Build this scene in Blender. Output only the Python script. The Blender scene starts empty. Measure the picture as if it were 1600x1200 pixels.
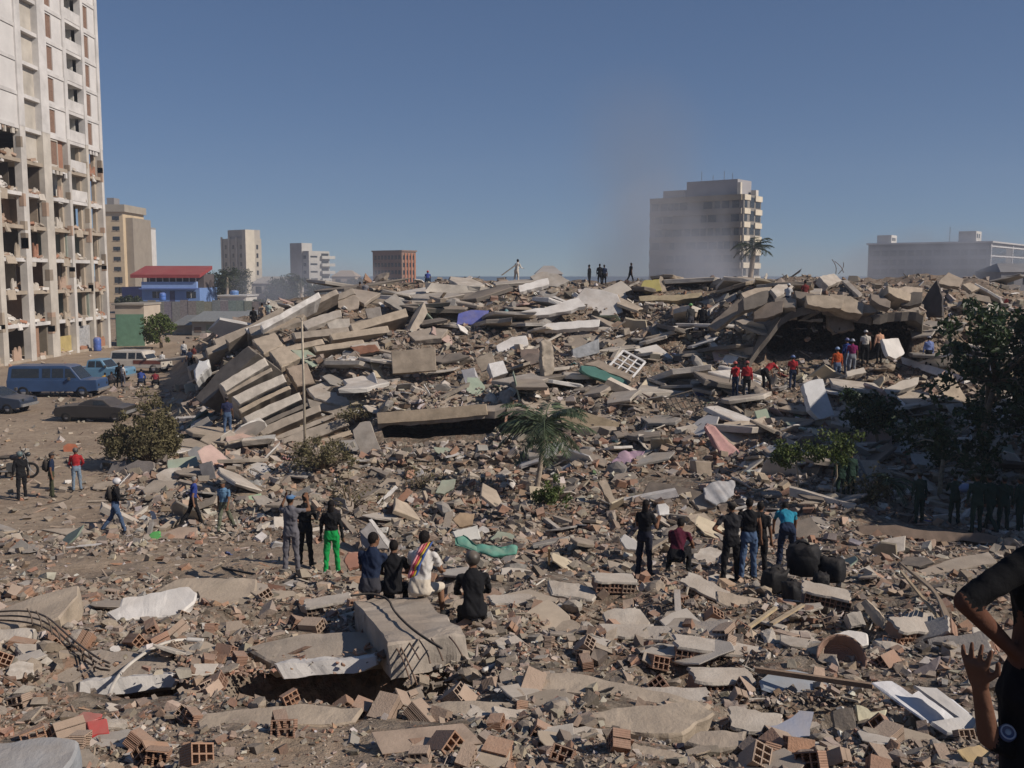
import bpy, bmesh, math, random
import numpy as np
from mathutils import Vector, Matrix, Euler

random.seed(7)
RNG = np.random.default_rng(7)
R = math.radians
scn = bpy.context.scene
col = scn.collection

# ------------------------------------------------------------------ camera
CAMZ = 7.6
FPX = 1555.0                     # focal length in pixels of the 1600 px wide photo
PITCH = math.atan(170 / FPX)
cam_d = bpy.data.cameras.new('camera')
cam_d.sensor_width = 36
cam_d.lens = 36 * FPX / 1600
cam_d.clip_end = 9000
cam_d.clip_start = 0.1
cam = bpy.data.objects.new('camera', cam_d)
col.objects.link(cam)
cam.location = (0, 0, CAMZ)
cam.rotation_euler = (R(90) - PITCH, 0, 0)
scn.camera = cam

# ------------------------------------------------------------------ sky + sun
SUN_EL = R(36)
SUN_FROM = Vector((0.93, -0.37, 0)).normalized()      # where the sun stands (to the right, a little behind the camera)
w = bpy.data.worlds.new('World')
scn.world = w
w.use_nodes = True
nt = w.node_tree
nt.nodes.clear()
sky = nt.nodes.new('ShaderNodeTexSky')
sky.sky_type = 'NISHITA'
sky.sun_disc = False
sky.sun_elevation = SUN_EL
sky.sun_rotation = math.atan2(SUN_FROM.x, SUN_FROM.y)
sky.altitude = 0
sky.air_density = 0.65
sky.dust_density = 0.0
sky.ozone_density = 10.0
hsv = nt.nodes.new('ShaderNodeHueSaturation')
hsv.inputs['Saturation'].default_value = 1.1
hsv.inputs['Hue'].default_value = 0.508
gam = nt.nodes.new('ShaderNodeGamma')
gam.inputs[1].default_value = 0.58
bg = nt.nodes.new('ShaderNodeBackground')
bg.inputs['Strength'].default_value = 0.15
wo = nt.nodes.new('ShaderNodeOutputWorld')
nt.links.new(sky.outputs[0], gam.inputs[0])
nt.links.new(gam.outputs[0], hsv.inputs['Color'])
nt.links.new(hsv.outputs[0], bg.inputs['Color'])
nt.links.new(bg.outputs[0], wo.inputs['Surface'])

sun_d = bpy.data.lights.new('sun', 'SUN')
sun_d.energy = 5.0
sun_d.angle = R(0.5)
sun_d.color = (1.0, 0.90, 0.79)
sun = bpy.data.objects.new('sun', sun_d)
col.objects.link(sun)
ldir = -(SUN_FROM * math.cos(SUN_EL) + Vector((0, 0, math.sin(SUN_EL))))
sun.rotation_euler = ldir.to_track_quat('-Z', 'Y').to_euler()
sun.location = (60, -30, 60)

vs = scn.view_settings
vs.view_transform = 'Standard'
vs.look = 'None'
vs.gamma = 1.0
vs.exposure = -0.28
vs.use_curve_mapping = False

cy = scn.cycles
cy.use_denoising = True
cy.max_bounces = 5
cy.diffuse_bounces = 3
cy.glossy_bounces = 2
cy.transmission_bounces = 3
cy.volume_bounces = 1
cy.transparent_max_bounces = 8
cy.caustics_reflective = False
cy.caustics_refractive = False
cy.volume_step_rate = 1.5
cy.volume_max_steps = 96

# ------------------------------------------------------------------ pixel <-> world
cp, sp = math.cos(PITCH), math.sin(PITCH)
def ray(px, py):
    """direction of a photo pixel, scaled so that y = 1 (numpy friendly)"""
    a = np.asarray(px, float) - 800.0
    b = 600.0 - np.asarray(py, float)
    y = FPX * cp + b * sp
    z = -FPX * sp + b * cp
    return a / y, z / y
def P(px, py, D):
    x, z = ray(px, py)
    return Vector((float(x) * D, D, CAMZ + float(z) * D))
def ZY(py, D):
    return CAMZ + float(ray(800, py)[1]) * D
def proj(v):
    """world -> photo pixel"""
    dy, dz = v[1], v[2] - CAMZ
    f = dy * cp - dz * sp
    u = dy * sp + dz * cp
    return 800 + v[0] / f * FPX, 600 - u / f * FPX

# ------------------------------------------------------------------ value noise (numpy)
_perm = np.random.default_rng(3).random((256, 256))
def vnoise(x, y):
    xi = np.floor(x).astype(int); yi = np.floor(y).astype(int)
    fx = x - xi; fy = y - yi
    fx = fx * fx * (3 - 2 * fx); fy = fy * fy * (3 - 2 * fy)
    g = lambda i, j: _perm[i & 255, j & 255]
    return (g(xi, yi) * (1 - fx) + g(xi + 1, yi) * fx) * (1 - fy) + (g(xi, yi + 1) * (1 - fx) + g(xi + 1, yi + 1) * fx) * fy
def fbm(x, y, o=3):
    s = 0; a = 0.5
    for _ in range(o):
        s = s + a * (vnoise(x, y) - 0.5); x = x * 2.03 + 7.1; y = y * 2.03 + 3.7; a *= 0.5
    return s

# ------------------------------------------------------------------ shape of the ground: profiles (distance, height) along eleven bearings
NEAR = [(0, 6.1), (2.5, 5.75), (3.6, 5.2), (5, 4.75), (7.3, ZY(1200, 7.3)), (9.4, ZY(1110, 9.4)), (12, ZY(1012, 12)), (15, ZY(938, 15))]
NEARL = [(0, 6.1), (2.5, 5.75), (3.6, 5.2), (5, 4.75), (7.3, ZY(1200, 7.3)), (9.4, ZY(1105, 9.4)), (11.5, ZY(1030, 11.5)), (15.5, ZY(942, 15.5)), (18, ZY(910, 18)), (20.5, ZY(886, 20.5))]
PROF = {
    -900: NEARL + [(26, .5), (30, .05), (400, 0)],
    0: NEARL + [(26, .5), (30, .05), (400, 0)],
    180: NEARL + [(26, .5), (30, .05), (34, .0), (60, 0), (400, 0)],
    270: NEARL + [(26, .35), (30, .1), (35, .35), (40, .3), (46, .2), (56, .1), (400, 0)],
    350: NEARL + [(26, .3), (30, .1), (36, .5), (42, .5), (46, .7), (50, 1.5), (55, 3.4), (60, 4.1), (70, 4.1), (82, 3.7), (100, .6), (120, 0), (400, 0)],
    450: NEARL + [(25, .3), (30, .05), (36, .2), (40, .3), (44.2, .4), (47, 1.6), (50, 3.8), (57, 5.3), (68, 6.0), (78, 5.2), (95, 1.2), (115, 0), (400, 0)],
    560: NEAR + [(18, 1.9), (22, .75), (26, .2), (36, .0), (40, .2), (43, .5), (45.5, 1.8), (50, 3.7), (56, 5.2), (62, 6.1), (70, 6.9), (78, 6.4), (95, 2), (112, 0), (400, 0)],
    590: NEAR + [(18, 1.9), (22, .75), (26, .2), (36, .0), (37.9, .0), (38.2, .5), (41.2, .62), (41.35, 1.95), (44, 2.25), (48, 3.0), (54, 4.7), (62, 6.1), (70, 7.0), (78, 6.6), (95, 2), (112, 0), (400, 0)],
    850: NEAR + [(18, 2.0), (22, .9), (27, .2), (36, .0), (37.9, .0), (38.2, .5), (41.2, .62), (41.35, 1.95), (44, 2.25), (50, 3.3), (56, 4.9), (64, 6.5), (72, 7.35), (80, 6.6), (98, 2), (115, 0), (400, 0)],
    970: NEAR + [(18, 2.0), (22, .9), (27, .2), (36, .1), (39, .4), (41.2, .9), (42, 1.7), (44, 2.2), (50, 3.2), (56, 4.7), (64, 6.5), (72, 7.25), (80, 6.6), (98, 2), (115, 0), (400, 0)],
    1100: NEAR + [(18, 1.9), (21, 1.2), (25, .4), (30, .1), (36, .3), (42, 1.3), (48, 2.6), (54, 4.2), (60, 5.8), (66, 6.8), (72, 7.1), (85, 5), (110, 0), (400, 0)],
    1165: NEAR + [(18, 1.9), (21, 1.3), (26, .3), (32, .0), (38, .6), (44, 2.1), (48, 2.9), (50.5, 3.6), (52, 5.0), (55, 6.2), (60, 7.0), (66, 7.4), (75, 6.5), (100, 1), (115, 0), (400, 0)],
    1195: NEAR + [(18, 1.9), (21, 1.3), (26, .3), (32, .0), (38, .7), (44, 2.2), (47, 2.9), (50, 3.3), (50.2, 5.7), (55, 6.5), (60, 7.1), (66, 7.5), (75, 6.5), (100, 1), (115, 0), (400, 0)],
    1425: NEAR + [(18, 1.9), (21, 1.3), (26, .3), (32, .0), (38, .7), (44, 2.1), (47, 2.9), (50, 3.3), (50.2, 5.6), (55, 6.5), (60, 7.2), (66, 7.5), (75, 6.5), (100, 1), (115, 0), (400, 0)],
    1500: NEAR + [(18, 1.9), (21, 1.3), (26, .3), (32, .0), (38, .6), (44, 2.0), (48, 3.0), (53, 4.6), (57, 6.2), (62, 7.1), (70, 7.5), (80, 6), (100, 1), (115, 0), (400, 0)],
    1800: NEAR + [(18, 1.9), (21, 1.3), (26, .3), (32, .0), (40, .6), (50, 2.6), (62, 5.0), (72, 5.5), (90, 2), (110, 0), (400, 0)],
    2600: NEAR + [(18, 1.9), (26, .3), (32, .0), (50, .5), (400, 0)],
}
_cols = np.array(sorted(PROF), float)
_Dg = np.concatenate([np.linspace(0, 60, 481), np.linspace(60.5, 400, 680)])
_H = np.array([np.interp(_Dg, *zip(*PROF[c])) for c in sorted(PROF)])
_pxg = np.arange(-900, 2601, 10.0)
_HG = np.stack([np.interp(_pxg, _cols, _H[:, k]) for k in range(len(_Dg))], 1)     # [px, D]
for _ in range(2):                                                                     # soften the creases across bearings
    _HG[1:-1] = (_HG[:-2] + 2 * _HG[1:-1] + _HG[2:]) / 4
# hollows below collapsed floors: the real ground lies lower there, floor plates bridge them
VOIDS = [(592, 962, 41.3, 45.8, .62), (1196, 1424, 50.1, 55.6, 3.4)]      # bearing from, to, distance from, to, floor height
_HR = _HG.copy()
for (a_, b_, d0_, d1_, z_) in VOIDS:
    mi = (_pxg[:, None] >= a_) & (_pxg[:, None] <= b_) & (_Dg[None] >= d0_) & (_Dg[None] <= d1_)
    _HR = np.where(mi, np.minimum(_HR, z_), _HR)
DENTS = []          # (x, y, rx, ry, depth, y beyond which a slab covers it): hollows in the near rubble
def terr(X, Y, rough=True, real=False):
    X = np.asarray(X, float); Y = np.asarray(Y, float)
    px = 800 + FPX * X / np.maximum(Y, 1.0)
    i = np.clip((px + 900) / 10.0, 0, len(_pxg) - 1.001)
    j = np.where(Y <= 60, Y / 60 * 480, 481 + (Y - 60.5) / (400 - 60.5) * 679)
    j = np.clip(j, 0, len(_Dg) - 1.001)
    i0 = i.astype(int); j0 = j.astype(int); fi = i - i0; fj = j - j0
    G_ = _HR if real else _HG
    z = (G_[i0, j0] * (1 - fi) + G_[i0 + 1, j0] * fi) * (1 - fj) + (G_[i0, j0 + 1] * (1 - fi) + G_[i0 + 1, j0 + 1] * fi) * fj
    if rough:
        k = np.clip(z / 1.2, 0.08, 1.0) * np.clip((Y - 2) / 5, 0, 1)
        # collapsed storeys lie in wandering terraces
        tw = np.clip((Y - 40) / 6, 0, 1) * np.clip((z - .6) / 1.0, 0, 1) * np.clip((82 - Y) / 8, 0, 1) * .85
        ph = z + 1.1 * fbm(X * .16 + 3, Y * .12 + 8, 2) + .35 * vnoise(X * .5, Y * .5)
        hs = 1.2
        fr = ph / hs - np.floor(ph / hs)
        z = z + tw * hs * (np.clip((fr - .62) / .3, 0, 1) - fr)
        z = z + k * (0.9 * fbm(X * .33 + 9, Y * .33 + 4, 2) * np.clip(Y / 40, .3, 1) + (0.32 + .3 * np.clip((Y - 40) / 8, 0, 1)) * fbm(X * 1.3, Y * 1.3, 3))
    if rough:                                  # low uneven heaps between the road and the pile
        mk = np.clip((px - 330) / 120, 0, 1) * np.clip((Y - 22) / 4, 0, 1) * np.clip((41.5 - Y) / 2, 0, 1) * np.clip((1480 - px) / 150, 0, 1)
        z = z + mk * (.95 * np.clip(vnoise(X * .42 + 31, Y * .5 + 12) - .35, 0, 1) + .35 * np.clip(vnoise(X * 1.1 + 5, Y * 1.3) - .4, 0, 1))
    for (dx, dy, rx, ry, dep, yc) in (DENTS if rough and Y.min() < 22 else ()):
        d_ = dep * np.exp(-(((X - dx) / rx) ** 2 + ((Y - dy) / ry) ** 2) ** 2)
        z = z - (d_ if real else np.where(Y < yc, d_, 0))
    return z
DENTS += [(-2.0, 11.2, 1.25, 1.15, 1.0, 10.95), (-4.55, 11.0, .95, .75, .8, 10.65), (-1.0, 10.75, .75, .55, .25, 99), (2.0, 10.75, .6, .5, .5, 99), (3.3, 13.2, .8, .6, .45, 99), (4.6, 15.4, 1.4, .7, .5, 99), (1.0, 13.5, .8, .5, .35, 99), (-3.6, 14.3, .9, .6, .4, 99), (2.8, 9.3, .7, .4, .4, 99)]
_rd = random.Random(17)
for _ in range(26): DENTS.append((_rd.uniform(-1, 9), _rd.uniform(8.5, 19), _rd.uniform(.35, .8), _rd.uniform(.25, .6), _rd.uniform(.15, .4), 99))
_Ds = np.concatenate([np.linspace(3, 30, 200), np.linspace(30.2, 120, 260)])
def hit_many(px, py):
    """where photo pixels meet the ground; D = 0 where they miss"""
    px = np.asarray(px, float); py = np.asarray(py, float)
    D = np.zeros(len(px))
    for s in range(0, len(px), 20000):
        rx, rz = ray(px[s:s + 20000], py[s:s + 20000])
        X = rx[:, None] * _Ds; Y = np.broadcast_to(_Ds, X.shape)
        below = (CAMZ + rz[:, None] * _Ds) <= terr(X, Y, False)
        k = below.argmax(1)
        D[s:s + 20000] = np.where(below.any(1), _Ds[k], 0)
    return D
def hit(px, py):
    return float(hit_many([px], [py])[0])
def on(px, D):
    """a point of the ground at distance D on the bearing of photo column px"""
    X = (px - 800) / FPX * D * 1.0
    return Vector((X, D, float(terr(X, D))))

# ------------------------------------------------------------------ object helpers
def link(o, parent=None):
    col.objects.link(o)
    if parent is not None:
        o.parent = parent
    return o
def tag(o, label=None, cat=None, group=None, kind=None):
    if label: o['label'] = label
    if cat: o['category'] = cat
    if group: o['group'] = group
    if kind: o['kind'] = kind
    return o
def mesh_obj(name, me, m=None, parent=None, colr=None):
    o = bpy.data.objects.new(name, me)
    if m is not None and not me.materials:
        me.materials.append(m)
    if colr is not None:
        o.color = (*colr, 1)
    return link(o, parent)
def empty(name, loc=(0, 0, 0), rz=0.0):
    o = bpy.data.objects.new(name, None)
    o.empty_display_size = .2
    o.location = loc
    o.rotation_euler = (0, 0, rz)
    return link(o)
class MB:
    """collects shapes, builds one mesh"""
    def __init__(s): s.v = []; s.f = []
    def add(s, vs_, fs_):
        b = len(s.v); s.v += [tuple(v) for v in vs_]; s.f += [tuple(i + b for i in f) for f in fs_]; return s
    def box(s, x0, x1, y0, y1, z0, z1, M=None):
        vs_ = [Vector(p) for p in ((x0, y0, z0), (x1, y0, z0), (x1, y1, z0), (x0, y1, z0), (x0, y0, z1), (x1, y0, z1), (x1, y1, z1), (x0, y1, z1))]
        if M is not None: vs_ = [M @ v for v in vs_]
        return s.add(vs_, [(0, 3, 2, 1), (4, 5, 6, 7), (0, 1, 5, 4), (1, 2, 6, 5), (2, 3, 7, 6), (3, 0, 4, 7)])
    def tube(s, pts, rad, seg=6, cap=True):
        pts = [Vector(p) for p in pts]; n = len(pts)
        rads = rad if isinstance(rad, (list, tuple)) else [rad] * n
        vs_ = []; fs_ = []
        ref = Vector((0, 0, 1))
        for i, p in enumerate(pts):
            d = (pts[min(i + 1, n - 1)] - pts[max(i - 1, 0)]).normalized()
            r_ = ref if abs(d.dot(ref)) < .9 else Vector((1, 0, 0))
            a = d.cross(r_).normalized(); b = d.cross(a)
            for k in range(seg):
                t = 2 * math.pi * k / seg
                vs_.append(p + (a * math.cos(t) + b * math.sin(t)) * rads[i])
        for i in range(n - 1):
            for k in range(seg):
                k2 = (k + 1) % seg
                fs_.append((i * seg + k, i * seg + k2, (i + 1) * seg + k2, (i + 1) * seg + k))
        if cap:
            fs_.append(tuple(range(seg - 1, -1, -1))); fs_.append(tuple((n - 1) * seg + k for k in range(seg)))
        return s.add(vs_, fs_)
    def ball(s, c, r, seg=10, rings=6, M=None):
        rx, ry, rz = r if isinstance(r, (tuple, list)) else (r, r, r)
        c = Vector(c); vs_ = [Vector((0, 0, rz))]; fs_ = []
        for i in range(1, rings):
            a = math.pi * i / rings
            for k in range(seg):
                t = 2 * math.pi * k / seg
                vs_.append(Vector((rx * math.sin(a) * math.cos(t), ry * math.sin(a) * math.sin(t), rz * math.cos(a))))
        vs_.append(Vector((0, 0, -rz)))
        if M is not None: vs_ = [M @ v for v in vs_]
        vs_ = [v + c for v in vs_]
        for k in range(seg): fs_.append((0, 1 + k, 1 + (k + 1) % seg))
        for i in range(rings - 2):
            for k in range(seg):
                a = 1 + i * seg + k; b = 1 + i * seg + (k + 1) % seg
                fs_.append((a, a + seg, b + seg, b))
        l = len(vs_) - 1; o_ = 1 + (rings - 2) * seg
        for k in range(seg): fs_.append((l, o_ + (k + 1) % seg, o_ + k))
        return s.add(vs_, fs_)
    def lathe(s, prof, seg=12, M=None):
        vs_ = []; fs_ = []
        for (r, z) in prof:
            for k in range(seg):
                t = 2 * math.pi * k / seg
                v = Vector((r * math.cos(t), r * math.sin(t), z))
                vs_.append(M @ v if M is not None else v)
        for i in range(len(prof) - 1):
            for k in range(seg):
                k2 = (k + 1) % seg
                fs_.append((i * seg + k, i * seg + k2, (i + 1) * seg + k2, (i + 1) * seg + k))
        return s.add(vs_, fs_)
    def prism(s, poly, y0, y1, M=None):
        """polygon in (x, z) extruded along y"""
        n = len(poly)
        vs_ = [Vector((x, y0, z)) for x, z in poly] + [Vector((x, y1, z)) for x, z in poly]
        if M is not None: vs_ = [M @ v for v in vs_]
        fs_ = [tuple(range(n - 1, -1, -1)), tuple(range(n, 2 * n))] + [(i, (i + 1) % n, n + (i + 1) % n, n + i) for i in range(n)]
        return s.add(vs_, fs_)
    def mesh(s, name, smooth=False):
        me = bpy.data.meshes.new(name)
        me.from_pydata(s.v, [], s.f); me.update()
        if smooth: me.polygons.foreach_set('use_smooth', [True] * len(me.polygons))
        return me
    def build(s, name, m, parent=None, colr=None, smooth=False):
        return mesh_obj(name, s.mesh(name, smooth), m, parent, colr)
def np_mesh(name, V, F, colors=None, smooth=False):
    """V (n,3), F (m,4) or (m,3) arrays; colors per face (m,3)"""
    me = bpy.data.meshes.new(name)
    n, m_, k = len(V), len(F), F.shape[1]
    me.vertices.add(n); me.vertices.foreach_set('co', np.ascontiguousarray(V, np.float32).ravel())
    me.loops.add(m_ * k); me.loops.foreach_set('vertex_index', np.ascontiguousarray(F, np.int32).ravel())
    me.polygons.add(m_); me.polygons.foreach_set('loop_start', np.arange(0, m_ * k, k, dtype=np.int32))
    me.polygons.foreach_set('use_smooth', np.full(m_, bool(smooth)))
    me.update(calc_edges=True)
    if colors is not None:
        a = me.attributes.new('Col', 'FLOAT_COLOR', 'FACE')
        c = np.ones((m_, 4), np.float32); c[:, :3] = colors
        a.data.foreach_set('color', c.ravel())
    return me

# ------------------------------------------------------------------ materials
MATS = {}
def newmat(name):
    m = bpy.data.materials.new(name); m.use_nodes = True
    t = m.node_tree; b = t.nodes['Principled BSDF']
    MATS[name] = m
    return m, t, b
def N(t, typ, **kw):
    n = t.nodes.new(typ)
    for k, v in kw.items(): setattr(n, k, v)
    return n
def noise_tex(t, scale, detail=3, vec=None, rough=.55):
    n = N(t, 'ShaderNodeTexNoise'); n.inputs['Scale'].default_value = scale; n.inputs['Detail'].default_value = detail; n.inputs['Roughness'].default_value = rough
    if vec is not None: t.links.new(vec, n.inputs['Vector'])
    return n
def ramp(t, src, p0, c0, p1, c1):
    r = N(t, 'ShaderNodeValToRGB'); e = r.color_ramp.elements
    e[0].position, e[1].position = p0, p1
    e[0].color = (*c0, 1); e[1].color = (*c1, 1)
    t.links.new(src, r.inputs[0]); return r
def mixc(t, a, b, fac, mode='MIX'):
    m = N(t, 'ShaderNodeMix', data_type='RGBA', blend_type=mode)
    for s_, v in ((6, a), (7, b), (0, fac)):
        if isinstance(v, (int, float)): m.inputs[s_].default_value = v
        elif isinstance(v, tuple): m.inputs[s_].default_value = (*v, 1)
        else: t.links.new(v, m.inputs[s_])
    return m.outputs[2]
def coat(name, src='obj', film=0.0, rough=.92, dust=.35, scale=3.0, vary=.35, bump=.35, bumpscale=30, metallic=0, spec=.25, dustcol=(.37, .297, .23), ribs=0, colr=None):
    """general weathered surface; the base colour comes from the object, a face attribute or a constant"""
    m, t, b = newmat(name)
    geo = N(t, 'ShaderNodeNewGeometry')
    tc = N(t, 'ShaderNodeTexCoord')
    if src == 'obj':
        oi = N(t, 'ShaderNodeObjectInfo'); base = oi.outputs['Color']
        add = N(t, 'ShaderNodeVectorMath', operation='ADD'); t.links.new(tc.outputs['Object'], add.inputs[0])
        cmb = N(t, 'ShaderNodeCombineXYZ')
        ml = N(t, 'ShaderNodeMath', operation='MULTIPLY'); ml.inputs[1].default_value = 37; t.links.new(oi.outputs['Random'], ml.inputs[0])
        t.links.new(ml.outputs[0], cmb.inputs[0]); t.links.new(ml.outputs[0], cmb.inputs[2]); t.links.new(cmb.outputs[0], add.inputs[1])
        vec = add.outputs[0]
    else:
        vec = tc.outputs['Object']
        if src == 'attr':
            at_ = N(t, 'ShaderNodeAttribute'); at_.attribute_name = 'Col'; base = at_.outputs['Color']
        else:
            rgb = N(t, 'ShaderNodeRGB'); rgb.outputs[0].default_value = (*colr, 1); base = rgb.outputs[0]
    n1 = noise_tex(t, scale, 5, vec, .62)
    r1 = ramp(t, n1.outputs[0], .28, (1 - vary,) * 3, .74, (1 + vary * .55,) * 3)
    c = mixc(t, base, r1.outputs[0], 1.0, 'MULTIPLY')
    if film > 0: c = mixc(t, c, dustcol, film)
    if dust > 0:
        sep = N(t, 'ShaderNodeSeparateXYZ'); t.links.new(geo.outputs['Normal'], sep.inputs[0])
        n2 = noise_tex(t, scale * .7, 4, vec, .6)
        mr = N(t, 'ShaderNodeMapRange'); mr.inputs[1].default_value = .25; mr.inputs[2].default_value = .95; mr.inputs[4].default_value = dust
        t.links.new(sep.outputs[2], mr.inputs[0])
        r2 = ramp(t, n2.outputs[0], .3, (.15,) * 3, .68, (1.35,) * 3)
        mu = N(t, 'ShaderNodeMath', operation='MULTIPLY', use_clamp=True); t.links.new(mr.outputs[0], mu.inputs[0]); t.links.new(r2.outputs[0], mu.inputs[1])
        c = mixc(t, c, dustcol, mu.outputs[0])
    t.links.new(c, b.inputs['Base Color'])
    b.inputs['Roughness'].default_value = rough
    b.inputs['Metallic'].default_value = metallic
    b.inputs['Specular IOR Level'].default_value = spec
    if bump > 0:
        n3 = noise_tex(t, bumpscale, 4, vec, .65)
        h = n3.outputs[0]
        if ribs:
            wv = N(t, 'ShaderNodeTexWave', bands_direction='Z'); wv.inputs['Scale'].default_value = ribs; t.links.new(tc.outputs['Object'], wv.inputs['Vector'])
            ad = N(t, 'ShaderNodeMath', operation='ADD'); t.links.new(h, ad.inputs[0]); t.links.new(wv.outputs[0], ad.inputs[1]); h = ad.outputs[0]
        bm_ = N(t, 'ShaderNodeBump'); bm_.inputs['Strength'].default_value = bump; bm_.inputs['Distance'].default_value = .02
        t.links.new(h, bm_.inputs['Height']); t.links.new(bm_.outputs[0], b.inputs['Normal'])
    return m
M_CON = coat('concrete', dust=.5, scale=2.2, vary=.38, bump=.5, bumpscale=24)
M_PLASTER = coat('painted_plaster', dust=.28, scale=1.6, vary=.22, bump=.25, bumpscale=30)
M_BRICK = coat('fired_clay', film=.3, dust=.5, scale=5, vary=.3, bump=.5, bumpscale=40, ribs=16)
M_WOOD = coat('timber', dust=.35, scale=4, vary=.4, bump=.3, rough=.85)
M_METAL = coat('dull_metal', dust=.25, scale=4, vary=.35, bump=.15, rough=.6, metallic=.4, spec=.4)
M_CLOTH = coat('fabric', film=.08, dust=.35, scale=5, vary=.25, bump=.5, bumpscale=14, rough=.95, spec=.1)
M_PLASTIC = coat('plastic', film=.1, dust=.45, scale=3, vary=.32, bump=.1, rough=.5, spec=.45)
M_PAINT = coat('car_paint', dust=.22, scale=1.4, vary=.2, bump=.05, rough=.42, spec=.5)
M_RUBBLE = coat('rubble_mix', src='attr', film=.15, dust=.4, scale=2.0, vary=.4, bump=.6, bumpscale=22)
M_BODY = coat('clothing_and_skin', src='attr', dust=.0, scale=7, vary=.16, bump=.35, bumpscale=16, rough=.9, spec=.12)
M_HAIR = coat('hair', dust=0, scale=30, vary=.4, bump=.6, bumpscale=60, rough=.7, spec=.2)
M_BARK = coat('bark', dust=.15, scale=9, vary=.4, bump=.7, bumpscale=30)
M_WALL = coat('facade_paint', dust=.1, scale=.45, vary=.16, bump=.15, bumpscale=12)
M_NYLON = coat('black_nylon', dust=.06, scale=6, vary=.25, bump=.5, bumpscale=12, rough=.7, spec=.3)
M_RUBBER = coat('rubber', dust=.3, scale=6, vary=.2, bump=.2)
def glass_mat():
    m, t, b = newmat('dark_glass')
    b.inputs['Base Color'].default_value = (.03, .035, .04, 1); b.inputs['Roughness'].default_value = .18; b.inputs['Specular IOR Level'].default_value = .5
    n = noise_tex(t, 2, 3); r = ramp(t, n.outputs[0], .35, (.12,) * 3, .7, (.45,) * 3); t.links.new(r.outputs[0], b.inputs['Roughness'])
    return m
M_GLASS = glass_mat()
def leaf_mat(name, c0, c1, rough=.6):
    m, t, b = newmat(name)
    at_ = N(t, 'ShaderNodeAttribute'); at_.attribute_name = 'Col'
    oi = N(t, 'ShaderNodeObjectInfo')
    sp_ = N(t, 'ShaderNodeSeparateColor'); t.links.new(at_.outputs['Color'], sp_.inputs[0])
    c = mixc(t, c0, c1, sp_.outputs[0])
    t.links.new(c, b.inputs['Base Color']); b.inputs['Roughness'].default_value = rough; b.inputs['Specular IOR Level'].default_value = .3
    tr = N(t, 'ShaderNodeBsdfTranslucent'); t.links.new(c, tr.inputs['Color'])
    ms = N(t, 'ShaderNodeMixShader'); ms.inputs[0].default_value = .2
    out = t.nodes['Material Output']
    t.links.new(b.outputs[0], ms.inputs[1]); t.links.new(tr.outputs[0], ms.inputs[2]); t.links.new(ms.outputs[0], out.inputs['Surface'])
    return m
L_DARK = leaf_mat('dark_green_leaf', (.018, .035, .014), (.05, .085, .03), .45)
L_OLIVE = leaf_mat('dusty_olive_leaf', (.10, .085, .045), (.21, .185, .095), .85)
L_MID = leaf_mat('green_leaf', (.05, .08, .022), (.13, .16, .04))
L_PALM = leaf_mat('palm_leaf', (.035, .055, .03), (.13, .165, .09), .5)
L_FAR = leaf_mat('far_leaf', (.03, .045, .025), (.07, .085, .045), .7)
CON = (.36, .31, .255); PALE = (.54, .49, .425); WHITE = (.70, .67, .63); DKCON = (.17, .15, .13); BEIGE = (.44, .365, .28)
BRK = (.37, .19, .125); DUSTPINK = (.43, .31, .235); BROWN = (.20, .12, .075)
# ================================================================== GROUND
def dirt_mat():
    m, t, b = newmat('dusty_ground')
    tc = N(t, 'ShaderNodeTexCoord'); v = tc.outputs['Object']
    n1 = noise_tex(t, .12, 4, v); n2 = noise_tex(t, 1.1, 6, v, .65); n3 = noise_tex(t, 14, 4, v, .7)
    c = ramp(t, n1.outputs[0], .3, (.30, .23, .17), .7, (.41, .325, .24)).outputs[0]
    c = mixc(t, c, ramp(t, n2.outputs[0], .3, (.62, .6, .58), .72, (1.2, 1.18, 1.15)).outputs[0], 1.0, 'MULTIPLY')
    c = mixc(t, c, ramp(t, n3.outputs[0], .35, (.72, .7, .68), .62, (1.12,) * 3).outputs[0], 1.0, 'MULTIPLY')
    vo = N(t, 'ShaderNodeTexVoronoi'); vo.inputs['Scale'].default_value = 6; t.links.new(v, vo.inputs['Vector'])
    fl = ramp(t, vo.outputs['Distance'], .06, (1, 1, 1), .12, (0, 0, 0))
    n4 = noise_tex(t, .8, 2, v); fm = ramp(t, n4.outputs[0], .5, (0, 0, 0), .62, (1, 1, 1))
    mm = N(t, 'ShaderNodeMath', operation='MULTIPLY'); t.links.new(fl.outputs[0], mm.inputs[0]); t.links.new(fm.outputs[0], mm.inputs[1])
    c = mixc(t, c, (.40, .24, .17), mm.outputs[0])
    t.links.new(c, b.inputs['Base Color']); b.inputs['Roughness'].default_value = .96; b.inputs['Specular IOR Level'].default_value = .15
    ad = N(t, 'ShaderNodeMath', operation='ADD'); t.links.new(n2.outputs[0], ad.inputs[0]); t.links.new(n3.outputs[0], ad.inputs[1])
    bp = N(t, 'ShaderNodeBump'); bp.inputs['Strength'].default_value = .7; bp.inputs['Distance'].default_value = .06
    t.links.new(ad.outputs[0], bp.inputs['Height']); t.links.new(bp.outputs[0], b.inputs['Normal'])
    return m
M_DIRT = dirt_mat()
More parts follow.
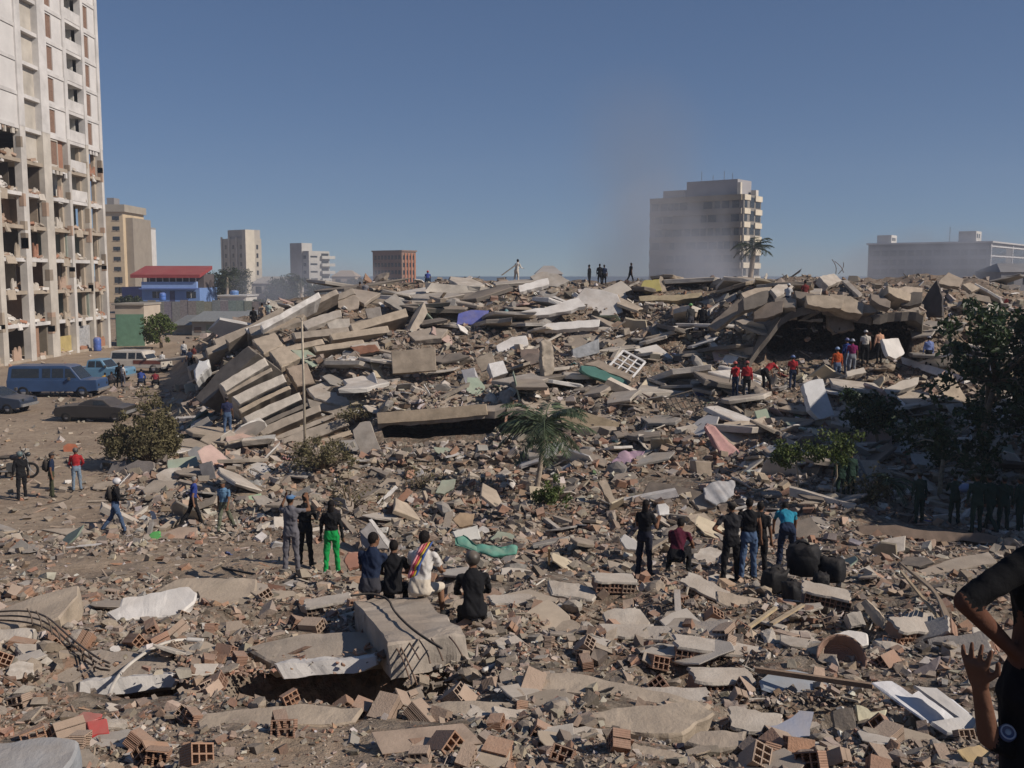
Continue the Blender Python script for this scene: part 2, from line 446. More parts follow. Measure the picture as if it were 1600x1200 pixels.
def rubble_ground():
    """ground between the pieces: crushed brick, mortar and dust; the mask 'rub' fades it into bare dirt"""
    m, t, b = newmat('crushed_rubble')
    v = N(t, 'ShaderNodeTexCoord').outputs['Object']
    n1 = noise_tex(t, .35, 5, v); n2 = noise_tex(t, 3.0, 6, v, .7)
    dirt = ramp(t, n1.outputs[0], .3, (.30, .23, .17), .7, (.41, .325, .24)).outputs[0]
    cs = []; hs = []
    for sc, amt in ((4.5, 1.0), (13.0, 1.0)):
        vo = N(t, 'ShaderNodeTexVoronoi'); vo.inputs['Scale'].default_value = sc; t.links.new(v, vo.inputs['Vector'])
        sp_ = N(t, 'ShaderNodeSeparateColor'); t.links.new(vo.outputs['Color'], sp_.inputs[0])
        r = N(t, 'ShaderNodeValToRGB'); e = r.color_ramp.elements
        e[0].position = 0; e[0].color = (.085, .07, .055, 1); e[1].position = 1; e[1].color = (.44, .40, .35, 1)  # cell colours darkened to stand in for shade in the gaps
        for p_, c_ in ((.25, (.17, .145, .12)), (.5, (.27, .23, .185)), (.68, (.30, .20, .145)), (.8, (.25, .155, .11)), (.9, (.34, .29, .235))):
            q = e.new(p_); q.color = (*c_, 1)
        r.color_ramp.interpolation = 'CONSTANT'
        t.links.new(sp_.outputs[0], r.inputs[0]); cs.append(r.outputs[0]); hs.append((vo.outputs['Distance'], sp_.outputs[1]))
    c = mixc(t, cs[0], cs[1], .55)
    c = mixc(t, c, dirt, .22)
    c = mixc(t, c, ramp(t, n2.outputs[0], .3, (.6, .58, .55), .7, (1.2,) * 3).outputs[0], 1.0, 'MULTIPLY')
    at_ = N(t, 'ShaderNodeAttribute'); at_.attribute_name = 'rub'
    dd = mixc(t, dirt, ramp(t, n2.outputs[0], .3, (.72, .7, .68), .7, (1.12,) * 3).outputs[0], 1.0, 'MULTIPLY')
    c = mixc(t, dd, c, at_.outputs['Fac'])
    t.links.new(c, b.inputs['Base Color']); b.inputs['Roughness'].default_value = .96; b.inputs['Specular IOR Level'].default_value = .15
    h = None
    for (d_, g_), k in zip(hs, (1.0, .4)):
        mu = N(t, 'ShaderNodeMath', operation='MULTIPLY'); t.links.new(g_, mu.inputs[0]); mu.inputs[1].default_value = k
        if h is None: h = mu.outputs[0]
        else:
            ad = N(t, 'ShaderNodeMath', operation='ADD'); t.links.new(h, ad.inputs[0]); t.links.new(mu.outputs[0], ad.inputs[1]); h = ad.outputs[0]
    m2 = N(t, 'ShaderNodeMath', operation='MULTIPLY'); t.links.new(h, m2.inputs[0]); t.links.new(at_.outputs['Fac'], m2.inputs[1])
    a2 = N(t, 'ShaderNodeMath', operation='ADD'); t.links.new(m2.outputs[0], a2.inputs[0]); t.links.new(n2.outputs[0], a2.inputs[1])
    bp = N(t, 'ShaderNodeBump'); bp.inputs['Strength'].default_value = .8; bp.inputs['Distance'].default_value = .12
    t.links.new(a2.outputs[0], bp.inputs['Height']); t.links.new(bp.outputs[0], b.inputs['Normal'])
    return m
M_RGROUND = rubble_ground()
def density(px, py):
    """how thickly rubble lies: thin over the yard and the road, full on the pile"""
    d = np.ones_like(px)
    yard = (px < 290 - (py - 560) * .12) & (py < 835) & (py > 520)
    d = np.where(yard, .07, d)
    d = np.where((px < 300) & (py > 585) & (py < 640) & (px > 80), .35, d)
    d = np.where((px < 160) & (py > 640) & (py < 690), .06, d)
    d = np.where((px > 165) & (px < 420) & (py > 715) & (py < 850), .8, d)
    d = np.where((px < 215) & (py > 835) & (py < 872), .8, d)
    road = (px < 545) & (py > 868) & (py < 902)
    d = np.where(road, .12, d)
    d = np.where((px > 240) & (px < 560) & (py > 845) & (py < 870), .3, d)
    d = np.where((px > 260) & (px < 640) & (py > 1130), .28, d)
    d = np.where((px < 300) & (py < 600), .04, d)
    return d
g = MB(); g.add([(-4000, -60, -.06), (4000, -60, -.06), (4000, 6000, -.06), (-4000, 6000, -.06)], [(0, 1, 2, 3)])
tag(g.build('ground', M_DIRT), kind='structure')
ms_, t_, b_ = newmat('sea_water')
b_.inputs['Base Color'].default_value = (.12, .17, .22, 1); b_.inputs['Roughness'].default_value = .55  # base colour lightened to stand in for the reflected horizon sky
n_ = noise_tex(t_, .35, 4, N(t_, 'ShaderNodeTexCoord').outputs['Object']); bp_ = N(t_, 'ShaderNodeBump'); bp_.inputs['Strength'].default_value = .15; bp_.inputs['Distance'].default_value = .5
t_.links.new(n_.outputs[0], bp_.inputs['Height']); t_.links.new(bp_.outputs[0], b_.inputs['Normal'])
g = MB(); g.add([(-5000, 470, -.02), (5000, 470, -.02), (5000, 5990, -.02), (-5000, 5990, -.02)], [(0, 1, 2, 3)])
tag(g.build('sea', ms_), kind='structure')
_pu = np.arange(-860, 2561, 9.0)
_pd = np.concatenate([np.arange(.4, 12, .22), np.arange(12, 34, .3), np.arange(34, 82, .4), np.arange(82, 126, 1.0)])
GX = (_pu[:, None] - 800) / FPX * _pd[None]; GY = np.broadcast_to(_pd, GX.shape)
# close to the camera a bearing fan is too narrow: widen it sideways
GX = GX + (_pu[:, None] - 850) / 1700 * np.clip(7 - _pd, 0, 7)[None] * 1.6
GZ = terr(GX, GY, real=True)
V = np.stack([GX, GY, GZ], -1).reshape(-1, 3)
nu, nd = GX.shape
idx = np.arange(nu * nd).reshape(nu, nd)
F = np.stack([idx[:-1, :-1], idx[1:, :-1], idx[1:, 1:], idx[:-1, 1:]], -1).reshape(-1, 4)
tm_ = np_mesh('terrain', V, F, smooth=True)
_f = V[:, 1] * cp - (V[:, 2] - CAMZ) * sp; _f = np.where(_f < .3, .3, _f)
_px = 800 + V[:, 0] / _f * FPX; _py = 600 - (V[:, 1] * sp + (V[:, 2] - CAMZ) * cp) / _f * FPX
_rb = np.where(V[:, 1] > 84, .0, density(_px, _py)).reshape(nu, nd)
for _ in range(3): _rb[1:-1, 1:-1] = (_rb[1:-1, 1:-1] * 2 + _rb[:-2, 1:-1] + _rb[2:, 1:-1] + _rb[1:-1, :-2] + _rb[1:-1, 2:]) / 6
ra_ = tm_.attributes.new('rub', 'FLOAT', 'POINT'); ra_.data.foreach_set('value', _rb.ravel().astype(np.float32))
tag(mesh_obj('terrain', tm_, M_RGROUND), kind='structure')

# ================================================================== DAMAGED TOWER on the left
FH = 2.85; Z0 = 3.4
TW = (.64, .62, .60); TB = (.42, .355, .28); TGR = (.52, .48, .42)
M_TOWER = coat('weathered_render', film=.06, dust=.0, scale=.5, vary=.3, bump=.3, bumpscale=9, dustcol=(.30, .25, .2))
tower = empty('apartment_tower', (-42.55, 94, 0))
tag(tower, 'tall white apartment tower with torn open lower floors on the left', 'tower')
def tb(name, x0, x1, Y0, Y1, z0, z1, c, m=None):
    m = m or M_TOWER
    return MB().box(x0, x1, Y0 - 94, Y1 - 94, z0, z1).build(name, m, tower, c)
COLS = [(79.2, 79.9), (83.0, 83.9), (87.75, 88.75), (91.95, 93.5), (97.0, 97.6), (101.2, 101.8), (104.7, 105.3)]
NF = 16
for k in range(-1, NF):
    zt = Z0 + FH * k if k >= 0 else .25
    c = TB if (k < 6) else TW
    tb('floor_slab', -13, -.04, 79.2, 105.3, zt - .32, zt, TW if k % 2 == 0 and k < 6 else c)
for i, (a, b) in enumerate(COLS):
    tb('column', -.55, .10, a, b, Z0 + FH * 6, Z0 + FH * NF, TW)
    tb('column', -.55, .08, a + .02, b - .02, 0, Z0 + FH * 6 - .005, (.55, .51, .45) if i % 2 else (.60, .57, .53))
    for _ in range(5):                                           # spalled patches where the plaster fell off
        zz = random.uniform(1, 19); tb('spalled_patch', -.3, .10 + .004, a - .004, a + (b - a) * random.uniform(.3, .7), zz, zz + random.uniform(.4, 1.6), random.choice([TB, (.30, .25, .2), DUSTPINK]))
    if i >= 4:
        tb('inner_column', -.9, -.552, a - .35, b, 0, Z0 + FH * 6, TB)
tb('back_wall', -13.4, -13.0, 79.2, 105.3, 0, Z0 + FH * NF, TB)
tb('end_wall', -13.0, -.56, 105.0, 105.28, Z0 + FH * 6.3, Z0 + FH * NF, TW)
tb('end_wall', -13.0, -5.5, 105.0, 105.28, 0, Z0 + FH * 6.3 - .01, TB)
tb('roof', -13.3, .0, 79.0, 105.4, Z0 + FH * NF, Z0 + FH * NF + .5, TW)
LAT = coat('clay_lattice', dust=0, scale=9, vary=.5, bump=.9, bumpscale=18)
def panel(Y0, Y1, k, win=None, x=-.06, c=TW):
    z0, z1 = Z0 + FH * k, Z0 + FH * (k + 1) - .32
    if win is None:
        return tb('wall_panel', x - .2, x, Y0, Y1, z0, z1, c)
    a, b, lo, hi = win
    m = MB()
    for (p, q, r, s) in ((Y0, a, z0, z1), (b, Y1, z0, z1), (a, b, z0, z0 + lo), (a, b, z0 + hi, z1)):
        if q > p and s > r: m.box(x - .2, x, p - 94, q - 94, r, s)
    o = m.build('wall_panel', M_WALL, tower, c)
    wd = MB().box(x - .17, x - .09, a - 94, b - 94, z0 + lo, z0 + hi).build('window', LAT, o, (.26, .165, .12))
    return o
rt = random.Random(5)
for k in range(0, NF):
    z0 = Z0 + FH * k; z1 = z0 + FH - .32
    up = {0: 6, 1: 6, 2: 6.1, 3: 5.2, 4: 5, 5: 5.4}
    # bay 0 (mostly outside the frame)
    if k >= 6: panel(79.9, 83.0, k, (81.5, 83.0, .2, 2.45), c=TW)
    # bay 1
    if k >= 6:
        panel(83.9, 87.75, k, (83.9, 84.75, .2, 2.4))
        tb('slab_edge', -.03, .02, 83.9, 87.75, z0 - .32, z0, TW)
    # bay 2: blank beige wall, set back
    if k >= 5:
        tb('wall_panel', -.75, -.5, 88.75, 91.95, z0 - (.0 if k > 5 else .0), z1 + .32, TGR)
    # bay 3: wall with tall lattice window
    if k >= 6:
        panel(93.5, 97.0, k, (93.55, 95.0, .25, 2.35))
        tb('slab_edge', -.03, .03, 93.5, 97.0, z0 - .32, z0, TW)
    elif k == 5:
        panel(93.5, 95.2, k, (93.55, 95.1, .2, 2.35), c=TGR)
        tb('brick_infill', -.5, -.3, 95.2, 96.7, z0, z1, BRK)
    # bay 4: loggias
    if k >= 4:
        tb('parapet', -.16, .0, 97.6, 101.2, z0, z0 + 1.05, TW)
        tb('loggia_wall', -2.0, -1.85, 97.6, 101.2, z0, z1, (.62, .60, .55))
        tb('loggia_side', -1.85, -.9, 101.05, 101.2, z0, z1, (.62, .60, .55))
    # bay 5
    if k >= 5.4 or k == 6:
        panel(101.8, 104.7, k, (102.0, 103.2, .2, 2.35))
        tb('slab_edge', -.03, .03, 101.8, 104.7, z0 - .32, z0, TW)
ROOMC = [(.40, .37, .32), (.28, .32, .28), (.46, .43, .40), (.20, .17, .13), (.33, .27, .21), (.36, .25, .19), (.12, .10, .08)]
bays = [(79.9, 83.0), (83.9, 87.75), (88.75, 91.95), (93.5, 97.0), (97.6, 101.2), (101.8, 104.7)]
def heap(parent_loc, L, W, H, n, cs, rnd, name='rubble_heap', parent=None):
    """a little pile of broken pieces: one mesh"""
    m = MB()
    for _ in range(n):
        u, v = rnd.uniform(-1, 1), rnd.uniform(-1, 1)
        h = max(0, 1 - abs(u) ** 1.4) * max(0, 1 - abs(v) ** 1.4) * H
        s = rnd.uniform(.12, .45)
        Mx = Matrix.Translation(Vector(parent_loc) + Vector((u * L / 2, v * W / 2, h * rnd.uniform(.5, 1)))) @ Euler((rnd.uniform(-.6, .6), rnd.uniform(-.6, .6), rnd.uniform(0, 6))).to_matrix().to_4x4()
        m.box(-s, s, -s * .6, s * .6, -s * .25, s * .25, Mx)
    # a solid core so that the heap is not see-through
    Mx = Matrix.Translation(Vector(parent_loc))
    m.ball((0, 0, 0), (L * .45, W * .45, H * .8), 8, 5, Mx)
    return m.build(name, M_CON, parent, rnd.choice(cs))
for k in range(-1, 6):
    z0 = Z0 + FH * k if k >= 0 else .25
    z1 = (Z0 + FH * (k + 1) - .32)
    for bi, (a, b) in enumerate(bays):
        if bi == 2 and k >= 5: continue
        if bi == 4 and k >= 4: continue
        if bi == 3 and k == 5: continue
        c = rt.choice(ROOMC)
        dep = rt.choice([3.2, 4.8, 6.0, 7.0])
        tb('room_wall', -dep - .15, -dep, a, b, z0, z1, c, M_PLASTER)
        # partition on one side
        if rt.random() < .8:
            e = rt.uniform(.3, 1.6)
            yy = a if rt.random() < .35 else b - .12
            tb('partition', -dep, -e, yy, yy + .12, z0, z1, rt.choice(ROOMC), M_PLASTER)
        if rt.random() < .85:                                   # broken remnant of the outer wall
            h = rt.uniform(.3, 1.5); y0 = rt.uniform(a, b - 1.2); y1 = min(b, y0 + rt.uniform(.6, 2))
            m = MB(); n = 6
            pts = [(y0, z0)] + [(y0 + (y1 - y0) * i / n, z0 + h * rt.uniform(.4, 1)) for i in range(n + 1)] + [(y1, z0)]
            vs_ = [(-.35, y - 94, z) for y, z in pts] + [(-.2, y - 94, z) for y, z in pts]; q = len(pts)
            m.add(vs_, [tuple(range(q - 1, -1, -1)), tuple(range(q, 2 * q))] + [(i, (i + 1) % q, q + (i + 1) % q, q + i) for i in range(q)])
            m.build('broken_wall', M_PLASTER, tower, rt.choice([BRK, TB, DUSTPINK, PALE]))
        if rt.random() < .75:
            L = rt.uniform(.8, 1.6)
            heap((-1.3, (a + b) / 2 - 94 + rt.uniform(-.5, .5), z0), 1.9, (b - a) * rt.uniform(.6, .95), L * .8, 26, [PALE, DUSTPINK, CON, BRK, WHITE], rt, parent=tower)
        if rt.random() < .5:                                   # doorway, wardrobe, leaning board
            y = rt.uniform(a + .3, b - 1)
            tb('wardrobe' if rt.random() < .4 else 'door_panel', -dep + .01, -dep + .35, y, y + .8, z0, z0 + 2.0, rt.choice([BROWN, (.05, .045, .04), (.46, .2, .07), (.08, .07, .06)]), M_WOOD)
        if rt.random() < .8:                                  # strip of facade hanging from the slab
            y = rt.uniform(a, b - .9)
            Mx = Matrix.Translation((-.1, y - 94, z0)) @ Euler((0, rt.uniform(-.35, .2), rt.uniform(-.2, .2))).to_matrix().to_4x4()
            MB().box(-.08, .06, 0, rt.uniform(.5, 1.3), -rt.uniform(.4, .8), .1, Mx).build('hanging_plaster', M_PLASTER, tower, rt.choice([WHITE, PALE, TB]))
for k in range(0, 6):
    for bi, (a, b) in enumerate(bays):
        for _ in range(4):
            y = rt.uniform(a, b - .3); h = rt.uniform(.15, .5)
            Mx = Matrix.Translation((rt.uniform(-.5, -.1), y - 94, Z0 + FH * k + h * .3)) @ Euler((rt.uniform(-.5, .5), rt.uniform(-.5, .5), rt.uniform(0, 3))).to_matrix().to_4x4()
            MB().box(-h * .5, h * .5, -h * .8, h * .8, -h * .25, h * .25, Mx).build('debris_piece', M_PLASTER, tower, rt.choice([BRK, DUSTPINK, PALE, WHITE, CON, BROWN]))
# ragged edge below the intact walls
for (a, b, k) in ((83.9, 87.7, 6), (101.8, 104.7, 6), (93.5, 97, 5)):
    y = a
    while y < b - .2:
        wd_ = rt.uniform(.25, .6); h = rt.uniform(.05, .55)
        tb('torn_plaster', -.22, -.05, y, min(b, y + wd_), Z0 + FH * k - .32 - h, Z0 + FH * k - .325, rt.choice([TW, PALE, DUSTPINK]))
        y += wd_ + rt.uniform(0, .5)
# orange curtain and ground-floor fittings
tb('curtain', -.75, -.65, 101.85, 103.0, Z0 + FH * 3.0, Z0 + FH * 3.8, (.55, .25, .07), M_CLOTH)
tb('shutter', -.45, -.35, 97.65, 101.1, .3, 2.6, (.55, .55, .55), M_METAL)
tb('shop_front', -.5, -.4, 93.6, 96.9, .3, 1.8, (.45, .36, .16), M_PLASTER)
tb('infill', -.5, -.35, 88.8, 90.2, .25, 3.0, (.36, .19, .12), M_BRICK)

# ================================================================== FAR BUILDINGS
RD = (.615, .788)
YAW = math.atan2(RD[1], RD[0])
def corner(px, D):
    return ((px - 800) / FPX * D, D)
def solve(cx, cy, d, px):
    u = (px - 800) / FPX
    return (u * cy - cx) / (d[0] - u * d[1])
class Block:
    def __init__(s, name, label, cpx, D, lpx, rpx, ztop, colr, cat='building', group=None):
        cx, cy_ = corner(cpx, D)
        s.L = solve(cx, cy_, RD, rpx); s.M = solve(cx, cy_, (-RD[1], RD[0]), lpx); s.H = ztop
        s.root = empty(name, (cx, cy_, 0), YAW)
        tag(s.root, label, cat, group)
        s.c = colr
        s.part('wall', 0, s.L, 0, s.M, 0, ztop, colr)
    def part(s, name, x0, x1, y0, y1, z0, z1, c=None, m=M_WALL, parent=None):
        return MB().box(x0, x1, y0, y1, z0, z1).build(name, m, parent or s.root, c or s.c)
    def win_left(s, y0, y1, z0, z1, sill=True, name='window', c=None, m=None):
        o = s.part(name, -.06, .02, y0, y1, z0, z1, c or (.05, .05, .055), m or M_GLASS)
        if sill: s.part('sill', -.14, -.062, y0 - .1, y1 + .1, z0 - .12, z0, s.c, M_WALL, o)
        return o
    def win_right(s, x0, x1, z0, z1, sill=True, name='window', c=None, m=None):
        o = s.part(name, x0, x1, -.06, .02, z0, z1, c or (.05, .05, .055), m or M_GLASS)
        if sill: s.part('sill', x0 - .1, x1 + .1, -.14, -.062, z0 - .12, z0, s.c, M_WALL, o)
        return o
rb = random.Random(11)
# --- big damaged block in the smoke
def z_at(py, D): return CAMZ + float(ray(800, py)[1]) * D
B = Block('apartment_block', 'eight storey beige block in drifting smoke behind the rubble crest', 1157, 219, 1013, 1184, z_at(303, 219), (.24, .225, .205))  # wall colour darkened to carry the shade of the left face
fh = 2.95
nfl = int(B.H / fh)
for k in range(nfl + 1):
    zt = B.H - fh * k
    if zt < 3: break
    B.part('balcony_band', -.55, -.003, .3, B.M - .2, zt - 1.25, zt - .02, (.28, .25, .21) if k % 3 else (.29, .24, .17))  # left bands coloured darker for the shaded side
    B.part('balcony_band', .2, B.L * .36, -.2, -.003, zt - 1.2, zt - .02, (.66, .59, .47))  # right bands coloured paler for the sunlit side
    B.part('balcony_band', B.L * .62, B.L + .1, -.3, -.003, zt - 1.3, zt - .1, (.66, .59, .47))
    y = 1.0
    while y < B.M - 2:
        wdt = rb.uniform(1.0, 2.4)
        if rb.random() < .8: B.win_left(y, y + wdt, zt - 2.85, zt - 1.3, sill=False)
        y += wdt + rb.uniform(.25, .8)
    B.win_right(.5, B.L * .2, zt - 2.8, zt - 1.35, False)
    B.win_right(B.L * .36, B.L * .6, zt - 2.7, zt - .5, False)
    B.win_right(B.L * .68, B.L * .95, zt - 2.75, zt - 1.45, False)
B.part('roof_house', 1.0, B.L - 1, 2.0, B.M * .62, B.H, B.H + 3.4, (.36, .35, .36))
B.part('roof_parapet', .2, 2.5, B.M * .62 + .01, B.M * .86, B.H, B.H + 1.6, (.42, .40, .38))
B.part('roof_fin', .2, 1.0, .9, 1.6, B.H, B.H + 2.6, (.66, .6, .5))
B.part('water_tank', B.L - 2.2, B.L - .9, .3, 1.5, B.H, B.H + 1.3, (.6, .56, .5))
for (y, h) in ((5.5, 2.0), (8.2, 1.2), (11, 2.2), (3.5, 1.4)):
    B.part('antenna', 1.6, 1.68, y, y + .08, B.H + 3.4, B.H + 3.4 + h, (.2, .2, .2), M_METAL)
B.part('pier', B.L - .6, B.L + 1.6, 2.0, B.M, 0, B.H - 10, (.62, .56, .46))

# --- long hotel on the right
B = Block('long_hotel', 'long grey and white building with a gridded end wall far right', 1541, 300, 1352, 1690, z_at(379, 300), (.15, .15, .155))  # wall colour darkened to carry the shade of the long side
fh = 2.9
for k in range(7):
    zt = B.H - .9 - fh * k
    B.part('balcony_band', -.5, -.003, .5, B.M - .5, zt - 1.0, zt, (.20, .20, .205))  # bands coloured dark for the shaded side
    n = 13
    for i in range(n):
        y = 1 + (B.M - 2) * i / n
        B.win_left(y, y + (B.M - 2) / n * .72, zt - 2.7, zt - 1.05, False)
    for i in range(6):
        x = .9 + i * (B.L - 1.5) / 6
        B.win_right(x, x + (B.L - 1.5) / 6 * .68, zt - 2.55, zt - .6, False, c=None)
    B.part('floor_band', -.2, B.L, -.25, -.062, zt - .3, zt + .05, (.74, .73, .72))
for i in range(7):
    x = .3 + i * (B.L - 1.5) / 6
    B.part('pier', x - .28, x + .28, -.30, -.252, 0, B.H - .4, (.74, .73, .72))
B.part('roof', -.8, B.L + .6, -.8, B.M + .4, B.H, B.H + .45, (.55, .54, .53))
o = B.part('roof_house', 1.5, 8, 4.5, 9.5, B.H + .45, B.H + 3.6, (.58, .56, .52))
for x in (2.2, 4.6): B.part('vent_opening', x, x + 1.3, 4.44, 4.5, B.H + 1.6, B.H + 2.8, (.05, .05, .05), M_GLASS, o)
o = B.part('roof_house', 2, 7.5, B.M - 6.5, B.M - 2, B.H + .45, B.H + 3.0, (.6, .58, .54))
for x in (2.6, 3.9, 5.2): B.part('vent_opening', x, x + .8, B.M - 6.56, B.M - 6.5, B.H + 1.2, B.H + 2.2, (.05, .05, .05), M_GLASS, o)
B.part('mast', 1.5, 1.62, 12, 12.12, B.H + .45, B.H + 5, (.25, .25, .25), M_METAL)

# --- cream tower with battlement top and striped piers
B = Block('cream_tower', 'cream tower block with vertical piers behind the dark trees', 388, 350, 349, 412, z_at(372, 350), (.42, .385, .33))
fh = 3.0
for k in range(8):
    zt = B.H - 2 - fh * k
    for f_ in (.2, .5, .8): B.win_left(B.M * f_ - .5, B.M * f_ + .5, zt - 1.7, zt - .3, False)
    B.win_right(B.L * .3, B.L * .4, zt - 1.6, zt - .2, False); B.win_right(B.L * .66, B.L * .78, zt - 1.8, zt - .2, False)
for f_ in (.06, .35, .65, .94): B.part('pier', -.35, -.003, B.M * f_ - .35, B.M * f_ + .35, 0, B.H + .6, (.54, .50, .43))
B.part('roof_house', .5, B.L, .6, B.M * .75, B.H, B.H + 3.0, (.40, .37, .33))
B.part('stair_shaft', -.5, B.L * .5, -.5, 1.5, 0, B.H + 2.9, (.58, .53, .44))
# --- pale stepped block
B = Block('stepped_block', 'pale stepped concrete block with a tall shaft in the haze', 485, 400, 458, 517, z_at(392, 400), (.44, .43, .405))
B.part('tall_shaft', -.4, 5, B.M * .35, B.M + .3, 0, B.H + 3.2, (.45, .44, .42))
for k in range(7):
    zt = B.H - 1.5 - 3 * k
    B.win_left(B.M * .15, B.M * .3, zt - 1.6, zt - .3, False)
    B.win_right(.8, B.L * .4, zt - 1.1, zt - .4, False)
    B.part('balcony', B.L * .55, B.L + 2.0, -1.2, -.003, zt - 1.6, zt - .4, (.47, .46, .43)); B.win_right(B.L * .6, B.L * .95, zt - .39, zt + .6, False)
# --- brown brick block
B = Block('brown_block', 'brown brick cube building with window bands above the crest', 629, 350, 584, 651, z_at(393, 350), (.26, .17, .13))
for k in range(4):
    zt = B.H - 1.2 - 2.6 * k
    for i in range(8):
        y = .6 + i * (B.M - 1) / 8
        B.win_left(y, y + (B.M - 1) / 8 * .7, zt - 1.5, zt - .1, False, c=(.1, .07, .06))
    for i in range(4):
        x = .6 + i * (B.L - 1) / 4
        B.win_right(x, x + (B.L - 1) / 4 * .5, zt - 1.6, zt - .1, False)
        B.part('brick_pier', x + (B.L - 1) / 4 * .55, x + (B.L - 1) / 4 * .92, -.3, -.003, 0, B.H - .5 - k * .02, (.44, .19, .11)) if k == 0 else None
B.part('roof', -.3, B.L + .3, -.35, B.M + .3, B.H, B.H + .5, (.22, .15, .12))
# --- ochre tower right behind the damaged one, front facing the camera
def plain_block(name, label, px0, px1, D, ztop, colr, depth=16, cat='building'):
    x0 = (px0 - 800) / FPX * D; x1 = (px1 - 800) / FPX * D
    r_ = empty(name, ((x0 + x1) / 2, D, 0)); tag(r_, label, cat)
    W = (x1 - x0)
    MB().box(-W / 2, W / 2, 0, depth, 0, ztop).build('wall', M_WALL, r_, colr)
    return r_, W
D = 280
zt = z_at(331, D)
r_, W = plain_block('ochre_tower', 'ochre apartment tower with flat grey cap beside the torn tower', 160, 199, D, zt, (.58, .46, .31))
MB().box(-W / 2, W / 2 + .8, -.6, 16, zt, zt + 2.0).build('roof', M_WALL, r_, (.36, .32, .26))
MB().box(-W / 2 + 2, -W / 2 + 4, 2, 6, zt + 2.0, zt + 4).build('roof_house', M_WALL, r_, (.25, .24, .24))
MB().box(W / 2, W / 2 + 2.0, 2, 16, 0, zt - 1.5).build('side_wing', M_WALL, r_, (.30, .26, .21))
for k in range(9):
    z = zt - 1.2 - 2.8 * k
    for x, wd_ in ((1.4 - W * .12, 1.15), (W * .5 - 1.9, .9)):
        big = k >= 6
        o = MB().box(x, x + (wd_ if not big else wd_ * 1.25), -.05, .02, z - (1.1 if not big else 1.7), z).build('window', M_GLASS, r_)
        MB().box(x - .1, x + wd_ + .2, -.12, -.052, z - (1.25 if not big else 1.85), z - (1.11 if not big else 1.71)).build('sill', M_WALL, o, (.5, .4, .28))
D = 350; zt = z_at(356, D)
r_, W = plain_block('white_tower', 'slim white tower with dark balcony rows behind the ochre tower', 196, 224, D, zt, (.62, .60, .57))
for k in range(8):
    z = zt - .6 - 2.9 * k
    MB().box(-W / 2 + .3, W * .12, -.9, -.003, z - 1.0, z).build('balcony', M_WALL, r_, (.5, .48, .45))
    MB().box(-W / 2 + .4, W * .1, -.05, .02, z - 2.5, z - 1.02).build('window', M_GLASS, r_)
    for x in (W * .2, W * .36): MB().box(x, x + .75, -.05, .02, z - 2.2, z - .9).build('window', M_GLASS, r_)
MB().box(-W / 2, W / 2, -.4, 16, zt, zt + .7).build('roof', M_WALL, r_, (.3, .3, .3))
# --- blue house with the red roof
D = 200; z1 = z_at(450, D); zt = z_at(433, D)
r_, W = plain_block('blue_house', 'bright blue two storey house with long dark red roof', 224, 314, D, z1, (.17, .28, .55), 12, 'house')
MB().box(-W / 2 + .3, W / 2 - .3, -.9, .0, z1, z1 + 1.25).build('parapet', M_WALL, r_, (.26, .39, .70))
MB().box(-W / 2 - .2, W / 2 + .3, -1.1, -.902, z1 - .25, z1).build('floor_band', M_WALL, r_, (.12, .18, .42))
MB().box(-W / 2, W / 2, 3, 10, z1, zt + .6).build('upper_wall', M_WALL, r_, (.12, .10, .10))
for i in range(9):
    x = -W / 2 + .4 + i * (W - 1) / 8
    MB().box(x, x + .16, -.6, -.44, z1 + 1.25, zt + .7).build('post', M_WALL, r_, (.65, .65, .65))
MB().add([(-W / 2 - 1.6, -1.6, zt + .5), (W / 2 + .6, -1.6, zt + .5), (W / 2 + .6, 7, zt + 2.3), (-W / 2 - 1.6, 7, zt + 2.3),
          (-W / 2 - 1.6, -1.6, zt - .15), (W / 2 + .6, -1.6, zt - .15), (W / 2 + .6, 7, zt + 1.6), (-W / 2 - 1.6, 7, zt + 1.6)],
         [(0, 1, 2, 3), (4, 7, 6, 5), (0, 4, 5, 1), (1, 5, 6, 2), (2, 6, 7, 3), (3, 7, 4, 0)]).build('roof', M_WALL, r_, (.30, .055, .055))
for x in (-W * .32, W * .27):
    o = MB().box(x, x + 1.9, -.05, .02, z1 - 2.0, z1 - .7).build('window', M_GLASS, r_)
    MB().box(x + .9, x + 1.0, -.09, -.052, z1 - 2.0, z1 - .7).build('mullion', M_WALL, o, (.6, .6, .6))
MB().box(-.2, .8, -.05, .02, 0, z1 - .6).build('door', M_WOOD, r_, (.06, .07, .15))
MB().box(-W / 2 - 4.2, -W / 2, .5, 10, 0, z1 + .2).build('side_wing', M_WALL, r_, (.12, .14, .3))
# blue tanks
def tank(px, D, w_, h_, zb, colr, label):
    x = (px - 800) / FPX * D
    m = MB().lathe([(0, 0), (w_ / 2 * .9, 0), (w_ / 2, .1 * h_), (w_ / 2, .4 * h_), (w_ / 2 * .95, .45 * h_), (w_ / 2, .5 * h_), (w_ / 2, .85 * h_), (w_ / 2 * .6, h_), (0, h_)], 14)
    o = m.build('water_tank', M_PLASTIC, None, colr, True); o.location = (x, D, zb)
    tag(o, label, 'tank')
tank(256, 197, 1.3, 1.6, 2.6, (.04, .16, .55), 'blue water tank in front of the bright blue house')
tank(368, 190, 1.6, 1.3, z_at(464, 190), (.06, .2, .5), 'small blue tank on the white roof right of the blue house')
tank(151, 100, .75, 1.4, .0, (.04, .12, .45), 'blue drum at the foot of the torn tower')
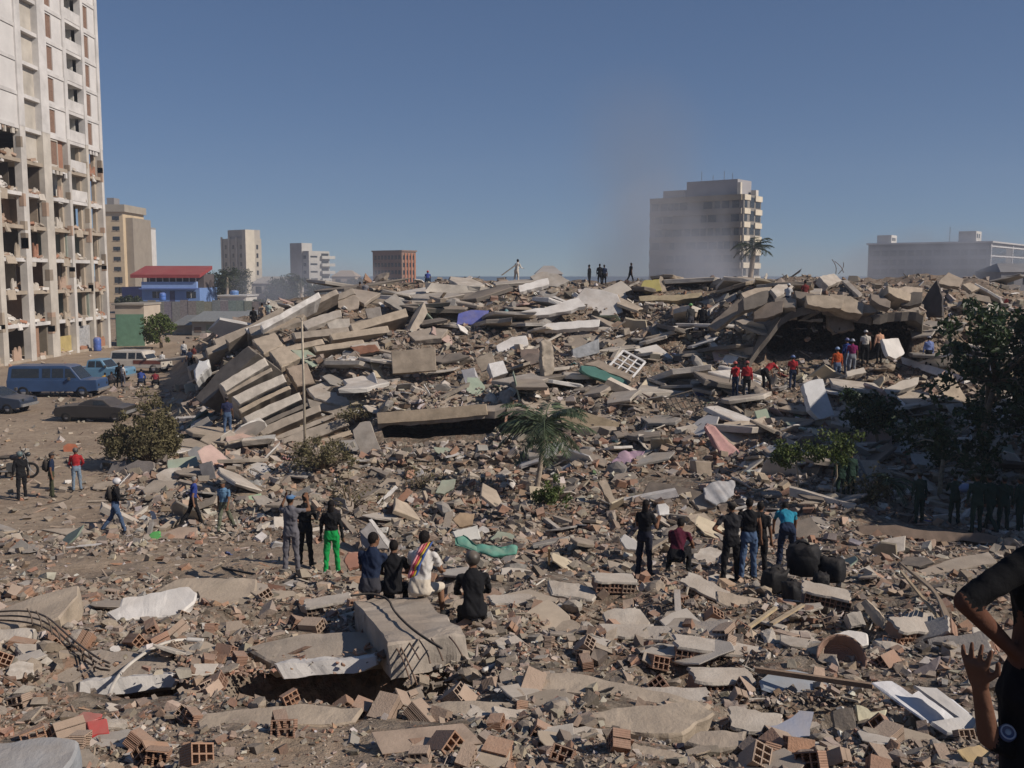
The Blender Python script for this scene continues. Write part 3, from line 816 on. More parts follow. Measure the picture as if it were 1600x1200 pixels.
# white low roof building
r_, W = plain_block('white_shed', 'low white shed below the dark trees', 345, 386, 188, z_at(463, 188), (.6, .58, .54), 8, 'shed')
MB().box(-W / 2 - .3, W / 2 + .3, -.4, 8.3, z_at(463, 188), z_at(463, 188) + .25).build('roof', M_WALL, r_, (.55, .54, .52))
MB().box(-1, .2, -.04, .02, .5, 2.4).build('door', M_WOOD, r_, (.12, .1, .09))
# wall with green paint
r_, W = plain_block('green_wall_annex', 'low annex with flaking green painted wall beside the tower', 181, 226, 107, z_at(477, 107), (.50, .43, .35), 5, 'annex')
MB().box(-W / 2 + .05, W / 2 - .05, -.03, -.003, .0, z_at(491, 107)).build('green_paint', M_PLASTER, r_, (.17, .31, .22))
MB().box(-W / 2 - .3, W / 2 + .1, -.2, 5.1, z_at(477, 107), z_at(477, 107) + .2).build('roof', M_WALL, r_, (.33, .30, .26))
# grey corrugated fence with sheds in front
fr = empty('sheet_fence', ((370 - 800) / FPX * 145, 145, 0)); tag(fr, 'long grey corrugated sheet fence behind the yard', 'fence')
x = -14.0
while x < 14:
    MB().box(x, x + 1.15, rb.uniform(-.05, .05), .1 + rb.uniform(-.03, .03), 0, z_at(470, 145) + rb.uniform(-.12, .12)).build('sheet', M_METAL, fr, tuple(c * rb.uniform(.85, 1.1) for c in (.30, .31, .29)))
    x += 1.17
for i, (p0, p1, yt, D, c, rc) in enumerate(((272, 300, 506, 128, (.36, .34, .30), (.25, .26, .25)), (300, 372, 500, 126, (.30, .29, .27), (.33, .35, .34)), (372, 430, 498, 130, (.34, .30, .25), (.28, .30, .30)))):
    zt = z_at(yt, D)
    r_, W = plain_block('tin_shed', ['narrow tin shed left of the yard sheds', 'wide tin shed with pale roof below the grey fence', 'tin shed with dull roof nearest the rubble slope'][i], p0, p1, D, zt, c, 6, 'shed')
    MB().add([(-W / 2 - .3, -.6, zt - .1), (W / 2 + .3, -.6, zt - .1), (W / 2 + .3, 6.2, zt + .9), (-W / 2 - .3, 6.2, zt + .9), (-W / 2 - .3, -.6, zt - .2), (W / 2 + .3, -.6, zt - .2), (W / 2 + .3, 6.2, zt + .8), (-W / 2 - .3, 6.2, zt + .8)],
             [(0, 1, 2, 3), (4, 7, 6, 5), (0, 4, 5, 1), (1, 5, 6, 2), (2, 6, 7, 3), (3, 7, 4, 0)]).build('roof', M_METAL, r_, rc)
    for x in np.arange(-W / 2 + .3, W / 2 - .8, 1.5):
        MB().box(x, x + rb.uniform(.6, 1.0), -.04, .02, .4, zt - rb.uniform(.5, .9)).build('panel', M_PLASTER, r_, rb.choice([(.16, .12, .1), (.3, .27, .2), (.2, .24, .2), (.35, .12, .08)]))
# low houses and walls further right behind the crest
for i, (p0, p1, yt, D, c, lab) in enumerate(((395, 462, 443, 230, (.45, .42, .38), 'pale low pavilion with arched roof frame in the haze'), (520, 556, 432, 260, (.46, .38, .30), 'small tan roofed house left of the brown block'),
                                              (838, 878, 428, 190, (.46, .43, .40), 'pale heap-like low house on the far side of the crest'), (1560, 1640, 425, 180, (.25, .25, .26), 'dark low building behind the right crest'))):
    zt = z_at(yt, D)
    r_, W = plain_block('low_house', lab, p0, p1, D, zt, c, 10, 'house')
    MB().add([(-W / 2 - .3, -.3, zt), (W / 2 + .3, -.3, zt), (W / 2 + .3, 10.3, zt), (-W / 2 - .3, 10.3, zt), (-W / 2 + 1.5, 5, zt + 1.6), (W / 2 - 1.5, 5, zt + 1.6)],
             [(0, 1, 5, 4), (1, 2, 5), (2, 3, 4, 5), (3, 0, 4), (3, 2, 1, 0)]).build('roof', M_WALL, r_, tuple(x * .85 for x in c))
    for x in np.arange(-W / 2 + 1, W / 2 - 1.5, 3.0):
        MB().box(x, x + 1.3, -.05, .02, zt - 2.2, zt - .7).build('window', M_GLASS, r_)

# --- unseen building added beyond the right edge to shade the pile and soldiers
sb = empty('added_shade_building', (22.6, 27.5, 0)); tag(sb, 'unseen three storey building added right of the view for its shade', 'building')
MB().box(0, 12, 0, 12.2, 0, 9.6).build('wall', M_WALL, sb, (.40, .36, .31))
MB().box(-.3, 12.3, -.3, 12.5, 9.6, 10.0).build('roof', M_WALL, sb, (.35, .32, .28))
for k in range(3):
    for i in range(4):
        o = MB().box(-.05, .03, 1 + i * 2.9, 2.4 + i * 2.9, 1.1 + k * 3.1, 2.5 + k * 3.1).build('window', M_GLASS, sb)
        MB().box(-.14, -.052, .9 + i * 2.9, 2.5 + i * 2.9, .98 + k * 3.1, 1.09 + k * 3.1).build('sill', M_WALL, o, (.4, .37, .33))
        o = MB().box(1 + i * 2.8, 2.4 + i * 2.8, -.05, .03, 1.1 + k * 3.1, 2.5 + k * 3.1).build('window', M_GLASS, sb)
# ================================================================== RUBBLE: large pieces one by one
HEROES = []
RENAME = {'floor_slab': 'collapsed_floor_fragment', 'roof_slab': 'collapsed_roof_fragment', 'square_panel': 'square_wall_fragment'}
def piece(name, label, cat, poly, nrm=(0, -.35, 1), thick=.2, colr=CON, m=None, D=None, jag=.028, chamfer=.02, lift=0, group=None, parent=None, fixed=False):
    """a broken slab: its visible face is the given outline (photo pixels) lying in a real plane at distance D"""
    rnd = random.Random(hash(label) % 99991 if False else sum(ord(c) * (i + 1) for i, c in enumerate(label)))
    pts = np.array(poly, float)
    HEROES.append(pts)
    cx, cy_ = pts.mean(0)
    if D is None:
        D = hit(cx, max(pts[:, 1]) - 1) or 60
        D = D * .5 + .5 * (hit(cx, cy_) or D)
    elif not fixed and D > 30:
        Dh = hit(cx, pts[:, 1].max())
        if Dh > 0: D = min(D, max(Dh + .15, D * .8))
    A = P(cx, cy_, D) + Vector((0, 0, lift))
    n = Vector(nrm).normalized()
    if n.dot(A - Vector((0, 0, CAMZ))) > 0: n = -n
    out = []
    for (x, y) in poly:
        rx, rz = ray(x, y); d = Vector((float(rx), 1, float(rz)))
        den = d.dot(n)
        t = (A - Vector((0, 0, CAMZ))).dot(n) / den if abs(den) > 1e-4 else D
        t = min(max(t, D * .75), D * 1.3)
        out.append(Vector((0, 0, CAMZ)) + d * t - A)
    # bring all into the plane, subdivide edges with broken wobble
    out = [p - n * p.dot(n) for p in out]
    sc = max(p.length for p in out)
    ring = []
    k = len(out)
    for i in range(k):
        a, b = out[i], out[(i + 1) % k]
        L = (b - a).length
        sub = max(1, min(9, int(L / max(sc * .18, .05))))
        e = (b - a).normalized() if L > 0 else Vector((1, 0, 0)); s_ = e.cross(n)
        for j in range(sub):
            p = a.lerp(b, j / sub)
            if j: p = p + s_ * rnd.uniform(-1, 1) * jag * sc
            ring.append(p)
    q = len(ring)
    ch = min(chamfer, thick * .3)
    top = [p * (1 - ch / max(sc, .1) * rnd.uniform(.6, 2.2)) for p in ring]
    mid = [p - n * ch * rnd.uniform(.6, 1.8) for p in ring]
    bot = [p * rnd.uniform(.9, 1.0) - n * thick * rnd.uniform(.88, 1.06) for p in ring]
    vs_ = top + mid + bot
    # centre point gives the face a little relief
    fs_ = []
    wind = sum((ring[i].cross(ring[(i + 1) % q])).dot(n) for i in range(q)) > 0
    def f_(*a): fs_.append(a if wind else tuple(reversed(a)))
    f_(*range(q))
    for i in range(q):
        j = (i + 1) % q
        f_(i, q + i, q + j, j); f_(q + i, 2 * q + i, 2 * q + j, q + j)
    f_(*range(3 * q - 1, 2 * q - 1, -1))
    name = RENAME.get(name, name)
    for w_, r_ in (('_slab', '_slab_fragment'), ('_beam', '_beam_fragment'), ('_column', '_column_fragment'), ('_panel', '_sheet'), ('_kerb', '_kerb_fragment'), ('_board', '_board_sheet'), ('_lid', '_basin')):
        if name.endswith(w_): name = name[:-len(w_)] + r_
    me = bpy.data.meshes.new(name); me.from_pydata(vs_, [], fs_); me.update()
    o = mesh_obj(name, me, m or M_CON, parent, colr)
    o.location = A
    if m is M_CLOTH: roughen(o, 3, .16 * min(sc, 1.2), 2.2 / max(sc, .4), len(label)); o.data.polygons.foreach_set('use_smooth', [True] * len(o.data.polygons))
    elif D < 20 and m is not M_WOOD and m is not M_PLASTIC: roughen(o, 2, .022, 5, len(label))
    if parent is None: tag(o, label, cat, group)
    return o
SL = 'slab'
def roughen(o, cuts, amp, freq, seed=0, edge_only=False):
    """subdivide and break the surface up: chipped concrete or crumpled cloth"""
    b = bmesh.new(); b.from_mesh(o.data)
    bmesh.ops.triangulate(b, faces=[f for f in b.faces if len(f.verts) > 4])
    bmesh.ops.subdivide_edges(b, edges=b.edges[:], cuts=cuts, use_grid_fill=True)
    b.normal_update()
    co = np.array([v.co[:] for v in b.verts])
    d = fbm(co[:, 0] * freq + co[:, 2] * freq * .7 + seed, co[:, 1] * freq - co[:, 2] * freq * .6 + seed, 3) * 2 * amp
    for v, e in zip(b.verts, d): v.co += v.normal * float(e)
    b.to_mesh(o.data); b.free()
def slabs(rows):
    for r in rows: piece(r[0], r[1], r[2], r[3], **r[4])
HERO = []
UP = (0, -.12, 1); TILT = (0, -.5, 1); FACE = (.1, -1, .25); RGT = (.5, -.5, .7); LFT = (-.5, -.5, .7)
slabs([
 # --- foreground left
 ('plaster_slab', 'bright white broken slab lying on red brick rubble, lower left', SL, [(165, 957), (186, 948), (190, 935), (296, 917), (309, 925), (303, 940), (284, 957), (268, 962), (180, 969)], dict(nrm=(.05, -.35, 1), thick=.16, colr=WHITE, m=M_PLASTER, lift=.15)),
 ('concrete_ledge', 'rounded beige ledge of concrete at the left edge, above the rebar', SL, [(-40, 968), (40, 938), (92, 922), (123, 914), (122, 930), (92, 966), (60, 974), (-40, 988)], dict(nrm=(-.1, -.25, 1), thick=.45, colr=BEIGE, lift=.15)),
 ('concrete_ledge', 'small pale beige ledge at the left edge below the rounded one', SL, [(-40, 985), (56, 981), (46, 998), (-40, 1004)], dict(nrm=(0, -.6, 1), thick=.25, colr=PALE, lift=.1)),
 ('concrete_slab', 'wide dusty slab right behind the bright white slab', SL, [(240, 925), (275, 905), (335, 902), (402, 904), (400, 924), (370, 942), (310, 950), (309, 924)], dict(nrm=(.05, -.2, 1), thick=.25, colr=BEIGE, lift=.1)),
 ('concrete_slab', 'dusty slab with rough grey top above the left hollow', SL, [(62, 1038), (105, 1018), (200, 1016), (272, 1028), (279, 1054), (180, 1062), (75, 1070)], dict(nrm=(0, -.08, 1), thick=.22, colr=CON, D=11.6)),
 ('plaster_edge', 'white painted slab edge hanging over the left hollow', SL, [(122, 1066), (200, 1058), (266, 1053), (278, 1060), (272, 1074), (180, 1085), (120, 1084)], dict(nrm=(.15, -1, .3), thick=.3, colr=WHITE, m=M_PLASTER, D=11.0)),
 ('concrete_chunk', 'grey broken chunk left of the white slab edge over the hollow', 'chunk', [(76, 1068), (118, 1064), (120, 1084), (80, 1086)], dict(nrm=(-.1, -1, .4), thick=.3, colr=CON, D=10.95)),
 ('concrete_slab', 'slab under loose rubble left of the large tilted block', SL, [(385, 1012), (480, 990), (580, 988), (606, 1022), (430, 1037)], dict(nrm=(0, -.1, 1), thick=.2, colr=CON, D=12.1)),
 ('plaster_edge', 'white slab edge above the black hollow beside the tilted block', SL, [(428, 1038), (500, 1032), (588, 1026), (590, 1038), (570, 1049), (500, 1056), (442, 1061)], dict(nrm=(.05, -1, .25), thick=.35, colr=WHITE, m=M_PLASTER, D=11.3)),
 ('concrete_slab', 'long dusty slab along the front of the black hollow', SL, [(300, 1118), (400, 1106), (480, 1101), (566, 1107), (555, 1127), (420, 1137), (312, 1141)], dict(nrm=(0, -.1, 1), thick=.14, colr=BEIGE)),
 ('tiled_slab', 'grey blue topped slab with brick edge in the bottom left corner', SL, [(-30, 1162), (60, 1154), (122, 1158), (120, 1172), (98, 1205), (-30, 1230)], dict(nrm=(0, -.2, 1), thick=.22, colr=(.33, .35, .37), lift=.12)),
 ('wooden_board', 'flat smooth beige board lying at the bottom centre', 'board', [(580, 1144), (724, 1130), (754, 1161), (597, 1178)], dict(nrm=(0, -.18, 1), thick=.03, colr=(.44, .33, .25), m=M_WOOD, jag=.002, chamfer=.003, lift=.06)),
 ('red_panel', 'bright red plastic piece among bricks, lower left', 'plastic', [(134, 1128), (166, 1122), (171, 1146), (142, 1152)], dict(nrm=(.1, -.7, 1), thick=.04, colr=(.55, .02, .03), m=M_PLASTIC, lift=.06)),
 ('red_panel', 'dusty dark red plastic piece just above the bright red one', 'plastic', [(105, 1128), (130, 1112), (160, 1115), (158, 1120), (128, 1134)], dict(nrm=(.1, -.4, 1), thick=.03, colr=(.42, .06, .06), m=M_PLASTIC, lift=.05)),
 # --- foreground centre and right
 ('concrete_slab', 'long pale slab tip running right from below the white hose', SL, [(805, 1054), (885, 1050), (955, 1063), (1045, 1083), (1112, 1100), (1098, 1115), (1000, 1104), (880, 1080), (815, 1072)], dict(nrm=(.0, -.1, 1), thick=.14, colr=BEIGE)),
 ('concrete_slab', 'broad flat slab with a small dark stone on it, bottom centre', SL, [(918, 1116), (962, 1104), (1090, 1094), (1118, 1112), (1066, 1146), (1000, 1145), (938, 1135)], dict(nrm=(0, -.1, 1), thick=.15, colr=BEIGE)),
 ('concrete_slab', 'thin slab on bricks left of the broad flat slab', SL, [(640, 1106), (700, 1094), (800, 1096), (830, 1108), (760, 1116), (655, 1119)], dict(nrm=(0, -.08, 1), thick=.12, colr=BEIGE)),
 ('concrete_slab', 'beige slab over dark brick cells at the bottom edge', SL, [(940, 1168), (985, 1157), (1076, 1181), (1060, 1194), (1000, 1196), (936, 1190)], dict(nrm=(0, -.2, 1), thick=.12, colr=BEIGE, lift=.1)),
 ('concrete_slab', 'narrow slab strip right of the bottom beige slab', SL, [(1092, 1142), (1168, 1140), (1164, 1166), (1120, 1172), (1068, 1160)], dict(nrm=(0, -.25, 1), thick=.12, colr=CON, lift=.06)),
 ('concrete_slab', 'pale rounded slab propped on hollow bricks, lower centre', SL, [(941, 957), (960, 951), (1002, 952), (1017, 972), (1010, 986), (962, 990), (946, 972)], dict(nrm=(.05, -.45, 1), thick=.09, colr=PALE, lift=.2)),
 ('concrete_slab', 'pale slab with brick underside beside the seated black figure', SL, [(855, 906), (905, 911), (936, 926), (926, 938), (862, 928)], dict(nrm=(.05, -.35, 1), thick=.2, colr=PALE, lift=.12)),
 ('concrete_slab', 'pale strip slab right of the pale rounded slab', SL, [(1018, 988), (1070, 990), (1072, 1000), (1020, 1001)], dict(nrm=(0, -.5, 1), thick=.14, colr=PALE, lift=.12)),
 ('concrete_slab', 'slab slanting down under the wooden stick, right of centre', SL, [(1118, 922), (1190, 936), (1200, 950), (1170, 962), (1120, 940)], dict(nrm=(.1, -.3, 1), thick=.12, colr=BEIGE, lift=.05)),
 ('concrete_slab', 'white flat fragment above the round clay vessel', SL, [(1297, 994), (1326, 985), (1356, 990), (1358, 1006), (1330, 1012), (1300, 1011)], dict(nrm=(0, -.5, 1), thick=.08, colr=WHITE, m=M_PLASTER, lift=.1)),
 ('concrete_slab', 'sandy wedge slab right of the white flat fragment', SL, [(1364, 1001), (1400, 1004), (1440, 1018), (1448, 1028), (1420, 1028), (1382, 1014)], dict(nrm=(0, -.4, 1), thick=.1, colr=PALE, lift=.08)),
 ('concrete_block', 'square beige block leaning right, above the sandy wedge', 'block', [(1343, 942), (1352, 935), (1386, 970), (1380, 984), (1366, 976)], dict(nrm=(-.6, -.6, .5), thick=.3, colr=BEIGE, lift=.15)),
 ('concrete_block', 'broken beige block with round hole, left of the square block', 'block', [(1322, 960), (1345, 955), (1354, 978), (1330, 982)], dict(nrm=(0, -.9, .5), thick=.2, colr=PALE, lift=.15)),
 ('concrete_block', 'pair of pale broken block faces near the rebar coil', 'block', [(1408, 964), (1430, 952), (1462, 958), (1455, 974), (1430, 986)], dict(nrm=(.1, -.6, .8), thick=.2, colr=PALE, lift=.15)),
 ('white_board', 'large white sheet board propped on rubble at lower right', 'board', [(1362, 1067), (1392, 1063), (1425, 1086), (1442, 1076), (1490, 1094), (1536, 1134), (1524, 1141), (1498, 1120), (1449, 1129)], dict(nrm=(.05, -.42, 1), thick=.035, colr=(.78, .79, .82), m=M_PLASTER, jag=.004, lift=.22)),
 ('white_board', 'dusty second board edge under the large white sheet board', 'board', [(1425, 1068), (1462, 1074), (1534, 1132), (1526, 1156), (1480, 1145), (1455, 1130), (1500, 1122)], dict(nrm=(.05, -.4, 1), thick=.05, colr=(.60, .58, .55), m=M_PLASTER, jag=.006, lift=.14)),
 ('oval_panel', 'pale blue oval table top lying dusty at lower right', 'panel', [(1186, 1062), (1205, 1049), (1240, 1046), (1282, 1056), (1314, 1074), (1300, 1082), (1262, 1086), (1215, 1083), (1190, 1075)], dict(nrm=(0, -.25, 1), thick=.05, colr=(.34, .43, .52), m=M_PLASTIC, jag=.002, lift=.1)),
 ('blue_panel', 'torn dark blue plastic panel near the bottom right', 'plastic', [(1180, 1146), (1224, 1128), (1250, 1110), (1272, 1112), (1266, 1150), (1228, 1158)], dict(nrm=(.2, -.6, .7), thick=.02, colr=(.05, .11, .24), m=M_PLASTIC, lift=.1)),
 ('cream_fragment', 'jagged cream wall fragment standing left of the white board', SL, [(1336, 1100), (1356, 1106), (1362, 1112), (1386, 1110), (1382, 1138), (1358, 1136), (1352, 1152), (1340, 1124)], dict(nrm=(.1, -.8, .5), thick=.05, colr=(.66, .62, .45), m=M_PLASTER, lift=.1)),
 ('hollow_block', 'grey concrete hollow block left of the cream fragment', 'block', [(1298, 1110), (1334, 1104), (1340, 1150), (1304, 1148)], dict(nrm=(-.2, -.8, .5), thick=.2, colr=DKCON, lift=.1)),
 ('grey_fragment', 'mauve grey wall fragment behind the white board', SL, [(1410, 1068), (1432, 1048), (1470, 1025), (1463, 1048), (1450, 1074)], dict(nrm=(-.4, -.7, .6), thick=.08, colr=(.27, .23, .23), m=M_PLASTER, lift=.15)),
 ('sponge_block', 'orange yellow foam block on the rubble right of the clay vessel', 'foam', [(1379, 1036), (1410, 1032), (1418, 1047), (1390, 1053)], dict(nrm=(0, -.7, .8), thick=.12, colr=(.62, .31, .06), m=M_PLASTIC, lift=.08)),
 ('cardboard_sheet', 'crumpled tan cardboard at the bottom right edge', 'cardboard', [(1495, 1172), (1530, 1164), (1548, 1176), (1536, 1195), (1512, 1190)], dict(nrm=(.2, -.5, .8), thick=.02, colr=(.5, .37, .19), m=M_WOOD, lift=.1)),
 ('concrete_slab', 'grey shaded slab below the soldiers at the right edge', SL, [(1432, 892), (1500, 870), (1545, 862), (1560, 878), (1500, 890), (1445, 900)], dict(nrm=(0, -.25, 1), thick=.15, colr=CON, lift=.1)),
 ('concrete_kerb', 'long brown kerb beam in shade in front of the soldiers', 'beam', [(1340, 822), (1400, 820), (1480, 830), (1560, 838), (1558, 850), (1480, 846), (1342, 836)], dict(nrm=(0, -1, .35), thick=.4, colr=(.24, .18, .14), D=26.5)),
 ('brick_slab', 'tilted plaster slab with red brick edge near the dark kerb', SL, [(1425, 848), (1462, 842), (1464, 856), (1432, 860)], dict(nrm=(.1, -.7, .7), thick=.25, colr=DUSTPINK, lift=.12)),
 # --- middle left, below the torn tower
 ('concrete_slab', 'pale flat slab on broken ledge behind the walking man', SL, [(243, 742), (258, 733), (282, 730), (292, 742), (270, 752), (248, 752)], dict(nrm=(.1, -.5, 1), thick=.15, colr=PALE, lift=.35)),
 ('concrete_ledge', 'long ledge with broken front left of the blue vest man', SL, [(222, 765), (240, 750), (275, 752), (300, 760), (268, 772), (228, 775)], dict(nrm=(0, -.5, 1), thick=.3, colr=CON, lift=.2)),
 ('grey_panel', 'pale grey panel leaning right of the dusty bush', 'panel', [(292, 706), (306, 697), (332, 703), (334, 715), (306, 729), (297, 722)], dict(nrm=(-.1, -.9, .4), thick=.08, colr=(.40, .40, .39), m=M_PLASTER, lift=.2)),
 ('grey_box', 'dark grey upright box right of the pale grey panel', 'box', [(310, 726), (330, 720), (338, 748), (318, 752)], dict(nrm=(.2, -1, .2), thick=.5, colr=(.20, .19, .19), m=M_METAL, D=35.5)),
 ('concrete_block', 'large grey rounded boulder of concrete below the dusty bush', 'block', [(196, 728), (215, 718), (240, 722), (242, 742), (212, 750), (200, 745)], dict(nrm=(-.2, -.8, .5), thick=.5, colr=(.27, .24, .22), lift=.1)),
 ('concrete_block', 'dark rounded boulder left of the grey one under the bush', 'block', [(165, 745), (176, 722), (196, 720), (200, 740), (190, 749)], dict(nrm=(-.2, -.8, .5), thick=.5, colr=(.21, .19, .18), lift=.1)),
 ('white_panel', 'small white upright panel near the green plastic bag', 'panel', [(233, 797), (240, 799), (251, 824), (246, 826), (238, 815)], dict(nrm=(.1, -1, .3), thick=.05, colr=WHITE, m=M_PLASTER, lift=.1)),
 ('green_panel', 'pale green painted board beside the two men in blue', 'panel', [(373, 778), (408, 771), (412, 790), (390, 796), (372, 794)], dict(nrm=(.1, -.8, .6), thick=.06, colr=(.36, .50, .32), m=M_PLASTER, lift=.25)),
 ('grey_tarp', 'grey crumpled sheet above the pale green board', 'sheet', [(358, 760), (384, 750), (412, 748), (408, 768), (376, 776)], dict(nrm=(.1, -.7, .7), thick=.08, colr=(.33, .34, .33), m=M_CLOTH, lift=.25)),
 ('concrete_slab', 'pink tinted slab end lying by the green plastic bag', SL, [(255, 832), (280, 823), (308, 824), (310, 840), (296, 848), (262, 842)], dict(nrm=(0, -.4, 1), thick=.14, colr=DUSTPINK, lift=.05)),
])
# --- big tilted block the four people sit on: four real corners of its upper face
def block_from(name, label, cat, corners, thick, colr, m=M_CON, jag=.02):
    pts = [P(*c) for c in corners]
    n = (pts[1] - pts[0]).cross(pts[3] - pts[0]).normalized()
    if n.z < 0: n = -n
    rnd = random.Random(len(label))
    c = sum(pts, Vector()) / len(pts)
    ring = []
    for i in range(len(pts)):
        a, b = pts[i] - c, pts[(i + 1) % len(pts)] - c
        for j in range(7): ring.append(a.lerp(b, j / 7) + Vector([rnd.uniform(-jag, jag) for _ in range(3)]))
    q = len(ring)
    vs_ = [p * .985 for p in ring] + [p - n * .03 for p in ring] + [p * rnd.uniform(.97, 1.02) - n * thick * rnd.uniform(.93, 1.04) for p in ring]
    fs_ = [tuple(range(q))]
    for i in range(q):
        j = (i + 1) % q
        fs_ += [(i, q + i, q + j, j), (q + i, 2 * q + i, 2 * q + j, q + j)]
    fs_.append(tuple(range(3 * q - 1, 2 * q - 1, -1)))
    me = bpy.data.meshes.new(name); me.from_pydata(vs_, [], fs_)
    b = bmesh.new(); b.from_mesh(me); bmesh.ops.recalc_face_normals(b, faces=b.faces); b.to_mesh(me); b.free()
    o = mesh_obj(name, me, m, None, colr); o.location = c
    return tag(o, label, cat)
seat = block_from('concrete_block', 'large tilted rectangular concrete block that people sit on', 'block', [(552, 938, 13.3), (657, 928, 13.5), (728, 990, 11.5), (609, 1003, 11.1)], .44, (.40, .35, .295))
roughen(seat, 3, .05, 3.5)
def curve_tube(name, label, cat, pts, r, colr, m=M_METAL, group=None, seg=6, lift=0):
    """a rod, pipe or cable through photo points; D = None puts a point on the ground"""
    w_ = []
    for (x, y, D) in pts:
        D = D if D else (hit(x, y) or 20)
        w_.append(P(x, y, D) + Vector((0, 0, lift)))
    # smooth
    for _ in range(2):
        nw = [w_[0]]
        for a, b in zip(w_[:-1], w_[1:]): nw += [a.lerp(b, .25), a.lerp(b, .75)]
        w_ = nw + [w_[-1]]
    c = w_[0].copy()
    o = MB().tube([p - c for p in w_], r, seg).build(name, m, None, colr, True); o.location = c
    return tag(o, label, cat, group)
def stick(name, label, cat, a, b, wd_, th, colr, m=M_WOOD, group=None):
    """a straight bar or plank between two photo points"""
    A, B_ = [P(x, y, D if D else (hit(x, y) or 20)) for (x, y, D) in (a, b)]
    d = (B_ - A); L = d.length; q = d.to_track_quat('X', 'Z')
    o = MB().box(0, L, -wd_ / 2, wd_ / 2, -th / 2, th / 2).build(name, m, None, colr)
    o.location = A; o.rotation_mode = 'QUATERNION'; o.rotation_quaternion = q
    return tag(o, label, cat, group)
# rebar out of the broken end of the block
RB = (.20, .12, .08)
for i, (x0, y0, x1, y1, x2, y2) in enumerate(((615, 1005, 630, 1030, 640, 1062), (622, 1002, 640, 1040, 652, 1070), (655, 1000, 668, 1020, 672, 1036), (674, 998, 684, 1012, 692, 1032), (702, 995, 712, 1006, 722, 1024), (640, 1005, 648, 1018, 655, 1030))):
    curve_tube('rebar', ['leftmost', 'second', 'fourth', 'fifth', 'rightmost', 'third'][i] + ' bent rebar at the broken end of the large tilted block', 'rebar', [(x0, y0, 11.2), (x1, y1, 10.95), (x2, y2, 10.75)], .010, RB, group='rebars of the tilted block')
curve_tube('cable', 'thin black cable draped over the large tilted block', 'cable', [(548, 935, 13.1), (580, 931, 13.2), (608, 940, 12.9), (614, 958, 12.3), (640, 985, 11.6), (668, 1005, 11.1), (690, 1018, 10.8)], .016, (.03, .03, .03), M_RUBBER, lift=.04)
curve_tube('plastic_pipe', 'white bent pipe rising over the left hollow', 'pipe', [(168, 1096, 10.2), (176, 1068, 10.6), (198, 1040, 11.2), (238, 1012, 11.9), (268, 1001, 12.2), (296, 999, 12.4)], .022, (.66, .62, .55), M_PLASTIC)
curve_tube('plastic_pipe', 'thin white pipe end with a bell fitting left of the red bricks', 'pipe', [(292, 999, 12.3), (318, 1001, 12.3)], .03, (.7, .68, .64), M_PLASTIC)
curve_tube('hose', 'white curved hose beside the large tilted block', 'hose', [(762, 1104, 9.9), (785, 1082, 10.4), (808, 1062, 10.8), (815, 1040, 11.3), (806, 1012, 11.9), (795, 1003, 12.1)], .03, (.72, .71, .68), M_PLASTIC, lift=.05)
curve_tube('hose', 'short white pipe leaning left of the curved hose', 'hose', [(755, 1053, 11.0), (775, 1044, 11.2), (800, 1034, 11.4)], .03, (.7, .69, .66), M_PLASTIC, lift=.04)
stick('wooden_pole', 'brown wooden pole lying across toward the white board', 'pole', (1180, 1046, 10.2), (1364, 1072, 9.6), .05, .05, (.30, .20, .13))
stick('wooden_stick', 'pale stick leaning over rubble right of the woman in black', 'stick', (1162, 986, 12.6), (1212, 950, 13.6), .05, .04, (.48, .38, .24))
stick('wooden_stick', 'pale slat reaching up toward the black bags', 'stick', (1205, 975, 12.8), (1255, 945, 13.7), .06, .03, (.46, .36, .24))
stick('wooden_stick', 'short upright pale stake on the rubble below the palm', 'stick', (858, 886, None), (858, 856, 19.6), .05, .05, (.58, .48, .30))
stick('concrete_post', 'pale broken round post rising below the black bags', 'post', (1060, 975, 13.4), (1058, 925, 14.2), .09, .09, (.50, .46, .42), M_CON)
# rebar mat on the far left
for i in range(3):
    o_ = i * 9
    curve_tube('rebar', ['uppermost', 'middle', 'lowest'][i] + ' long sagging rebar at the left edge', 'rebar', [(-20, 970 + o_ * .6, 13.6), (40, 966 + o_, 13.4), (75, 976 + o_, 13.0), (105, 1006 + o_, 12.3), (150, 1042 + o_, 11.4), (172, 1052 + o_ * .6, 11.2)], .013, (.12, .09, .07), group='rebars at the left edge', lift=.12)
for i, (x, y) in enumerate(((48, 970), (62, 974), (78, 984), (92, 1000), (110, 1016), (128, 1030), (144, 1042))):
    curve_tube('rebar_stirrup', ['first', 'second', 'third', 'fourth', 'fifth', 'sixth', 'last'][i] + ' small stirrup from the left across the sagging rebars', 'rebar', [(x - 5, y - 6, 13.2 - i * .28), (x + 2, y + 6, 13.15 - i * .28), (x + 4, y + 22, 13.1 - i * .28)], .010, (.12, .09, .07), group='stirrups of the left rebars', lift=.12)
# coil of tangled wire near the right end
for i in range(5):
    curve_tube('wire', ['leftmost', 'second', 'middle', 'fourth', 'rightmost'][i] + ' rusty wire of the tangle at lower right', 'wire', [(1405 + i * 4, 895 + i * 3, 14.2), (1440 + i * 3, 925 + i, 13.6), (1462 + i * 3, 945 + i * 4, 13.2), (1476 + i * 3, 985 + i * 3, 12.4)], .018, (.30, .23, .16), group='wires at lower right', lift=.15)
stick('wooden_pole', 'light pole slanting beside the rusty wires', 'pole', (1408, 893, 14.4), (1496, 1002, 12.4), .035, .035, (.45, .36, .24))
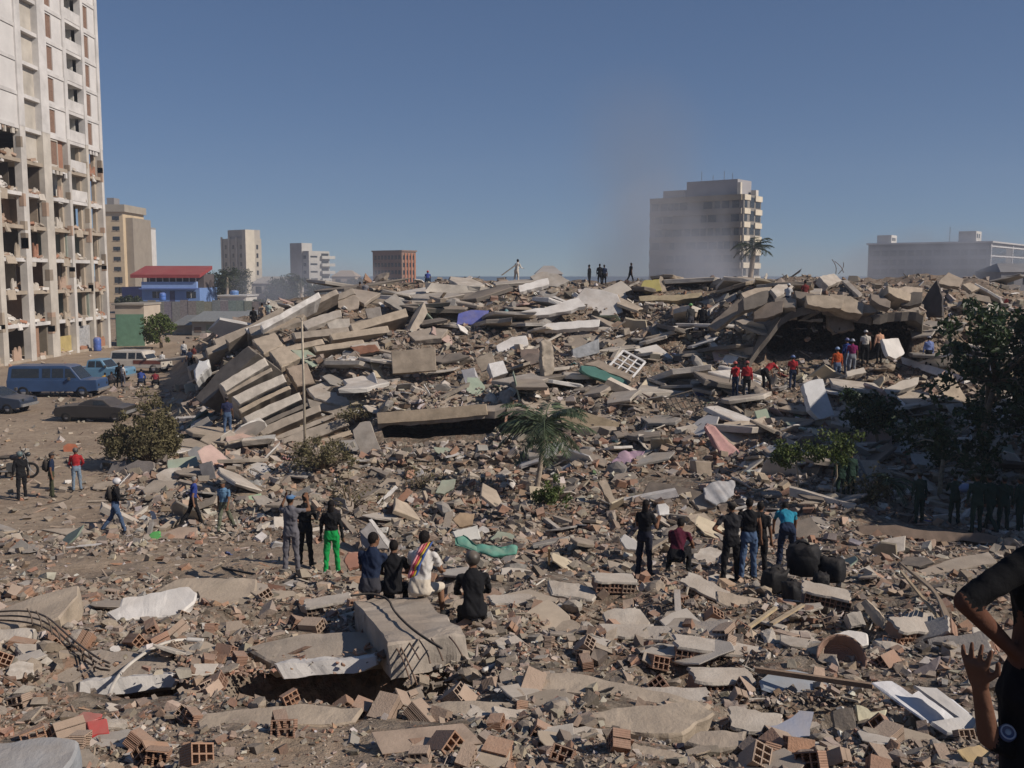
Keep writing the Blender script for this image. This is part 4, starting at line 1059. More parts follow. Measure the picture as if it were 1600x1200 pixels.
# broken clay vessel
vm = MB(); seg = 16
pr = [(.02, 0), (.16, .02), (.25, .12), (.28, .26), (.27, .30), (.25, .26), (.22, .13), (.14, .05), (.0, .04)]
vm.lathe(pr, 18)
vo = vm.build('clay_vessel', M_BRICK, None, (.36, .20, .15), True)
hp = P(1310, 1040, 11.1); vo.location = hp; vo.rotation_euler = (R(48), R(-12), 0)
tag(vo, 'broken round clay vessel lying open on the rubble, right', 'vessel')

# --- collapsed floors on the left of the pile (stacked tilted slabs)
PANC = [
 ('upper dark slab of the leaning stack of collapsed floors', [(303, 622), (345, 575), (388, 540), (402, 552), (352, 600), (318, 632)], DKCON, 46, 2.2, (-.45, -.75, .5)),  # dark colour stands in for the shadow on this slab
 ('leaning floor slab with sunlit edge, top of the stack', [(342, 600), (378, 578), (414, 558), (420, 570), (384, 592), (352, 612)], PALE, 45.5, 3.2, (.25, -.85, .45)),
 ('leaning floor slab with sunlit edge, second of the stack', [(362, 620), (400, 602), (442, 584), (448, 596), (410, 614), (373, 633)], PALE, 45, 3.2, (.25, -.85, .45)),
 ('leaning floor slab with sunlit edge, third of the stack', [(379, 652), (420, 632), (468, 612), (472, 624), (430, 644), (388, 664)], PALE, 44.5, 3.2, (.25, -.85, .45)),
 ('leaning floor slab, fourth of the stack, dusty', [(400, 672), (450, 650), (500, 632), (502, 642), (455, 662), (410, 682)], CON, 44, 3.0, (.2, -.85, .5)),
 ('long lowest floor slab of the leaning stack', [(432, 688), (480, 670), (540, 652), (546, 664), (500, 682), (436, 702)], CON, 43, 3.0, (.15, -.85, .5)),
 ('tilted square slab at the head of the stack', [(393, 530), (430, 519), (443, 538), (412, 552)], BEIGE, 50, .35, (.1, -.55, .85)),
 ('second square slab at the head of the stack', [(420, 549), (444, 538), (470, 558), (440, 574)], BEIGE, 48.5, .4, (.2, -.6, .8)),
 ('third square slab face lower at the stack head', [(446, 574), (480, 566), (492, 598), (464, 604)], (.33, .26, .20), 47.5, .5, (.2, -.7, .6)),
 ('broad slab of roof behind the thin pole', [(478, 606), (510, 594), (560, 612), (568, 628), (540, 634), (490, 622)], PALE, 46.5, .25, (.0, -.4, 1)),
 ('sagging slab edge right of the thin pole', [(478, 622), (520, 634), (568, 632), (572, 642), (530, 650), (482, 636)], CON, 45.2, .6, (.1, -.9, .4)),
 ('grey slab end right below the sagging slab edge', [(452, 712), (468, 704), (480, 745), (460, 752)], CON, 41.5, .5, (-.3, -.9, .2)),
 ('flat slab sheltering the beams below the thin pole', [(470, 722), (520, 712), (545, 716), (540, 740), (490, 735)], (.30, .26, .21), 41, .2, (.1, -.45, .9)),
]
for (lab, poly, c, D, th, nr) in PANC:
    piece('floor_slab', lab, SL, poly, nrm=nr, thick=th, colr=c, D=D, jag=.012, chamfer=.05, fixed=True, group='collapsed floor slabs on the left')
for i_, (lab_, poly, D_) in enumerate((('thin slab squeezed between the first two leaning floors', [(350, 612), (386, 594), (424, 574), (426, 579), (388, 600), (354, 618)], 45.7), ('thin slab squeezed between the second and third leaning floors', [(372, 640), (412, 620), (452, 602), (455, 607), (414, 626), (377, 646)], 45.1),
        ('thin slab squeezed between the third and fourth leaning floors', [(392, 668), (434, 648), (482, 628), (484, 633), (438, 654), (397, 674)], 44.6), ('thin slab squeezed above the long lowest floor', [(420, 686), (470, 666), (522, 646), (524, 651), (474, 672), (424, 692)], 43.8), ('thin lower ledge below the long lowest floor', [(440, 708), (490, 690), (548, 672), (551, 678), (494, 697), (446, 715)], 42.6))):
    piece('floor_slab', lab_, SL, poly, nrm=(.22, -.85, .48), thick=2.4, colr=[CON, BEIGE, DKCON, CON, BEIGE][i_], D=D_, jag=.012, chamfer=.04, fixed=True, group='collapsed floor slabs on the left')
_rf = random.Random(31)
FLAB = ['thin floor slab lowest on the left flank by the crushed car', 'thin floor slab second up the left flank', 'thin floor slab third up the left flank above the stack', 'thin floor slab halfway up the left flank', 'thin floor slab left below the man in black on the shoulder',
        'thin floor slab under the three men on the left shoulder', 'thin floor slab right of the three men on the shoulder', 'thin floor slab high on the flank left of the boxy block', 'thin floor slab topmost on the left flank beside the boxy block', 'level floor slab behind the top of the thin pole',
        'level floor slab right of the thin pole top', 'level floor slab left of the thin pole top', 'level floor slab above the small red brick edge', 'level floor slab below the man in grey shirt']
FLANK = [((322, 566), 30), ((338, 548), 34), ((356, 536), 36), ((372, 520), 40), ((396, 508), 44), ((425, 500), 42), ((452, 486), 46), ((482, 476), 44), ((512, 470), 40), ((500, 520), 44), ((528, 540), 40), ((470, 540), 34), ((560, 520), 46), ((590, 500), 44)]
for i_, ((cx_, cy0), hl) in enumerate(FLANK):
    sl = -_rf.uniform(.28, .55) if i_ < 9 else -_rf.uniform(.05, .25); hh = _rf.uniform(4.5, 8)
    x0, x1 = cx_ - hl, cx_ + hl
    poly = [(x0, cy0 - sl * hl - hh * .4), (x1, cy0 + sl * hl - hh), (x1 + 4, cy0 + sl * hl + hh * .6), (x0 + 5, cy0 - sl * hl + hh)]
    piece('floor_slab', FLAB[i_], SL, poly, nrm=(.22, -.8, .55), thick=_rf.uniform(1.2, 2.4), colr=_rf.choice([PALE, CON, BEIGE, (.30, .26, .215), WHITE]), D=58, jag=.01, chamfer=.05, group='collapsed floor slabs on the left')
slabs([
 ('concrete_beam', 'long straight tan beam above the dark gap, centre left', 'beam', [(588, 645), (680, 638), (760, 631), (762, 648), (680, 656), (590, 662)], dict(nrm=(.02, -1, .12), thick=.9, colr=(.45, .36, .26), D=41.25, jag=.004, fixed=True)),
 ('concrete_beam', 'second tan beam right of the palm crown', 'beam', [(872, 646), (905, 641), (968, 660), (966, 674), (920, 668), (878, 660)], dict(nrm=(.1, -1, .15), thick=.7, colr=(.40, .32, .22), D=41.5, jag=.006, fixed=True)),
 ('concrete_beam', 'low dusty floor edge at the foot of the pile', 'beam', [(642, 724), (720, 720), (802, 716), (802, 731), (720, 736), (652, 743)], dict(nrm=(.0, -1, .2), thick=1.2, colr=(.34, .27, .20), D=38.1, jag=.006, fixed=True)),
 ('concrete_column', 'fallen grey column with pale patch right of the thin pole', 'column', [(551, 672), (562, 660), (578, 658), (600, 713), (580, 718), (562, 708)], dict(nrm=(-.1, -.8, .5), thick=.45, colr=(.40, .36, .31), D=40.3)),
 ('square_panel', 'square beige panel standing upright on the pile', 'panel', [(611, 549), (680, 542), (682, 579), (613, 584)], dict(nrm=(.05, -1, .35), thick=.35, colr=(.36, .295, .225), D=50, jag=.006)),
 ('blue_box', 'bright blue box tilted near the top of the pile', 'box', [(716, 490), (736, 484), (764, 485), (757, 507), (713, 507)], dict(nrm=(.1, -.8, .6), thick=.7, colr=(.05, .09, .42), m=M_PLASTIC, D=56.5, jag=.004)),
 ('plaster_slab', 'long white slab sloping near the pile top', SL, [(803, 489), (860, 478), (904, 465), (916, 478), (880, 487), (812, 497)], dict(nrm=(.05, -.6, .8), thick=.25, colr=WHITE, m=M_PLASTER, D=57)),
 ('plaster_slab', 'long white slab lying below the first white one', SL, [(846, 506), (895, 502), (938, 499), (936, 510), (890, 514), (850, 516)], dict(nrm=(.05, -.7, .7), thick=.3, colr=WHITE, m=M_PLASTER, D=54.5)),
 ('plaster_slab', 'rounded white slab left of the upright mattress stack', SL, [(775, 540), (800, 526), (822, 524), (826, 538), (800, 548), (778, 550)], dict(nrm=(.0, -.6, .8), thick=.2, colr=WHITE, m=M_PLASTER, D=52)),
 ('plaster_slab', 'white slab on the crest below the man in white', SL, [(810, 446), (856, 434), (858, 444), (830, 452), (812, 456)], dict(nrm=(.1, -.6, .8), thick=.3, colr=WHITE, m=M_PLASTER, D=68)),
 ('concrete_slab', 'grey slab cluster on the crest right of the man in white', SL, [(828, 432), (848, 424), (872, 428), (890, 438), (870, 448), (840, 444)], dict(nrm=(0, -.6, .8), thick=.5, colr=(.40, .37, .33), D=69)),
 ('metal_box', 'grey metal cabinet lying open in the middle of the pile', 'cabinet', [(894, 546), (936, 529), (937, 551), (896, 562)], dict(nrm=(.2, -1, .2), thick=.9, colr=(.36, .37, .38), m=M_METAL, D=51, jag=.003)),
 ('green_edged_slab', 'thick slab with teal painted edge left of the white frame', SL, [(908, 571), (930, 573), (984, 597), (980, 604), (925, 588), (908, 578)], dict(nrm=(.1, -1, .2), thick=.9, colr=(.12, .27, .23), m=M_PLASTER, D=48.5)),
 ('concrete_slab', 'thick brown slab above the teal edge', SL, [(912, 569), (935, 562), (988, 586), (986, 596), (930, 572)], dict(nrm=(0, -.35, 1), thick=.25, colr=(.32, .26, .2), D=49)),
 ('white_cabinet', 'white appliance box on its side, middle of pile', 'appliance', [(763, 568), (786, 563), (794, 582), (770, 590)], dict(nrm=(.2, -.8, .5), thick=.6, colr=(.75, .74, .73), m=M_PLASTIC, D=48.5, jag=.003)),
 ('white_cabinet', 'pale grey appliance beside the white one, tilted left', 'appliance', [(720, 578), (741, 574), (744, 588), (727, 599)], dict(nrm=(-.2, -.8, .5), thick=.6, colr=(.5, .5, .52), m=M_PLASTIC, D=48, jag=.004)),
 ('concrete_slab', 'tan leaning panel behind the two appliances', SL, [(742, 560), (768, 549), (776, 572), (752, 582)], dict(nrm=(-.1, -.9, .4), thick=.15, colr=BEIGE, D=49.5)),
 ('pink_mattress', 'pink patterned mattress hanging over the slope', 'mattress', [(1100, 664), (1106, 658), (1118, 664), (1140, 690), (1162, 708), (1157, 718), (1134, 723), (1120, 700)], dict(nrm=(.2, -.7, .6), thick=.25, colr=(.52, .29, .28), m=M_CLOTH, D=41, jag=.004, chamfer=.06)),
 ('purple_cloth', 'lilac cloth spread over rubble right of the palm', 'cloth', [(953, 722), (966, 708), (992, 702), (1008, 704), (1002, 722), (984, 738), (962, 744)], dict(nrm=(.0, -.6, .8), thick=.12, colr=(.40, .27, .38), m=M_CLOTH, D=38.5, chamfer=.05)),
 ('dark_table', 'dark dusty table top tilted behind the woman in black', 'table', [(998, 782), (1014, 752), (1056, 758), (1096, 768), (1088, 798), (1046, 808), (1020, 800)], dict(nrm=(.05, -.7, .7), thick=.08, colr=(.10, .085, .075), m=M_WOOD, D=31, jag=.006)),
 ('overturned_cabinet', 'tan overturned cabinet below the window grilles', 'cabinet', [(1040, 688), (1070, 682), (1105, 694), (1112, 706), (1084, 716), (1060, 704)], dict(nrm=(.1, -.4, .9), thick=.9, colr=(.36, .30, .22), m=M_WOOD, D=39.5)),
 ('concrete_column', 'square pier stub under the overturned cabinet', 'column', [(1086, 720), (1112, 722), (1113, 754), (1090, 748)], dict(nrm=(.3, -1, .1), thick=.5, colr=(.40, .33, .26), D=38)),
 ('concrete_slab', 'pale slab below the window grilles', SL, [(1055, 668), (1085, 662), (1100, 674), (1070, 682)], dict(nrm=(0, -.5, 1), thick=.2, colr=PALE, D=40.5)),
 ('plaster_slab', 'tall pale slab leaning upright left of the dark trees', SL, [(1255, 600), (1268, 594), (1286, 592), (1294, 620), (1304, 650), (1280, 655), (1266, 640)], dict(nrm=(.2, -.9, .4), thick=.35, colr=(.68, .68, .68), m=M_PLASTER, D=41)),
 ('concrete_slab', 'tan slab standing between the leafy trees', SL, [(1458, 590), (1488, 583), (1514, 630), (1482, 628)], dict(nrm=(.3, -.8, .5), thick=.2, colr=BEIGE, D=45)),
 ('plaster_slab', 'bright slab leaning beside the man in peach', SL, [(1378, 529), (1404, 528), (1414, 552), (1400, 561), (1388, 556)], dict(nrm=(.5, -.7, .5), thick=.2, colr=WHITE, m=M_PLASTER, D=47)),
 ('plaster_slab', 'pale slab sloping down below the group in vests', SL, [(1380, 608), (1410, 594), (1436, 589), (1434, 600), (1404, 612), (1386, 617)], dict(nrm=(.1, -.6, .8), thick=.25, colr=PALE, m=M_PLASTER, D=44)),
 ('plaster_slab', 'small pale slab left under the group in vests', SL, [(1322, 580), (1350, 574), (1354, 582), (1324, 588)], dict(nrm=(.1, -.6, .8), thick=.2, colr=PALE, m=M_PLASTER, D=46)),
 ('curved_shell', 'beige curved wall shell lying high above the group', SL, [(1292, 488), (1310, 484), (1332, 498), (1336, 514), (1304, 520), (1294, 508)], dict(nrm=(.1, -.9, .5), thick=.3, colr=(.46, .37, .29), D=51)),
 ('curved_shell', 'cracked beige wall piece near the crest on the right', SL, [(1382, 470), (1392, 454), (1414, 447), (1442, 450), (1434, 474), (1400, 475)], dict(nrm=(.2, -.8, .5), thick=.3, colr=(.46, .38, .30), D=55)),
 ('concrete_slab', 'tilted pale slab on the right crest', SL, [(1280, 432), (1303, 427), (1316, 438), (1294, 447)], dict(nrm=(.3, -.5, .8), thick=.5, colr=PALE, D=62)),
 ('concrete_slab', 'pale shell piece on the crest left of the dark cavity', SL, [(1204, 452), (1216, 444), (1246, 443), (1230, 456), (1214, 464)], dict(nrm=(.2, -.5, .8), thick=.3, colr=PALE, D=58)),
 ('roof_slab', 'sunlit slab roofing the dark cavity, left part', SL, [(1158, 458), (1180, 450), (1206, 448), (1200, 460), (1168, 472)], dict(nrm=(.1, -.5, .9), thick=.35, colr=BEIGE, D=57)),
 ('roof_slab', 'long slab lying in front of the cavity at mid height', SL, [(1338, 484), (1352, 479), (1392, 490), (1392, 497), (1366, 500)], dict(nrm=(.2, -.5, .8), thick=.3, colr=(.36, .3, .24), D=51)),
 ('roof_slab', 'thin pale edge slab inside the dark cavity', SL, [(1296, 472), (1335, 472), (1334, 476), (1298, 476)], dict(nrm=(0, -.8, .6), thick=.3, colr=PALE, D=53)),
 ('dark_slab', 'black triangular slab standing at the right crest', SL, [(1434, 482), (1450, 455), (1464, 437), (1472, 462), (1472, 494), (1440, 496)], dict(nrm=(-.7, -.7, .2), thick=.3, colr=(.09, .08, .075), D=53)),
 ('concrete_slab', 'tan leaning slab right of the black triangle', SL, [(1464, 442), (1482, 425), (1506, 436), (1500, 448), (1480, 446)], dict(nrm=(.2, -.6, .7), thick=.25, colr=(.3, .25, .2), D=58)),
 ('concrete_slab', 'rounded tan slab at the right end of the crest', SL, [(1504, 444), (1516, 441), (1532, 450), (1518, 456)], dict(nrm=(.2, -.6, .7), thick=.25, colr=BEIGE, D=57)),
 ('olive_panel', 'yellowish curved panel on the crest left of the smoke', 'panel', [(998, 452), (1006, 438), (1030, 436), (1034, 454), (1010, 458)], dict(nrm=(.1, -.9, .5), thick=.2, colr=(.38, .33, .12), m=M_PLASTER, D=67)),
 ('concrete_slab', 'upright thin slab on the crest beside the yellowish panel', SL, [(1026, 456), (1031, 431), (1036, 433), (1042, 456)], dict(nrm=(.2, -1, .2), thick=.2, colr=BEIGE, D=66.5)),
 ('wall_remnant', 'dark pointed wall remnant in front of the smoke', SL, [(1104, 448), (1112, 430), (1116, 430), (1119, 450)], dict(nrm=(.2, -1, .2), thick=.3, colr=(.18, .13, .11), D=70)),
 ('floor_slab', 'long yellowish floor slab below the crest, right of centre', SL, [(998, 463), (1050, 461), (1096, 457), (1098, 464), (1050, 470), (1000, 470)], dict(nrm=(0, -.8, .6), thick=.6, colr=(.40, .33, .21), D=64)),
 ('concrete_slab', 'grey white box slab left of the blue box', SL, [(636, 520), (672, 512), (700, 514), (690, 528), (648, 532)], dict(nrm=(0, -.5, .9), thick=.3, colr=CON, D=54)),
 ('concrete_slab', 'pale flat slab left of the square beige panel', SL, [(548, 540), (590, 533), (594, 545), (560, 552)], dict(nrm=(0, -.6, .8), thick=.3, colr=PALE, D=51)),
 ('brick_topped_slab', 'small wall piece with red brick edge left of the beige panel', SL, [(546, 542), (586, 538), (593, 548), (562, 554)], dict(nrm=(0, -1, .2), thick=.3, colr=BRK, D=50.4)),
 ('concrete_slab', 'pale slab on the upper left shoulder of the pile', SL, [(470, 504), (500, 492), (532, 484), (534, 494), (500, 506), (480, 514)], dict(nrm=(0, -.6, .8), thick=.3, colr=PALE, D=57)),
 ('concrete_slab', 'white beam end on the upper left shoulder', SL, [(508, 500), (546, 497), (548, 510), (516, 516)], dict(nrm=(.1, -.8, .5), thick=.35, colr=PALE, D=55)),
 ('concrete_slab', 'grey slab sloping down left shoulder of the pile', SL, [(388, 512), (440, 498), (476, 492), (470, 502), (420, 520), (392, 524)], dict(nrm=(-.1, -.5, .9), thick=.35, colr=CON, D=57)),
 ('concrete_slab', 'tan slab at the far left shoulder below two men', SL, [(430, 504), (470, 488), (478, 494), (446, 510)], dict(nrm=(-.1, -.5, .9), thick=.3, colr=BEIGE, D=60)),
 ('concrete_block', 'boxy broken block with dark opening, upper left crest', 'block', [(527, 463), (548, 455), (562, 468), (560, 482), (538, 488), (528, 480)], dict(nrm=(.2, -.8, .5), thick=1.2, colr=(.33, .28, .23), D=60)),
 ('concrete_block', 'grey rough block right of the boxy one', 'block', [(570, 482), (594, 479), (598, 496), (574, 498)], dict(nrm=(.1, -.9, .4), thick=.8, colr=(.30, .27, .24), D=59)),
 ('concrete_slab', 'tilted grey slab on the crest below the man in grey', SL, [(600, 470), (618, 458), (640, 484), (630, 488)], dict(nrm=(.3, -.6, .7), thick=.25, colr=(.28, .27, .25), D=61)),
 ('round_shell', 'round brown clay pipe ends stacked in the pile middle', 'pipe', [(816, 560), (824, 552), (846, 552), (850, 564), (830, 570)], dict(nrm=(-.2, -.9, .4), thick=.6, colr=(.30, .24, .2), D=50)),
 ('upright_mattress', 'upright worn mattress with slatted side in mid pile', 'mattress', [(846, 534), (852, 528), (862, 534), (866, 560), (864, 588), (850, 590), (846, 560)], dict(nrm=(.5, -.9, .1), thick=.35, colr=(.38, .33, .27), m=M_CLOTH, D=49.5, chamfer=.06)),
 ('concrete_slab', 'brown slab stack left of the upright mattress', SL, [(812, 546), (842, 544), (844, 556), (814, 560)], dict(nrm=(-.1, -.8, .5), thick=.3, colr=(.24, .18, .15), D=50.3)),
 ('concrete_slab', 'tan fallen slab above the dark table', SL, [(1080, 782), (1100, 768), (1126, 776), (1120, 792), (1092, 796)], dict(nrm=(0, -.6, .8), thick=.15, colr=CON, D=30)),
 ('bookcase', 'broken dark bookcase with pale back, left of the dark table', 'bookcase', [(934, 752), (946, 748), (962, 782), (1004, 796), (1002, 810), (958, 794), (944, 772)], dict(nrm=(.0, -.7, .7), thick=.25, colr=(.44, .36, .27), m=M_WOOD, D=31.5)),
 ('white_stool', 'white rounded plastic stool seat beside the woman in black', 'stool', [(1027, 788), (1040, 786), (1046, 792), (1046, 804), (1030, 806)], dict(nrm=(.1, -.9, .4), thick=.2, colr=(.8, .79, .76), m=M_PLASTIC, D=27, jag=.002)),
 ('white_sheet', 'white grey crumpled sheet above the two men', 'sheet', [(1098, 762), (1124, 752), (1150, 750), (1146, 772), (1120, 790), (1100, 780)], dict(nrm=(.1, -.7, .6), thick=.15, colr=(.42, .43, .45), m=M_CLOTH, D=30)),
 ('concrete_slab', 'pale slab on the lower slope right of the woman', SL, [(1072, 806), (1100, 800), (1126, 822), (1096, 830)], dict(nrm=(.1, -.6, .8), thick=.2, colr=BEIGE, D=27)),
 ('concrete_slab', 'white broken slab left of the standing woman', SL, [(968, 842), (976, 834), (998, 846), (996, 860), (978, 858)], dict(nrm=(-.1, -.8, .5), thick=.2, colr=WHITE, m=M_PLASTER, D=23)),
 ('tarpaulin', 'teal green tarpaulin over rubble behind the seated people', 'tarpaulin', [(708, 838), (724, 832), (745, 850), (806, 854), (806, 864), (770, 868), (735, 860), (710, 852)], dict(nrm=(0, -.5, .8), thick=.08, colr=(.10, .36, .28), m=M_CLOTH, D=22.5, lift=.1)),
 ('printed_box', 'white cardboard box with small orange print above the tarpaulin', 'box', [(706, 830), (746, 820), (752, 842), (716, 846)], dict(nrm=(.1, -.8, .6), thick=.12, colr=(.66, .65, .60), m=M_PLASTER, D=23.2)),
 ('wooden_board', 'weathered reddish board propped among debris, centre left', 'board', [(596, 808), (636, 762), (646, 768), (606, 812)], dict(nrm=(.2, -.8, .5), thick=.06, colr=(.27, .14, .09), m=M_WOOD, D=31.5)),
 ('white_frame_post', 'white slat leaning left of the reddish board', 'slat', [(584, 790), (618, 758), (622, 762), (588, 796)], dict(nrm=(.2, -.8, .5), thick=.06, colr=WHITE, m=M_WOOD, D=32)),
 ('door_leaf', 'grey door leaf leaning behind the seated navy shirt', 'door', [(562, 830), (582, 812), (612, 848), (606, 858), (566, 856)], dict(nrm=(.2, -.8, .5), thick=.08, colr=(.27, .26, .26), m=M_WOOD, D=24.5)),
 ('white_frame_post', 'white post slanting across the grey door leaf', 'post', [(576, 812), (581, 810), (612, 850), (607, 856)], dict(nrm=(.2, -.9, .4), thick=.1, colr=WHITE, m=M_WOOD, D=24.2)),
 ('red_stool', 'reddish brown round seat left of the seated navy shirt', 'stool', [(536, 876), (544, 862), (560, 862), (562, 886), (546, 892)], dict(nrm=(.1, -.9, .4), thick=.2, colr=(.40, .18, .12), m=M_PLASTIC, D=17)),
 ('tan_tray', 'tan oval tray on rubble above the reddish board', 'tray', [(558, 778), (574, 768), (594, 768), (588, 778), (566, 786)], dict(nrm=(0, -.6, .8), thick=.08, colr=PALE, m=M_PLASTIC, D=33)),
 ('concrete_slab', 'tan triangular slab above the white slat', SL, [(590, 760), (604, 746), (632, 750), (638, 764), (612, 766)], dict(nrm=(0, -.6, .8), thick=.15, colr=BEIGE, D=34)),
 ('green_lid', 'pale green basin lying right of the leaning posts', 'basin', [(680, 770), (690, 750), (712, 748), (710, 762), (694, 772)], dict(nrm=(.1, -.7, .6), thick=.15, colr=(.30, .36, .28), m=M_PLASTIC, D=32)),
 ('brown_panel', 'brown dented panel right of the green basin', 'panel', [(706, 812), (718, 800), (742, 802), (738, 820), (718, 824)], dict(nrm=(.1, -.7, .6), thick=.08, colr=(.38, .27, .17), m=M_WOOD, D=26)),
 ('orange_crate', 'orange red plastic crate on the open ground near three men', 'crate', [(99, 697), (106, 693), (118, 694), (117, 706), (104, 711), (99, 706)], dict(nrm=(.1, -.8, .5), thick=.35, colr=(.42, .10, .03), m=M_PLASTIC, lift=.3)),
 ('green_bag', 'bright green plastic bag on the ground by the road', 'bag', [(231, 836), (238, 830), (250, 829), (252, 838), (246, 848), (236, 846)], dict(nrm=(.1, -.8, .5), thick=.2, colr=(.02, .42, .06), m=M_PLASTIC, lift=.08, chamfer=.05)),
])
# slab in front of the tower yard: small white car hood lying in the rubble on the left edge of the pile
piece('car_shell', 'white crushed car shell at the left foot of the pile', 'car', [(302, 578), (310, 562), (326, 560), (328, 572), (318, 582), (306, 596)], nrm=(.1, -.8, .5), thick=.9, colr=(.66, .66, .65), m=M_PAINT, D=52, chamfer=.12)
# teal cloth hanging next to the blue box
cm = MB(); n = 10
cv = []
for j in range(6):
    for i in range(n + 1):
        x = -.9 + 1.8 * i / n * (1 + .0 * j); z = 1.0 - j * .22 - .25 * abs(i - 5) / 5 * (1 - j / 6)
        cv.append((x * (.35 + .13 * j), -.14 * j + .10 * math.sin(i * 2.1 + j), z))
cm.add(cv, [(j * (n + 1) + i, j * (n + 1) + i + 1, (j + 1) * (n + 1) + i + 1, (j + 1) * (n + 1) + i) for j in range(5) for i in range(n)])
o = cm.build('teal_cloth', M_CLOTH, None, (.04, .24, .30), True); o.location = P(791, 508, 55.5) + Vector((0, 0, -.1))
sm = o.modifiers.new('thick', 'SOLIDIFY'); sm.thickness = .03
tag(o, 'teal pleated cloth heaped beside the blue box', 'cloth')
# window frames and grilles
def grille(name, label, cat, quad, D, nr, nv, nh, r, colr, m=M_METAL):
    A = P(*np.array(quad, float).mean(0), D); n_ = Vector(nr).normalized()
    pts = []
    for (x, y) in quad:
        rx, rz = ray(x, y); d = Vector((float(rx), 1, float(rz))); c0 = Vector((0, 0, CAMZ))
        pts.append(c0 + d * ((A - c0).dot(n_) / d.dot(n_)) - A)
    root = empty(name, A); tag(root, label, cat)
    fm = MB()
    for i in range(4): fm.tube([pts[i], pts[(i + 1) % 4]], r * 1.6, 4)
    fm.build('frame', m, root, colr)
    for i in range(1, nv):
        MB().tube([pts[0].lerp(pts[1], i / nv), pts[3].lerp(pts[2], i / nv)], r, 4).build('bar', m, root, colr)
    for i in range(1, nh):
        MB().tube([pts[0].lerp(pts[3], i / nh), pts[1].lerp(pts[2], i / nh)], r, 4).build('bar', m, root, colr)
grille('window_casement', 'white window frame lying tilted on the pile', 'window', [(974, 548), (1008, 566), (988, 590), (952, 572)], 48.6, (.1, -.7, .8), 3, 4, .045, (.75, .74, .73), M_WOOD)
grille('window_grille', 'dark barred grille lying right of the second beam', 'grille', [(966, 642), (1018, 632), (1028, 658), (986, 674)], 43.2, (.1, -.8, .6), 8, 3, .022, (.07, .06, .055))
grille('window_grille', 'dark barred grille above the overturned cabinet', 'grille', [(1038, 622), (1082, 610), (1100, 640), (1058, 658)], 43.0, (.1, -.8, .6), 6, 3, .022, (.08, .07, .06))
grille('window_grille', 'vertical grey grille leaning left of the pier stub', 'grille', [(1058, 700), (1080, 716), (1066, 746), (1042, 742)], 38.3, (-.2, -.9, .3), 6, 2, .022, (.25, .25, .25))
grille('metal_ladder', 'thin metal ladder frame by the saplings on the right', 'ladder', [(1335, 722), (1342, 720), (1360, 758), (1352, 760)], 33, (.1, -.9, .4), 1, 6, .03, (.18, .18, .18))
# thin pole
o = MB().tube([(0, 0, -.4), (.02, 0, 2.9), (.0, 0, 5.6)], [.055, .05, .04], 8).build('lamp_pole', M_METAL, None, (.46, .40, .31), True); o.location = on(472, 38.2)
tag(o, 'tall thin rusty pole standing in front of the collapsed slabs', 'pole')
a_ = MB().tube([(0, 0, 5.6), (-.05, -.1, 5.72), (-.16, -.25, 5.74)], .02, 5).build('bracket', M_METAL, o, (.2, .18, .16))
# the plank held over the crest by the man in white, rods and rebars sticking out
stick('wooden_plank', 'long plank carried over the crest by the man in white', 'plank', (784, 430, 70.4), (806, 414, 70.6), .22, .06, (.30, .25, .2))
for i, (a, b) in enumerate((((1306, 428), (1300, 405)), ((1310, 428), (1318, 410)), ((1318, 426), (1304, 408)), ((1226, 440), (1222, 428)), ((1210, 440), (1196, 436)))):
    curve_tube('rebar', ['tallest', 'right leaning', 'left leaning', 'short lone', 'nearly flat'][i] + ' thin rebar sticking up from the right crest', 'rebar', [(a[0], a[1], 62), ((a[0] + b[0]) / 2 + 4, (a[1] + b[1]) / 2, 62), (b[0], b[1], 62)], .022, (.14, .10, .08), group='rebars on the right crest')
# long cables on the road, lower left
CB = [('long black cable lying across the dusty road', [(0, 806, None), (60, 803, None), (130, 792, None), (200, 803, None), (250, 800, None)]),
      ('thin cable curving near the green bag', [(110, 890, None), (240, 862, None), (290, 866, None), (330, 886, None), (400, 900, None)]),
      ('cable looping right of the blue vest man', [(420, 876, None), (330, 874, None), (300, 868, None), (292, 860, None), (300, 852, None)]),
      ('black cable on the open ground by the motorcycle', [(20, 802, None), (75, 790, None), (106, 783, None), (112, 776, None)])]
for lab, pts in CB: curve_tube('cable', lab, 'cable', pts, .025, (.05, .045, .04), M_RUBBER, lift=.03)
stick('wooden_log', 'grey fallen log on the road behind the walking man', 'log', (112, 800, None), (186, 792, None), .28, .24, (.33, .26, .2))
stick('wooden_plank', 'long pale plank lying on the road left of the grey scrubs', 'plank', (302, 852, None), (425, 856, None), .10, .05, (.48, .42, .34))

